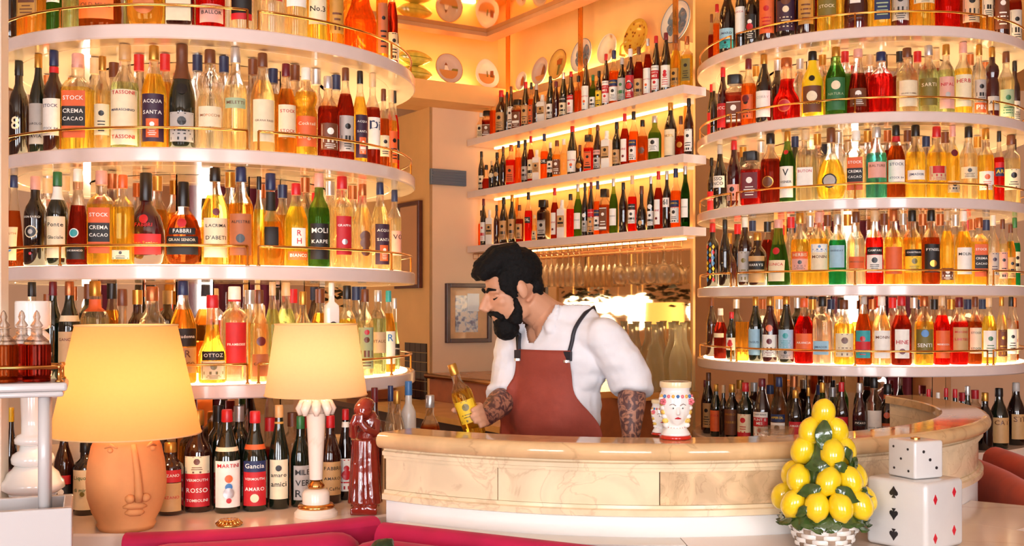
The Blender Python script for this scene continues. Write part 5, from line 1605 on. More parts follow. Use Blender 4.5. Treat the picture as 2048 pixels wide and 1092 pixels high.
def ivy(pos, k):
    b = MB()
    rr = random.Random(k)
    for i in range(70):
        c = Vector((pos[0] + rr.uniform(-.3, .3), pos[1] + rr.uniform(-.1, .1), pos[2] + rr.uniform(-.05, .07)))
        M3 = Matrix.Rotation(rr.uniform(0, 6.28), 3, 'Z') @ Matrix.Rotation(rr.uniform(-1, 1), 3, 'X')
        s = rr.uniform(.02, .045)
        vs = [c + M3 @ Vector(v) * s for v in ((-1, 0, 0), (0, -.5, .1), (1, 0, 0), (0, .5, .1))]
        b.add(vs, [(0, 1, 2, 3)])
    b.tube([(pos[0], pos[1], pos[2]), (pos[0], pos[1], CEIL - .002)], .006, 5)
    o = b.build('hanging_ivy', LEAFD)
    tag(o, 'dark trailing ivy hanging from the ceiling, %s beyond the left tower' % ORD[k], 'plant', 'hanging ivy', kind='stuff')
for k, (x, y) in enumerate(((1175, 592), (1330, 588), (1398, 600))):
    ivy(refl(x, y, 2.2), k)

# added fill lamp, out of view under the mirror panel, brightens pier and aisle
lp = Vector((-0.25, 5.35))
root = empty('fill_lamp', (lp.x, lp.y, MZ)); tag(root, 'added opal fill lamp out of view under the mirror panel above the bar aisle', 'lamp')
b = MB(); b.lathe([(.05, -.012), (.06, -.006), (.06, .011)], 24); b.build('fill_lamp_base', BRASS, root, auto=40)
b = MB(); b.ball((0, 0, -.03), (.055, .055, .035), 18, 10); b.build('fill_lamp_globe', emit('opal_fill_lamp', '#ffc98a', 40.0), root, smooth=True)
# ------------------------------------------------------------------ lamps and ornaments on the ledges
def bulb(pos, power, col=(1, .64, .33), r=.03):
    ld = bpy.data.lights.new('lamp_bulb', 'POINT'); ld.energy = power; ld.color = col; ld.shadow_soft_size = r
    o = bpy.data.objects.new('lamp_bulb', ld); COL.objects.link(o); o.location = pos
    return o
TERRA = mat('terracotta_clay', '#e2985c', 0.75, var=0.08, scale=14, bump=0.08)
# face lamp
Yl = 3.02
bp = px(253, 1056, Yl)
root = empty('face_lamp', (bp.x, Yl, BASEZ), rad(8)); tag(root, 'terracotta table lamp shaped as a face with a large orange shade', 'lamp')
k = Yl / F
mb = MB()
hz = lambda y: (1066 - y) * k
prof = [(.0, 0), (52 * k, 0), (57 * k, hz(1056)), (55 * k, hz(1050)), (66 * k, hz(1030)), (75 * k, hz(1000)), (77 * k, hz(970)), (74 * k, hz(935)), (67 * k, hz(900)), (60 * k, hz(886)), (40 * k, hz(878)), (12 * k, hz(872)), (.0, hz(870))]
def vase_r(z):
    for i in range(1, len(prof) - 1):
        if prof[i][1] <= z <= prof[i + 1][1]:
            t = (z - prof[i][1]) / max(1e-6, prof[i + 1][1] - prof[i][1]); return prof[i][0] + t * (prof[i + 1][0] - prof[i][0])
    return .05
b = MB(); b.lathe(prof[1:-1], 40); b.build('vase', TERRA, root, smooth=True)
fa = rad(21)                                   # face is turned to the right
def fpt(dx, y, out=0.0):
    z = hz(y); r = vase_r(z) + out
    a = fa + dx
    return Vector((r * math.sin(a), -r * math.cos(a), z))
b = MB()
b.tube([fpt(.02, 892, .002), fpt(.05, 915, .005), fpt(.08, 950, .009), fpt(.10, 985, .012), fpt(.105, 1001, .010)], [.007, .008, .009, .011, .0095], 10)
b.build('nose', TERRA, root, smooth=True)
for dx in (-.11, .27):
    b = MB(); b.ball(fpt(dx + .02, 995, .004), (.013, .012, .012), 12, 8); b.build('nostril', TERRA, root, smooth=True)
for (y, r_) in ((1012, .010), (1025, .0105)):
    b = MB(); pts = [fpt(dx, y - 3 * math.cos(dx * 5), .003) for dx in (-.26 + (.05 if y > 1020 else 0), -.1, .05, .2, .36 - (.05 if y > 1020 else 0))]
    b.tube(pts, [.003, r_, r_ * 1.1, r_, .003], 10); b.build('lip', TERRA, root, smooth=True)
for dx in (-.62, .62):
    b = MB(); b.tube([fpt(dx - .2, 898, .001), fpt(dx, 892, .004), fpt(dx + .2, 898, .001)], [.002, .005, .002], 8); b.build('eyelid', TERRA, root, smooth=True)
    b = MB(); b.ball(fpt(dx, 902, .001), (.008, .008, .007), 10, 7); b.build('eye', TERRA, root, smooth=True)
SHADE1 = shade_mat('orange_linen_shade', '#f2b87c'); SHADE2 = shade_mat('cream_linen_shade', '#f6cca0')
z0, z1 = hz(876), hz(660)
b = MB(); b.lathe([(144 * k, z0), (144 * k, z0 + .002), (98 * k, z1 - .002), (98 * k, z1)], 48, cap0=False, cap1=False); b.build('lamp_shade', SHADE1, root, smooth=True)
for (rr_, zz_) in ((144.5 * k, z0), (98.5 * k, z1)):
    b = MB(); b.tube([(rr_ * math.cos(2 * PI * i / 48), rr_ * math.sin(2 * PI * i / 48), zz_) for i in range(49)], .0022, 6); b.build('shade_trim', mat('shade_binding', '#f3c98c', 0.7), root, smooth=True)
b = MB(); b.lathe([(.008, hz(874)), (.008, z0 + .08)], 10); b.build('socket', BRASS, root)
bulb((bp.x, Yl, BASEZ + (z0 + z1) / 2 - .02), 2.1)

# column lamp
Yc = 3.2
bp = px(632, 1031, Yc); k = Yc / F
root = empty('column_lamp', (bp.x, Yc, BASEZ)); tag(root, 'white marble column table lamp with cream shade left of the statue', 'lamp')
hz2 = lambda y: max(0.0, (1031 - y) * k)
WM = marble('white_alabaster', '#f3e4d2', '#d8b494', 5, 0.2, 0.04)
b = MB(); b.lathe([(43 * k, 0), (43 * k, hz2(1023)), (38 * k, hz2(1018)), (36 * k, hz2(1015))], 36); b.build('base', WM, root, auto=40)
b = MB(); b.lathe([(36 * k, hz2(1015)), (37 * k, hz2(1011)), (33 * k, hz2(1006))], 36); b.build('brass_ring', BRASS, root, smooth=True)
b = MB(); b.lathe([(27 * k, hz2(1006)), (27 * k, hz2(985)), (24 * k, hz2(980)), (16 * k, hz2(976))], 36); b.build('plinth', WM, root, auto=40)
b = MB(); b.lathe([(16 * k, hz2(976)), (17 * k, hz2(970)), (11 * k, hz2(962)), (9 * k, hz2(958))], 28); b.build('brass_collar', BRASS, root, smooth=True)
b = MB(); b.lathe([(13 * k, hz2(958)), (14 * k, hz2(930)), (19 * k, hz2(832)), (20 * k, hz2(826))], 32); b.build('shaft', WM, root, auto=50)
b = MB(); b.lathe([(18 * k, hz2(826)), (21 * k, hz2(815)), (16 * k, hz2(800)), (11 * k, hz2(788))], 32); b.build('capital', WM, root, smooth=True)
for i in range(8):
    a = 2 * PI * i / 8 + .2
    b = MB()
    d = Vector((math.cos(a), math.sin(a), 0))
    pts = [d * (16 * k) + Vector((0, 0, hz2(800))), d * (25 * k) + Vector((0, 0, hz2(806))), d * (32 * k) + Vector((0, 0, hz2(818))), d * (31 * k) + Vector((0, 0, hz2(829)))]
    b.tube(pts, [.008, .014, .013, .006], 8); b.build('acanthus_leaf', WM, root, smooth=True)
z0, z1 = hz2(789), hz2(648)
b = MB(); b.lathe([(101 * k, z0), (101 * k, z0 + .002), (81 * k, z1 - .002), (81 * k, z1)], 44, cap0=False, cap1=False); b.build('lamp_shade', SHADE2, root, smooth=True)
for (rr_, zz_) in ((101.5 * k, z0), (81.5 * k, z1)):
    b = MB(); b.tube([(rr_ * math.cos(2 * PI * i / 44), rr_ * math.sin(2 * PI * i / 44), zz_) for i in range(45)], .002, 6); b.build('shade_trim', mat('shade_binding', '#f3c98c', 0.7), root, smooth=True)
b = MB(); b.lathe([(.007, hz2(790)), (.007, z0 + .06)], 10); b.build('socket', BRASS, root)
bulb((bp.x, Yc, BASEZ + (z0 + z1) / 2), 0.85, (1, .68, .40))

# brass dish
p_ = px(447, 1051, 3.00)
root = empty('brass_dish', (p_.x, p_.y + .06, BASEZ)); tag(root, 'small brass shell dish in front of the vermouth bottles', 'dish')
b = MB()
for i in range(16):
    a = 2 * PI * i / 16
    q = MB(); q.tube([(0.006 * math.cos(a), 0.006 * math.sin(a), .015), (.024 * math.cos(a), .024 * math.sin(a), .013), (.036 * math.cos(a), .030 * math.sin(a), .004)], [.003, .005, .004], 6)
    q.build('shell_rib', BRASS, root, smooth=True)
b.lathe([(.034, 0), (.036, .003), (.02, .012), (.004, .015)], 24); b.build('dish_body', BRASS, root, smooth=True)

# statue of a draped mourning figure
Ys = 3.235
bp = px(730, 1034, Ys); k = Ys / F
root = empty('statue', (bp.x, Ys, BASEZ)); tag(root, 'dark red glazed statue of a draped figure hiding its face', 'statue')
RG = mat('oxblood_glaze', '#7e2418', 0.12, coat=1.0, var=0.35, scale=16)
def sp_(x, y, dy=0.0):
    return Vector(((x - 731) * k * 1.12, dy * 1.1, (1034 - y) * k))
mb = MB()
mb.ball(sp_(729, 826, -.012), (.0285, .031, .029))              # bowed head
mb.ball(sp_(733, 815, -.004), (.026, .028, .020))
mb.ball(sp_(737, 855, .004), (.032, .026, .045))                # shoulders, chest
mb.ball(sp_(734, 890, .002), (.031, .026, .05))
mb.tube([sp_(716, 850, -.012), sp_(712, 875, -.03), sp_(714, 852, -.040), sp_(720, 836, -.040)], [.013, .014, .012, .012], 10)   # arm raised to the face
mb.tube([sp_(752, 848, -.002), sp_(752, 872, -.022), sp_(736, 862, -.040), sp_(724, 846, -.042)], [.014, .014, .012, .011], 10)
for i in range(4):
    mb.tube([sp_(718 + i * 4, 848, -.047), sp_(720 + i * 3.5, 832, -.046)], [.005, .0045], 6)
for i in range(13):                                             # folds of the robe
    a = 2 * PI * i / 13
    x0, y0 = .030 * math.cos(a), .023 * math.sin(a)
    x1, y1 = .040 * math.cos(a + .08), .032 * math.sin(a + .08)
    zt_, zm = (1034 - 885) * k, (1034 - 950) * k
    mb.tube([(x0, y0, zt_), (x0 * 1.12, y0 * 1.12, zm), (x1, y1, .030)], [.010, .0115, .0125], 8)
mb.lathe([(.034, .022), (.031, .09), (.027, .2)], 16)
mb.v = [(q[0] * 1.0, q[1], q[2]) for q in mb.v]
remeshed('figure', mb, .0030, RG, root, 2)
mb = MB()
rr = random.Random(4)
mb.box((0, 0, .011), (.078, .07, .021))
for i in range(34):
    a = rr.uniform(0, 6.28)
    mb.ball((.034 * math.cos(a), .030 * math.sin(a), rr.uniform(.020, .032)), rr.uniform(.006, .011), 8, 6)
remeshed('rocky_base', mb, .0028, RG, root, 1)

# lemon centrepiece
Yc = 2.79
bp = px(1647, 1088, Yc)
root = empty('lemon_centrepiece', (bp.x, Yc, BASEZ)); tag(root, 'glazed ceramic tower of lemons in a white woven basket', 'centrepiece')
k = Yc / F
zL = lambda y: BASEZ * 0 + (1085 - y) * k
LEM = mat('lemon_glaze', '#f4d01e', 0.18, coat=0.7, var=0.10, scale=25, bump=0.12)
LEF = mat('leaf_glaze', '#3c5426', 0.15, coat=0.8, var=0.35, scale=40, bump=0.3)
def lemon_mesh():
    b = MB()
    n, m = 14, 18
    L = .040
    for i in range(n + 1):
        t = -1 + 2 * i / n
        r = .0305 * max(0, 1 - abs(t) ** 2.3) ** 0.62
        if t > .82: r = max(r * .75, .0055 * (1.05 - t) / .2 + .002)
        if t < -.9: r = max(r * .8, .003)
        for j in range(m):
            a = 2 * PI * j / m
            b.v.append((r * math.cos(a), r * math.sin(a), -t * L))
    for i in range(n):
        for j in range(m):
            j2 = (j + 1) % m
            b.f.append([i * m + j, (i + 1) * m + j, (i + 1) * m + j2, i * m + j2]); b.mi.append(0)
    b.f.append(list(range(m))); b.mi.append(0)
    b.f.append([n * m + j for j in reversed(range(m))]); b.mi.append(0)
    me = b.mesh('lemon', LEM); me.polygons.foreach_set('use_smooth', [True] * len(me.polygons)); return me
LM = lemon_mesh()
def leaf_mesh():
    b = MB()
    n = 6
    for i in range(n + 1):
        t = i / n
        wd = .017 * math.sin(PI * min(1, t * .92 + .06)) ** .8
        b.v.append((-wd, .004 * math.sin(9 * t), -.06 * t + .03)); b.v.append((0, -.006 - .004 * math.sin(7 * t), -.06 * t + .03)); b.v.append((wd, .004 * math.cos(8 * t), -.06 * t + .03))
    for i in range(n):
        for j in range(2):
            a = i * 3 + j
            b.f.append([a, a + 3, a + 4, a + 1]); b.mi.append(0)
    o = len(b.v)
    b.v.extend([(x, y + .003, z) for x, y, z in b.v[:o]])
    b.f.extend([[i + o for i in f][::-1] for f in b.f[:]]); b.mi = [0] * len(b.f)
    me = b.mesh('leaf', LEF); me.polygons.foreach_set('use_smooth', [True] * len(me.polygons)); return me
LFM = leaf_mesh()
def put(me, nm, x, y, z, yaw, tilt, roll=0.0, s=1.0):
    o = bpy.data.objects.new(nm, me); COL.objects.link(o); o.parent = root
    o.location = (x, y, z)
    o.rotation_euler = (Matrix.Rotation(yaw, 3, 'Z') @ Matrix.Rotation(tilt, 3, 'X') @ Matrix.Rotation(roll, 3, 'Y')).to_euler()
    o.scale = (s, s, s)
cone = lambda y: max(0.0, .012 + .094 * (y - 815) / 180.0)
rows = [(818, [(1650, 0)]), (855, [(1612, -1), (1673, 1)]), (893, [(1605, -1), (1653, 0), (1702, 1)]), (945, [(1590, -1), (1639, -.2), (1685, .4), (1719, 1)]), (992, [(1576, -1), (1613, -.5), (1657, 0), (1702, .5), (1735, 1)])]
for (yy, ls) in rows:
    R_ = cone(yy) if yy > 820 else 0
    for (xx, _) in ls:
        dx = max(-R_, min(R_, (xx - 1647) * k))
        dy = -math.sqrt(max(0, R_ * R_ - dx * dx))
        yaw = math.atan2(dx, -dy) if R_ else 0
        put(LM, 'lemon', dx, dy, zL(yy), yaw, rad(-18) if R_ else rad(20), rad(random.uniform(-22, 22)), .98)
    nb = len(ls)                                    # the side away from us
    for q in range(nb):
        a = rad(180) + (q - (nb - 1) / 2) * rad(150) / max(1, nb)
        if R_:
            put(LM, 'lemon', R_ * math.sin(a), -R_ * math.cos(a), zL(yy), a, rad(-18), rad(random.uniform(-22, 22)), .98)
def put_leaf(x, y, s=1.0, roll=0.0, out=.016):
    yw = y
    R_ = cone(yw) + out
    dx = max(-R_, min(R_, (x - 1647) * k)); dy = -math.sqrt(max(0, R_ * R_ - dx * dx))
    put(LFM, 'leaf', dx, dy, zL(y), math.atan2(dx, -dy), rad(-12), roll, s)
for (x, y, s, r_) in ((1636, 858, 1.25, .1), (1616, 915, .9, 1.4), (1688, 900, 1.0, -.5), (1668, 918, .8, -1.2), (1700, 917, .7, .4), (1628, 918, .8, -1.3), (1600, 962, 1.0, 1.2), (1670, 968, 1.1, -1.0), (1716, 970, .9, -1.1), (1585, 1000, .7, .8)):
    put_leaf(x, y, s, r_)
for i in range(26):                                  # collar of leaves on the basket rim
    a = 2 * PI * i / 26
    put(LFM, 'leaf', .098 * math.sin(a), -.098 * math.cos(a), zL(1022) + random.uniform(-.006, .006), a, rad(-35), rad(random.choice((70, -70, 40, -40)) + random.uniform(-15, 15)), 1.05)
b = MB(); b.lathe([(.001, zL(1010)), (.085, zL(1010)), (.05, zL(920)), (.012, zL(830))][1:], 24); b.build('core', LEF, root, smooth=True)
# woven basket: strands in rows, alternately proud
BW = mat('basket_glaze', '#efe9e0', 0.25, coat=0.4, var=0.06, scale=40); BD = mat('basket_shade', '#b49a84', 0.5, var=0.15, scale=40)
b = MB(); b.lathe([(.062, 0), (.088, zL(1030))], 32); b.build('basket_wall', BD, root, smooth=True)
nrow, ncol = 5, 16
for r_ in range(nrow):
    z = .006 + r_ * (zL(1030) - .008) / nrow
    h = (zL(1030) - .006) / nrow * .86
    Rr = .062 + .026 * (z + h / 2) / zL(1030)
    q = MB()
    al = 2 * PI / ncol
    n = 5
    for i in range(n + 1):
        a = -al * .68 + 2 * al * .68 * i / n
        bulge = .0055 * math.cos((i / n - .5) * PI)
        for zz in (0, h * .5, h):
            rr_ = Rr + bulge + (.002 if zz == h * .5 else 0)
            q.v.append((rr_ * math.sin(a), -rr_ * math.cos(a), zz))
    for i in range(n):
        for j in range(2):
            a = i * 3 + j; q.f.append([a, a + 3, a + 4, a + 1]); q.mi.append(0)
    me = q.mesh('weave_strand', BW); me.polygons.foreach_set('use_smooth', [True] * len(me.polygons))
    for c in range(ncol // 2):
        o = bpy.data.objects.new('weave_strand', me); COL.objects.link(o); o.parent = root
        o.location = (0, 0, z); o.rotation_euler = (0, 0, (2 * c + (r_ % 2)) * al)
b = MB(); b.tube([(.092 * math.cos(2 * PI * i / 32), .092 * math.sin(2 * PI * i / 32), zL(1030)) for i in range(33)], .006, 8); b.build('basket_rim', BW, root, smooth=True)

# card cube and die
DICE = mat('dice_glaze', '#dcd8d4', 0.22, coat=0.4, var=0.02)
INK = mat('black_enamel', '#2a2628', 0.3); REDE = mat('red_enamel', '#d01c30', 0.3)
def rcube(name, c, s, rz, rx, parent):
    b = MB(); b.box((0, 0, 0), (s, s, s)); o = b.build(name, DICE, parent, smooth=True)
    bv = o.modifiers.new('b', 'BEVEL'); bv.width = s * .07; bv.segments = 4
    o.data.set_sharp_from_angle(angle=rad(180))
    o.location = (0, 0, s / 2)
    return o
def mark(kind, u, v, s, face, parent, mt, size):
    """raised enamel pip on a cube face; u,v in -1..1, face 'L' (local -x) or 'R' (local -y)"""
    b = MB()
    if kind == 'diamond':
        poly = [(0, -1.35), (.9, 0), (0, 1.35), (-.9, 0)]
    elif kind == 'spade':
        poly = [(0, 1.3), (.35, .75), (.9, .1), (.95, -.35), (.6, -.65), (.15, -.45), (.45, -1.1), (-.45, -1.1), (-.15, -.45), (-.6, -.65), (-.95, -.35), (-.9, .1), (-.35, .75)]
    elif kind == 'spade_down':
        poly = [(0, -1.3), (.35, -.75), (.9, -.1), (.95, .35), (.6, .65), (.15, .45), (.45, 1.1), (-.45, 1.1), (-.15, .45), (-.6, .65), (-.95, .35), (-.9, -.1), (-.35, -.75)][::-1]
    else:
        poly = [(math.cos(2 * PI * i / 12), math.sin(2 * PI * i / 12)) for i in range(12)]
    n = len(poly); h = s / 2
    def P(a, c, d):
        x, z = u * h + a * size, v * h + c * size
        return (x, -h - d, z) if face == 'R' else (-h - d, -x, z)
    b.add([P(a, c, -.001) for a, c in poly] + [P(a, c, .0012) for a, c in poly], [list(range(n, 2 * n))] + [[i, (i + 1) % n, n + (i + 1) % n, n + i] for i in range(n)])
    nm = {'diamond': 'diamond_mark', 'spade': 'spade_mark', 'spade_down': 'spade_mark'}.get(kind, 'pip')
    o = b.build(nm, mt, parent); o.location = (0, 0, s / 2)
Yd = 2.80
S1 = .172
edge = px(1853, 1105, 2.70)
rzc = rad(38)
# near vertical edge stands at local (-h,-h)
h = S1 / 2
dirx = Vector((math.cos(rzc), math.sin(rzc))); diry = Vector((-math.sin(rzc), math.cos(rzc)))
cc = Vector((edge.x, edge.y)) + dirx * h + diry * h
root = empty('card_cube', (cc.x, cc.y, BASEZ + .001), rzc); tag(root, 'large white ceramic cube with spades and diamonds beside the lemons', 'ornament')
rcube('cube_body', None, S1, 0, 0, root)
for (v, kd) in ((.62, 'spade'), (0, 'spade_down'), (-.6, 'spade_down')):
    mark(kd, -.05, v, S1, 'L', root, INK, .0125)
for (u, v) in ((-.55, .5), (.45, .62), (-.55, -.62), (.45, -.5)):
    mark('diamond', u, v, S1, 'R', root, REDE, .0095)
S2 = .095
rz2 = rad(24)
c2 = Vector((cc.x, cc.y)) + Vector((.002, .0))
root = empty('die', (c2.x, c2.y, BASEZ + .002 + S1), rz2); tag(root, 'smaller white die with black pips on top of the card cube', 'ornament')
rcube('die_body', None, S2, 0, 0, root)
for (u, v) in ((-.55, .6), (.5, .55), (0, 0), (-.5, -.55), (.55, -.6)):
    mark('pip', u, v, S2, 'L', root, INK, .0032)
for (u, v) in ((-.4, .45), (.05, 0), (.5, -.45)):
    mark('pip', u, v, S2, 'R', root, INK, .0040)
b = MB(); b.lathe([(.012, 0), (.012, .004), (.009, .005)], 16, (0, 0, S2)); b.build('brass_knob', BRASS, root, auto=40)

# head vase on the counter
def head_vase(x, ybase, Y, h, label, main=True):
    p_ = px(x, ybase, Y)
    root = empty('head_vase', (p_.x, p_.y, zt + .0005)); tag(root, label, 'vase', 'maiolica head vases')
    s = h
    SK = WHITEC
    mb = MB()
    mb.lathe([(.24 * s, .06 * s), (.27 * s, .07 * s), (.19 * s, .20 * s), (.17 * s, .24 * s), (.21 * s, .33 * s), (.27 * s, .45 * s), (.29 * s, .62 * s), (.28 * s, .76 * s), (.24 * s, .84 * s), (.26 * s, .90 * s), (.265 * s, .995 * s)], 28)
    mb.ball((0, -.13 * s, .46 * s), (.17 * s, .17 * s, .22 * s))           # face
    mb.ball((0, -.18 * s, .31 * s), (.07 * s, .07 * s, .06 * s))           # chin
    mb.tube([(0, -.285 * s, .56 * s), (0, -.325 * s, .44 * s)], [.022 * s, .034 * s], 8)
    remeshed('vase_body', mb, .0032 if main else .004, SK, root, 2)
    b = MB(); b.lathe([(.27 * s, 0), (.285 * s, .02 * s), (.27 * s, .062 * s)], 28); b.build('red_foot', mat('red_glaze', '#c8281c', 0.15, coat=0.5), root, smooth=True)
    yel = mat('yellow_hair_glaze', '#eec05a', 0.2, coat=0.4, var=0.3, scale=50); pnk = mat('pink_rose_glaze', '#e0707a', 0.2, coat=.4, var=.3, scale=60)
    for sx in (-1, 1):
        for i in range(7):
            zz = (.70 - .075 * i) * s
            b = MB(); b.ball((sx * (.25 - .012 * i) * s, -.10 * s, zz), (.06 * s, .075 * s, .05 * s), 10, 7); b.build('curl', yel if i % 2 else WHITEC, root, smooth=True)
        for i in range(5):
            a = i * 1.256
            b = MB(); b.ball((sx * .24 * s + .035 * s * math.cos(a), -.19 * s, .66 * s + .035 * s * math.sin(a)), .03 * s, 8, 6); b.build('rose', pnk, root, smooth=True)
        b = MB(); b.ball((sx * .085 * s, -.282 * s, .555 * s), (.036 * s, .016 * s, .015 * s), 10, 6); b.build('eye', mat('eye_white', '#fbf8f2', 0.1), root, smooth=True)
        b = MB(); b.ball((sx * .083 * s, -.294 * s, .555 * s), (.014 * s, .008 * s, .014 * s), 8, 6); b.build('iris', INK, root, smooth=True)
        b = MB(); b.tube([(sx * .035 * s, -.30 * s, .60 * s), (sx * .09 * s, -.287 * s, .63 * s), (sx * .14 * s, -.255 * s, .605 * s)], .0055 * s, 6); b.build('eyebrow', mat('brow_brown', '#6a4a38', 0.4), root, smooth=True)
    b = MB(); b.tube([(-.055 * s, -.292 * s, .375 * s), (0, -.312 * s, .385 * s), (.055 * s, -.292 * s, .375 * s)], [.006 * s, .02 * s, .006 * s], 8); b.build('lips', mat('lip_red', '#c01424', 0.15), root, smooth=True)
    for i in range(9):                          # diadem and necklace
        a = rad(-64 + 16 * i)
        mt = (mat('gold_glaze2', '#e8b04a', .2), mat('blue_glaze', '#3a6fb0', .2), pnk)[i % 3]
        b = MB(); b.ball((.29 * s * math.sin(a), -.285 * s * math.cos(a), .755 * s), (.03 * s, .02 * s, .032 * s), 8, 6); b.build('diadem_bead', mt, root, smooth=True)
        b = MB(); b.ball((.185 * s * math.sin(a), -.185 * s * math.cos(a), (.225 - .03 * math.cos(a)) * s), .010 * s, 6, 5); b.build('necklace_bead', mat('orange_bead', '#d86a30', .3), root, smooth=True)
    b = MB(); b.lathe([(.272 * s, .90 * s), (.278 * s, .95 * s), (.272 * s, .998 * s)], 28, cap0=False, cap1=False); b.build('crown_band', mat('crown_cream', '#f0dcae', .2), root, smooth=True)
head_vase(1351, 883, 2.985, .155, 'large white maiolica head vase with red lips on the counter')
head_vase(1322, 872, 3.075, .098, 'small maiolica head vase half hidden behind the large one', False)
# glass ashtray on the counter
p_ = px(1556, 880, 3.0)
root = empty('glass_ashtray', (p_.x, p_.y + .03, zt + .0005)); tag(root, 'clear glass ashtray on the counter beside the lemons', 'ashtray')
b = MB(); b.lathe([(.045, 0), (.05, .003), (.052, .024), (.049, .026), (.043, .008), (.002, .006)], 28); b.build('ashtray_body', WG, root, smooth=True)

# turned white pedestal on the ledge at the far left
Yp = 3.02
bp = px(66, 1030, Yp); k = Yp / F
root = empty('turned_pedestal', (bp.x, Yp, BASEZ)); tag(root, 'white glazed turned pedestal with stacked rings at the far left', 'pedestal')
hp = lambda y: (BASEZ * 0 + (E - BASEZ) + (HOR - y) * k)
def ring_stack(rows_, nm):
    b = MB(); b.lathe([(r * k, hp(y)) for r, y in rows_], 40); b.build(nm, WHITEC, root, smooth=True)
ring_stack([(44, 1021), (44, 1010), (42, 995), (46, 985)], 'foot')
ring_stack([(46, 985), (60, 975), (58, 962), (52, 955), (48, 945), (40, 938), (34, 930)], 'wide_ring')
ring_stack([(34, 930), (40, 925), (41, 916), (38, 908), (26, 900), (24, 890)], 'middle_ring')
ring_stack([(24, 890), (34, 886), (35, 878), (30, 870), (22, 866), (22, 840), (24, 790), (22, 760)], 'upper_ring')
ring_stack([(22, 760), (34, 754), (36, 744), (28, 734), (24, 726), (33, 718), (35, 706), (27, 697), (24, 688), (31, 680), (32, 670), (22, 660)], 'spiral_rings')
ring_stack([(22, 660), (33, 655), (34, 650), (34, 606), (33, 602)], 'top_cylinder')

# white bar cart with ribbed decanters
Yk = 2.56
k = Yk / F
cart = empty('bar_cart', (0, 0, 0)); tag(cart, 'white bar cart with brass gallery in the left foreground', 'cart')
CW = mat('cart_white', '#cfcac8', 0.25, coat=.3)
xr = (147 - 1024) * k; xl = xr - .46
za = zpx(762, Yk)
y0, y1 = Yk - .035, Yk + .125
b = MB(); b.box(((xl + xr) / 2, (y0 + y1) / 2, za - .011), (xr - xl, y1 - y0, .020)); b.build('tray_top', CW, cart, bevel=.006)
b = MB(); b.box(((xl + xr) / 2 - .004, (y0 + y1) / 2, za - .0275), (xr - xl - .008, y1 - y0 - .008, .013)); b.build('tray_moulding', CW, cart, bevel=.005)
zb2 = zpx(1016, Yk)
for (lx, ly) in ((xr - .050, y0 + .03), (xl + .06, y0 + .03), (xr - .050, y1 - .03), (xl + .06, y1 - .03)):
    b = MB(); b.lathe([(.0135, zb2 - .02), (.0135, za - .034)], 16, (lx, ly, 0)); b.build('cart_post', CW, cart, smooth=True)
    b = MB(); b.lathe([(.016, 0.002), (.016, zb2 - .25)], 12, (lx, ly, 0)); b.build('leg', CW, cart, smooth=True)
b = MB()
for (cx, cyy, sx, sy) in (((xl + xr) / 2, y0 - .012, xr - xl + .02, .02), ((xl + xr) / 2, y1 + .012, xr - xl + .02, .02), (xr, (y0 + y1) / 2, .02, y1 - y0 + .004), (xl, (y0 + y1) / 2, .02, y1 - y0 + .004)):
    q = MB(); q.box((cx, cyy, zb2 - .115), (sx, sy, .25)); q.build('bin_side', CW, cart, bevel=.003)
b = MB(); b.box(((xl + xr) / 2, (y0 + y1) / 2, zb2 - .235), (xr - xl - .02, y1 - y0, .012)); b.build('bin_floor', CW, cart)
zr2 = za + .034
b = MB(); b.tube([(xl, y0 + .012, zr2), (xr - .022, y0 + .012, zr2), (xr - .014, y0 + .02, zr2), (xr - .014, y1 - .012, zr2)], .0045, 8); rl = b.build('gallery_rail', BRASS, cart, smooth=True)
for (lx, ly) in ((xr - .018, y0 + .016), (xr - .24, y0 + .012), (xr - .014, y1 - .012)):
    b = MB(); b.lathe([(.009, 0), (.009, .003), (.005, .006), (.004, .030), (.0075, .034), (.005, .040)], 10, (lx, ly, za - .0005)); b.build('rail_post', BRASS, rl, smooth=True)
CP = Vector((xr, y0)); CR = Matrix.Rotation(rad(21), 2)      # the cart stands a little turned
cl = CP - CR @ CP
cart.location = (cl.x, cl.y, 0); cart.rotation_euler = (0, 0, rad(21))
RIB = glass('ribbed_glass', '#e8e4e0', .4, .05, 1.35)
def ribbed(u_, v_, liq, lab):
    p_ = CP + CR @ Vector((-u_, v_))
    root = empty('ribbed_decanter', (p_.x, p_.y, za - .0005)); tag(root, lab, 'decanter', 'ribbed decanters on the bar cart')
    R = .030
    def rib(r, z0_, z1_, m, nm):
        b = MB(); n = 48
        for (rr_, z) in ((r * .96, z0_), (r, z0_ + .003), (r, z1_ - .003), (r * .96, z1_)):
            for i in range(n):
                a = 2 * PI * i / n
                q = rr_ * (1 + (.035 if i % 2 else 0))
                b.v.append((q * math.cos(a), q * math.sin(a), z))
        for i in range(3):
            for j in range(n):
                j2 = (j + 1) % n
                b.f.append([i * n + j, i * n + j2, (i + 1) * n + j2, (i + 1) * n + j]); b.mi.append(0)
        b.f.append([j for j in reversed(range(n))]); b.mi.append(0); b.f.append([3 * n + j for j in range(n)]); b.mi.append(0)
        b.build(nm, m, root)
    rib(R, .014, .086, lq(liq), 'ribbed_body')
    b = MB(); b.lathe([(R * .98, 0), (R, .002), (R, .013)], 28); b.build('foot', lq(liq), root, smooth=True)
    b = MB(); b.lathe([(R * .98, .0865), (R * .9, .094), (R * .55, .104), (R * .42, .108), (R * .42, .122), (R * .6, .124)], 24); b.build('shoulder', RIB, root, smooth=True)
    b = MB(); b.lathe([(.010, .1245), (.014, .130), (.006, .142), (.008, .150), (.005, .160), (.001, .165)], 16); b.build('stopper', RIB, root, smooth=True)
ribbed(.137, .055, 'q', 'ribbed glass decanter at the left edge of the bar cart')
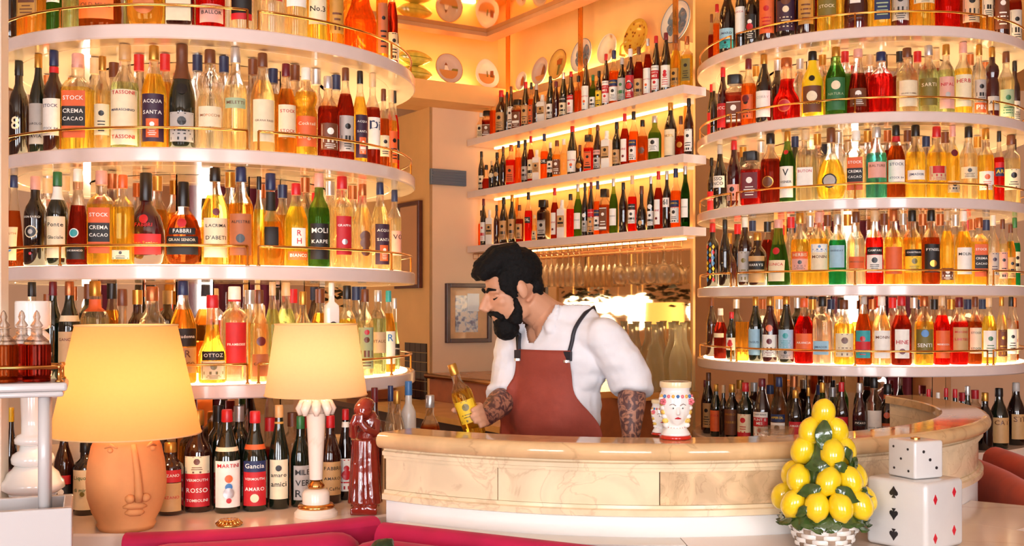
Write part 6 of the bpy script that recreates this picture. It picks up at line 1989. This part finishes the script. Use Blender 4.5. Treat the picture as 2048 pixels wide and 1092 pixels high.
ribbed(.067, .055, 'm', 'ribbed glass decanter of red liquor beside the cart rail')
ribbed(.102, .116, 'm', 'ribbed glass decanter behind the other two on the cart')
# white post at the far left edge
b = MB(); pp = px(10, 500, 3.0)
b.box((pp.x - .04, 3.0, (BASEZ + CEIL) / 2), (.08, .05, CEIL - BASEZ - .004)); struct(b.build('trim_4', CREAM, bevel=.004), 'cream post at the far left edge')
# green cushion tip on the bar sofa
p_ = px(765, 1092, 2.657)
mb = MB(); mb.ball((0, 0, 0), (.032, .03, .03)); mb.ball((.012, 0, .014), (.018, .018, .018)); mb.ball((-.014, 0, .008), (.016, .016, .016)); mb.lathe([(.03, -.434), (.034, -.2), (.028, 0)], 16)
o = remeshed('green_finial', mb, .004, mat('dark_green_glaze', '#26361e', .3, var=.3, scale=60, bump=.3), None, 1, lambda c: .003 * mnoise.noise(c * 90))
o.location = (p_.x, p_.y, .887); tag(o, 'dark green ceramic artichoke finial peeking over the crimson sofa seat', 'ornament')
# ------------------------------------------------------------------ bartender
YB = 3.62
man = empty('person', (px(1105, 900, YB).x, YB, 0.002))
tag(man, 'bearded bartender in white shirt and rust apron holding a bottle behind the counter', 'person')
MO = Vector(man.location)
def bpx(x, y, dy=0.0):
    return px(x, y, YB + dy) - MO
FV = Vector((-0.60, -0.80, 0.0))      # he faces left and towards us
SV = Vector((0.80, -0.60, 0.0))       # towards his left arm, right in the photo
UP = Vector((0, 0, 1))
BR = Matrix((SV, -FV, UP)).transposed()   # local x along shoulders, y backwards
def mat_skin():
    m, nt, p = newmat('skin')
    tc = nt.nodes.new('ShaderNodeTexCoord')
    n = nt.nodes.new('ShaderNodeTexNoise'); n.inputs['Scale'].default_value = 30; n.inputs['Detail'].default_value = 5; n.inputs['Distortion'].default_value = 2.5
    nt.links.new(tc.outputs['Object'], n.inputs['Vector'])
    r = nt.nodes.new('ShaderNodeValToRGB')
    r.color_ramp.elements[0].position = .46; r.color_ramp.elements[0].color = (*lin('#5a3a38'), 1)
    r.color_ramp.elements[1].position = .58; r.color_ramp.elements[1].color = (*lin('#b07a60'), 1)
    nt.links.new(n.outputs['Fac'], r.inputs['Fac'])
    a = nt.nodes.new('ShaderNodeAttribute'); a.attribute_name = 'tattoo'
    mx = nt.nodes.new('ShaderNodeMix'); mx.data_type = 'RGBA'
    nt.links.new(a.outputs['Fac'], mx.inputs['Factor'])
    mx.inputs[6].default_value = (*lin('#d39a78'), 1)
    nt.links.new(r.outputs['Color'], mx.inputs[7])
    nt.links.new(mx.outputs[2], p.inputs['Base Color'])
    p.inputs['Roughness'].default_value = .5
    p.inputs['Subsurface Weight'].default_value = .0
    return m
SKIN = mat_skin()
# joints
neck0 = bpx(1092, 632, .03)
HC = bpx(1023, 577, -.02)                       # centre of the head
HF = Vector((-0.90, -0.30, -0.32)).normalized() # where the face looks
HS = HF.cross(UP).normalized() * -1.0
if HS.dot(SV) < 0:
    HS = -HS
HU = HS.cross(HF).normalized()
if HU.z < 0:
    HU = -HU
HK = 0.93
HM = Matrix((HF, HS, HU)).transposed() * HK
def hp_(f, s, u):
    return HC + (HF * f + HS * s + HU * u) * HK
chest = bpx(1122, 712, .02); belly = bpx(1112, 815, .02); hips = bpx(1104, 930, .02)
shL = bpx(1206, 672, -.10); elL = bpx(1264, 768, -.10); wrL = bpx(1262, 872, -.16); haL = bpx(1258, 905, -.18)
shR = bpx(1034, 672, .13); elR = bpx(1014, 792, .06); wrR = bpx(968, 838, -.10); haR = bpx(946, 852, -.15)
mb = MB()
# trunk and legs (mostly clothed)
mb.ball(chest, (.165, .095, .17), 20, 14, M3=BR); mb.ball(belly, (.145, .095, .16), 20, 14, M3=BR); mb.ball(hips, (.15, .10, .13), 20, 14, M3=BR)
for s in (-1, 1):
    hj = hips + SV * (.085 * s) - UP * .03
    kn = Vector((hj.x, hj.y, .50)) + FV * .02 + SV * (.02 * s); an = Vector((kn.x, kn.y, .09)) - FV * .03
    mb.tube([hj, (hj + kn) / 2, kn, (kn + an) / 2, an], [.085, .078, .056, .055, .038], 14)
    mb.ball(an + FV * .07 - UP * .045, (.045, .125, .04), 12, 8, M3=BR)
for (a, b_, c, ra) in ((shL, elL, wrL, 1), (shR, elR, wrR, 1)):
    mb.tube([a, (a + b_) / 2, b_], [.055, .052, .044], 14)
    mb.ball(a, .058); mb.ball(b_, .044)
    mb.tube([b_, b_ + (c - b_) * .35, c], [.044, .046, .029], 14)
# neck and head
mb.tube([chest + UP * .10, neck0, hp_(-.035, 0, -.055)], [.075, .062, .058], 16)
mb.ball(hp_(-.012, 0, .030), (.098, .077, .092), 20, 14, M3=HM)
mb.ball(hp_(.030, 0, -.035), (.066, .060, .088), 18, 12, M3=HM)
mb.ball(hp_(.058, 0, -.103), (.032, .036, .028), 12, 8, M3=HM)
for s in (-1, 1):
    mb.ball(hp_(.008, .043 * s, -.078), (.042, .022, .034), 12, 8, M3=HM)
    mb.ball(hp_(.055, .037 * s, -.028), (.026, .022, .022), 12, 8, M3=HM)       # cheekbone
    mb.tube([hp_(.080, .012 * s, .014), hp_(.078, .036 * s, .018), hp_(.062, .054 * s, .010)], [.011, .012, .009], 8)
    mb.ball(hp_(-.012, .079 * s, -.008), (.020, .009, .032), 12, 8, M3=HM)      # ear
    mb.ball(hp_(-.008, .076 * s, -.034), (.010, .008, .010), 8, 6, M3=HM)
mb.tube([hp_(.088, 0, .012), hp_(.110, 0, -.014), hp_(.131, 0, -.038)], [.009, .0110, .0125], 10)
mb.tube([hp_(.09, 0, -.03), hp_(.124, 0, -.042)], [.014, .011], 8)
for s in (-1, 1):
    mb.ball(hp_(.110, .011 * s, -.043), .009, 8, 6)
mb.tube([hp_(.082, -.024, -.076), hp_(.094, 0, -.072), hp_(.082, .024, -.076)], [.006, .009, .006], 8)
mb.tube([hp_(.080, -.020, -.086), hp_(.091, 0, -.086), hp_(.080, .020, -.086)], [.006, .009, .006], 8)
# left hand rests behind the counter edge
dL = (haL - wrL).normalized()
mb.tube([wrL, wrL + dL * .04, haL], [.029, .034, .034], 12)
for i in range(4):
    o_ = SV * (.022 * (i - 1.5) * .9)
    b0 = haL + o_ * .9; L = (.070, .080, .076, .060)[i]
    mb.tube([b0, b0 + dL * (L * .5) + FV * .012, b0 + dL * (L * .85) + FV * .034], [.0105, .0095, .008], 8)
mb.tube([wrL + dL * .03 - SV * .02, haL - SV * .045 + FV * .02, haL - SV * .048 + FV * .03 + dL * .03], [.013, .011, .009], 8)
# right hand closed round the bottle
bot0 = bpx(952, 872, -.20); bot1 = bpx(903, 728, -.20)      # axis of the held bottle
AX = (bot1 - bot0).normalized()
BRR = .034
gc = bot0 + AX * .055
radial = (wrR - gc); radial = (radial - AX * radial.dot(AX)).normalized()
tang = AX.cross(radial).normalized()
def ring(ang, r, h):
    return gc + (radial * math.cos(ang) + tang * math.sin(ang)) * r + AX * h
palm = ring(0, BRR + .016, 0)
mb.tube([wrR, (wrR + palm) / 2, palm], [.029, .031, .030], 12)
mb.ball(palm, (.030, .030, .034), 12, 8)
sgn = 1 if tang.dot(Vector((0, -1, 0))) > 0 else -1
for i in range(4):
    hgt = .032 - .021 * i
    n = (2.5, 2.7, 2.6, 2.3)[i]
    pts = [ring(sgn * n * t, BRR + .0105, hgt * (1 - .15 * t)) for t in (.08, .3, .55, .8, 1.0)]
    mb.tube(pts, [.0115, .0105, .010, .0092, .008], 8)
pts = [ring(-sgn * t, BRR + .011, .012 + .02 * t) for t in (.2, .7, 1.2, 1.6)]
mb.tube(pts, [.014, .012, .011, .009], 8)
body = remeshed('body', mb, .0052, SKIN, man, 2)
me = body.data
at = me.attributes.new('tattoo', 'FLOAT', 'POINT')
def seg_d(p, a, b_):
    ab = b_ - a; t = max(0, min(1, (p - a).dot(ab) / ab.length_squared)); return (p - a - ab * t).length
vals = []
for v in me.vertices:
    d = min(seg_d(v.co, elL, wrL), seg_d(v.co, elR, wrR))
    vals.append(1.0 if d < .075 else 0.0)
at.data.foreach_set('value', vals)
# eyes: lowered lids with a dark lash line, brows
HAIR = mat('black_hair', '#0b0909', .8, var=.4, scale=90, bump=.5, spec=.25)
for s in (-1, 1):
    b = MB(); b.ball(hp_(.066, .033 * s, -.004), (.014, .014, .012), 12, 8, M3=HM); b.build('eyelid', SKIN, man, smooth=True)
    b = MB(); b.tube([hp_(.083, .018 * s, -.009), hp_(.0835, .033 * s, -.013), hp_(.074, .047 * s, -.009)], [.001, .0028, .001], 6); b.build('eyelash', HAIR, man, smooth=True)
    b = MB(); b.tube([hp_(.094, .012 * s, .017), hp_(.091, .032 * s, .026), hp_(.074, .058 * s, .018)], [.004, .006, .0025], 8); b.build('eyebrow', HAIR, man, smooth=True)
# hair
mb = MB()
mb.ball(hp_(-.030, 0, .052), (.102, .087, .088), 20, 14, M3=HM)
mb.tube([hp_(-.05, -.02, .10), hp_(.02, -.01, .118), hp_(.085, 0, .098), hp_(.118, 0, .074)], [.05, .044, .034, .016], 12)
mb.tube([hp_(-.05, .03, .10), hp_(.02, .03, .112), hp_(.08, .03, .088), hp_(.106, .03, .066)], [.05, .042, .03, .014], 12)
mb.tube([hp_(-.05, -.04, .09), hp_(.02, -.04, .104), hp_(.075, -.04, .080)], [.05, .04, .02], 12)
for s in (-1, 1):
    mb.ball(hp_(.018, .066 * s, .030), (.045, .018, .05), 12, 8, M3=HM)
    mb.tube([hp_(.026, .070 * s, .02), hp_(.020, .070 * s, -.03)], [.016, .011], 8)
mb.ball(hp_(-.078, 0, -.008), (.036, .066, .062), 14, 10, M3=HM)
remeshed('hair', mb, .0052, HAIR, man, 2, lambda c: .0035 * mnoise.noise(Vector((c.x * 60, c.y * 60, c.z * 140))))
mb = MB()
mb.ball(hp_(.062, 0, -.124), (.046, .050, .046), 16, 10, M3=HM)
mb.ball(hp_(.075, 0, -.098), (.026, .040, .024), 14, 8, M3=HM)
for s in (-1, 1):
    mb.tube([hp_(.020, .068 * s, -.028), hp_(.018, .063 * s, -.068), hp_(.04, .046 * s, -.11)], [.007, .014, .026], 10)
    mb.tube([hp_(.103, .004 * s, -.057), hp_(.094, .026 * s, -.062), hp_(.074, .042 * s, -.086)], [.0075, .0095, .010], 8)
remeshed('beard', mb, .0045, HAIR, man, 1, lambda c: .003 * mnoise.noise(c * 110))
# shirt
SHIRT = mat('white_cotton', '#e9e8ec', .8, var=.03, scale=30, bump=.1)
mb = MB()
mb.ball(chest, (.180, .115, .180), 22, 14, M3=BR); mb.ball(belly, (.162, .115, .17), 22, 14, M3=BR); mb.ball(hips, (.165, .118, .11), 22, 14, M3=BR)
mb.ball(chest + UP * .08, (.165, .090, .11), 20, 12, M3=BR)
for (a, b_, c) in ((shL, elL, wrL), (shR, elR, wrR)):
    mb.ball(a - UP * .006, .066, 16, 10)
    mid = (a + b_) / 2
    mb.tube([a, mid + Vector((.006, 0, 0)), b_, b_ + (c - b_) * .10], [.066, .068, .064, .061], 16)
    mb.tube([b_ + (c - b_) * .06, b_ + (c - b_) * .16], [.066, .064], 16)
mb.tube([chest + UP * .13, neck0 + UP * .012], [.105, .076], 18)
for q_ in (shL, shR):
    mb.tube([neck0 - UP * .03, (neck0 + q_) / 2 - UP * .022, q_ - UP * .012], [.066, .066, .060], 14)
for sg in (-1, 1):                       # collar points
    q = neck0 + SV * (.062 * sg) + FV * .035
    mb.tube([neck0 + SV * (.055 * sg) - FV * .03 + UP * .03, q + UP * .012, q + FV * .05 - UP * .05 + SV * (.012 * sg)], [.018, .02, .012], 8)
def fold(c):
    q = mnoise.noise(Vector((c.x * 9 + 3, c.y * 9, c.z * 16)))
    q2 = mnoise.noise(Vector((c.x * 22, c.y * 22, c.z * 34 + 5)))
    return .011 * q + .005 * q2
shirt = remeshed('shirt', mb, .006, SHIRT, man, 3, fold)
# open neckline: cut the shirt away where the skin of throat and upper chest shows
bm = bmesh.new(); bm.from_mesh(shirt.data)
apex = chest + FV * .12 + UP * (.045)
kill = []
for f in bm.faces:
    c = f.calc_center_median()
    rel = c - (neck0 + UP * .0)
    u = rel.dot(SV); d = rel.dot(FV); hgt = c.z - apex.z
    top = neck0.z - apex.z
    if d > .0 and hgt > 0 and abs(u) < .012 + .052 * min(1.2, hgt / max(.02, top)):
        kill.append(f)
    elif c.z > neck0.z + .035:
        kill.append(f)
bmesh.ops.delete(bm, geom=kill, context='FACES')
bm.to_mesh(shirt.data); bm.free()
sd = shirt.modifiers.new('t', 'SOLIDIFY'); sd.thickness = .003; sd.offset = 1
# skin wedge in the neckline
mb = MB(); mb.ball(chest + UP * .075 + FV * .028, (.07, .075, .085), 16, 12, M3=BR); mb.tube([chest + UP * .09 + FV * .02, neck0 + FV * .012], [.068, .060], 14)
remeshed('throat', mb, .006, SKIN, man, 2)
# trousers and shoes
TRO = mat('dark_trousers', '#22242c', .8, var=.1)
mb = MB(); mb.ball(hips - UP * .03, (.170, .122, .12), 18, 12, M3=BR)
for s in (-1, 1):
    hj = hips + SV * (.085 * s) - UP * .05
    kn = Vector((hj.x, hj.y, .50)) + FV * .02 + SV * (.02 * s); an = Vector((kn.x, kn.y, .085)) - FV * .03
    mb.tube([hj, (hj + kn) / 2, kn, (kn + an) / 2, an], [.100, .092, .074, .070, .060], 14)
remeshed('trousers', mb, .010, TRO, man, 2)
for s in (-1, 1):
    hj = hips + SV * (.085 * s); kn = Vector((hj.x, hj.y, .5)) + SV * (.02 * s) + FV * .02
    mb = MB(); mb.ball(Vector((kn.x, kn.y, .05)) + FV * .04, (.055, .145, .052), 14, 10, M3=BR); mb.box(Vector((kn.x, kn.y, .012)) + FV * .04, (.10, .26, .02), rz=math.atan2(SV.y, SV.x))
    remeshed('shoe', mb, .008, mat('black_shoe', '#151213', .3), man, 2)
# apron: a sheet laid on the front of the shirt
APR = mat('rust_canvas', '#984030', .75, var=.06, scale=40, bump=.15)
dg = bpy.context.evaluated_depsgraph_get()
bvh = BVHTree.FromObject(shirt, dg)
zt_a = bpx(1073, 698).z; zb_a = bpx(1073, 985).z
axis = lambda z: chest + (hips - chest) * ((chest.z - z) / (chest.z - hips.z))
def apron_pt(u, z, off=.006):
    c = axis(z); c = Vector((c.x, c.y, z))
    o_ = c + SV * u + FV * .5
    hit = bvh.ray_cast(o_, -FV)
    if hit[0] is not None and (hit[0] - c).dot(FV) > -.02:
        d = (hit[0] - c).dot(FV)
    else:
        d = .02
    return d + off
def half_w(t):
    # bib narrow at the top, sweeping out to the hips
    if t < .18: return .108 + .02 * t
    q = min(1, (t - .18) / .42)
    return .112 + (.205 - .112) * (q * q * (3 - 2 * q)) ** 1.15
nu, nz = 26, 34
grid = [[None] * (nu + 1) for _ in range(nz + 1)]
dep = [[0.0] * (nu + 1) for _ in range(nz + 1)]
for j in range(nz + 1):
    t = j / nz
    z = zt_a + (zb_a - zt_a) * t
    w_ = half_w(t)
    for i in range(nu + 1):
        u = -w_ + 2 * w_ * i / nu
        dep[j][i] = apron_pt(u, z)
for _ in range(4):
    d2 = [r[:] for r in dep]
    for j in range(nz + 1):
        for i in range(nu + 1):
            s_, n_ = 0, 0
            for dj in (-1, 0, 1):
                for di in (-1, 0, 1):
                    if 0 <= j + dj <= nz and 0 <= i + di <= nu:
                        s_ += dep[j + dj][i + di]; n_ += 1
            d2[j][i] = max(dep[j][i], s_ / n_)
    dep = d2
b = MB()
for j in range(nz + 1):
    t = j / nz; z = zt_a + (zb_a - zt_a) * t; w_ = half_w(t); c = axis(z)
    for i in range(nu + 1):
        u = -w_ + 2 * w_ * i / nu
        b.v.append(tuple(Vector((c.x, c.y, z)) + SV * u + FV * (dep[j][i] + .004)))
# skirt of the apron down to the knees
for j in range(1, 9):
    z = zb_a - .055 * j
    for i in range(nu + 1):
        w_ = .205 + .004 * j; u = -w_ + 2 * w_ * i / nu
        c = axis(zb_a)
        b.v.append(tuple(Vector((c.x, c.y, z)) + SV * u + FV * (dep[nz][i] + .004 + .003 * math.sin(i * 1.1) * j / 4)))
rows_n = nz + 8
for j in range(rows_n):
    for i in range(nu):
        a = j * (nu + 1) + i
        b.f.append([a, a + nu + 1, a + nu + 2, a + 1]); b.mi.append(0)
ap = b.build('apron', APR, man, smooth=True)
sd = ap.modifiers.new('t', 'SOLIDIFY'); sd.thickness = .003
# straps from the bib over the shoulders
STR = mat('black_strap', '#20202a', .5)
for sg in (-1, 1):
    pts = []
    u0 = .098 * sg
    for i in range(12):
        t = i / 11
        z = zt_a - .012 + (shL.z + .085 - zt_a) * t
        u = u0 + (.02 * sg) * t
        c = axis(zt_a); c = Vector((c.x, c.y, z)) + SV * u
        hit = bvh.ray_cast(c + FV * .5, -FV)
        if hit[0] is None:
            break
        pts.append(hit[0] + FV * .006)
    if pts:
        last = pts[-1]
        c = last
        for q in (.05, .10, .15):
            hit = bvh.ray_cast(last - FV * q + UP * .4, -UP)
            if hit[0] is not None:
                pts.append(hit[0] + UP * .006)
        b = MB(); b.tube(pts, .0065, 6); st = b.build('apron_strap', STR, man, smooth=True)
        b = MB(); b.box(pts[0] + FV * .004 - UP * .006, (.026, .012, .03), rz=math.atan2(SV.y, SV.x)); b.build('strap_clip', STR, st)
        b = MB(); b.lathe([(.012, -.004), (.012, .004)], 12, pts[0] + FV * .008 - UP * .022); b.build('strap_button', mat('paint_silver', '#c8c6c6', .3, metal=.7), st)
# the bottle in his hand
H_ = (bot1 - bot0).length
root = make_bottle((0, 0, 0), Vector((0, -1)), H_, BRR - .001, 'std', 'y', 'gld', parse_labels('yel .2 .5 - olv'), 'yellow liqueur bottle held in the hand of the bartender', None, True)
q = UP.rotation_difference(AX)
root.rotation_mode = 'QUATERNION'
root.rotation_quaternion = q
root.location = bot0 + MO
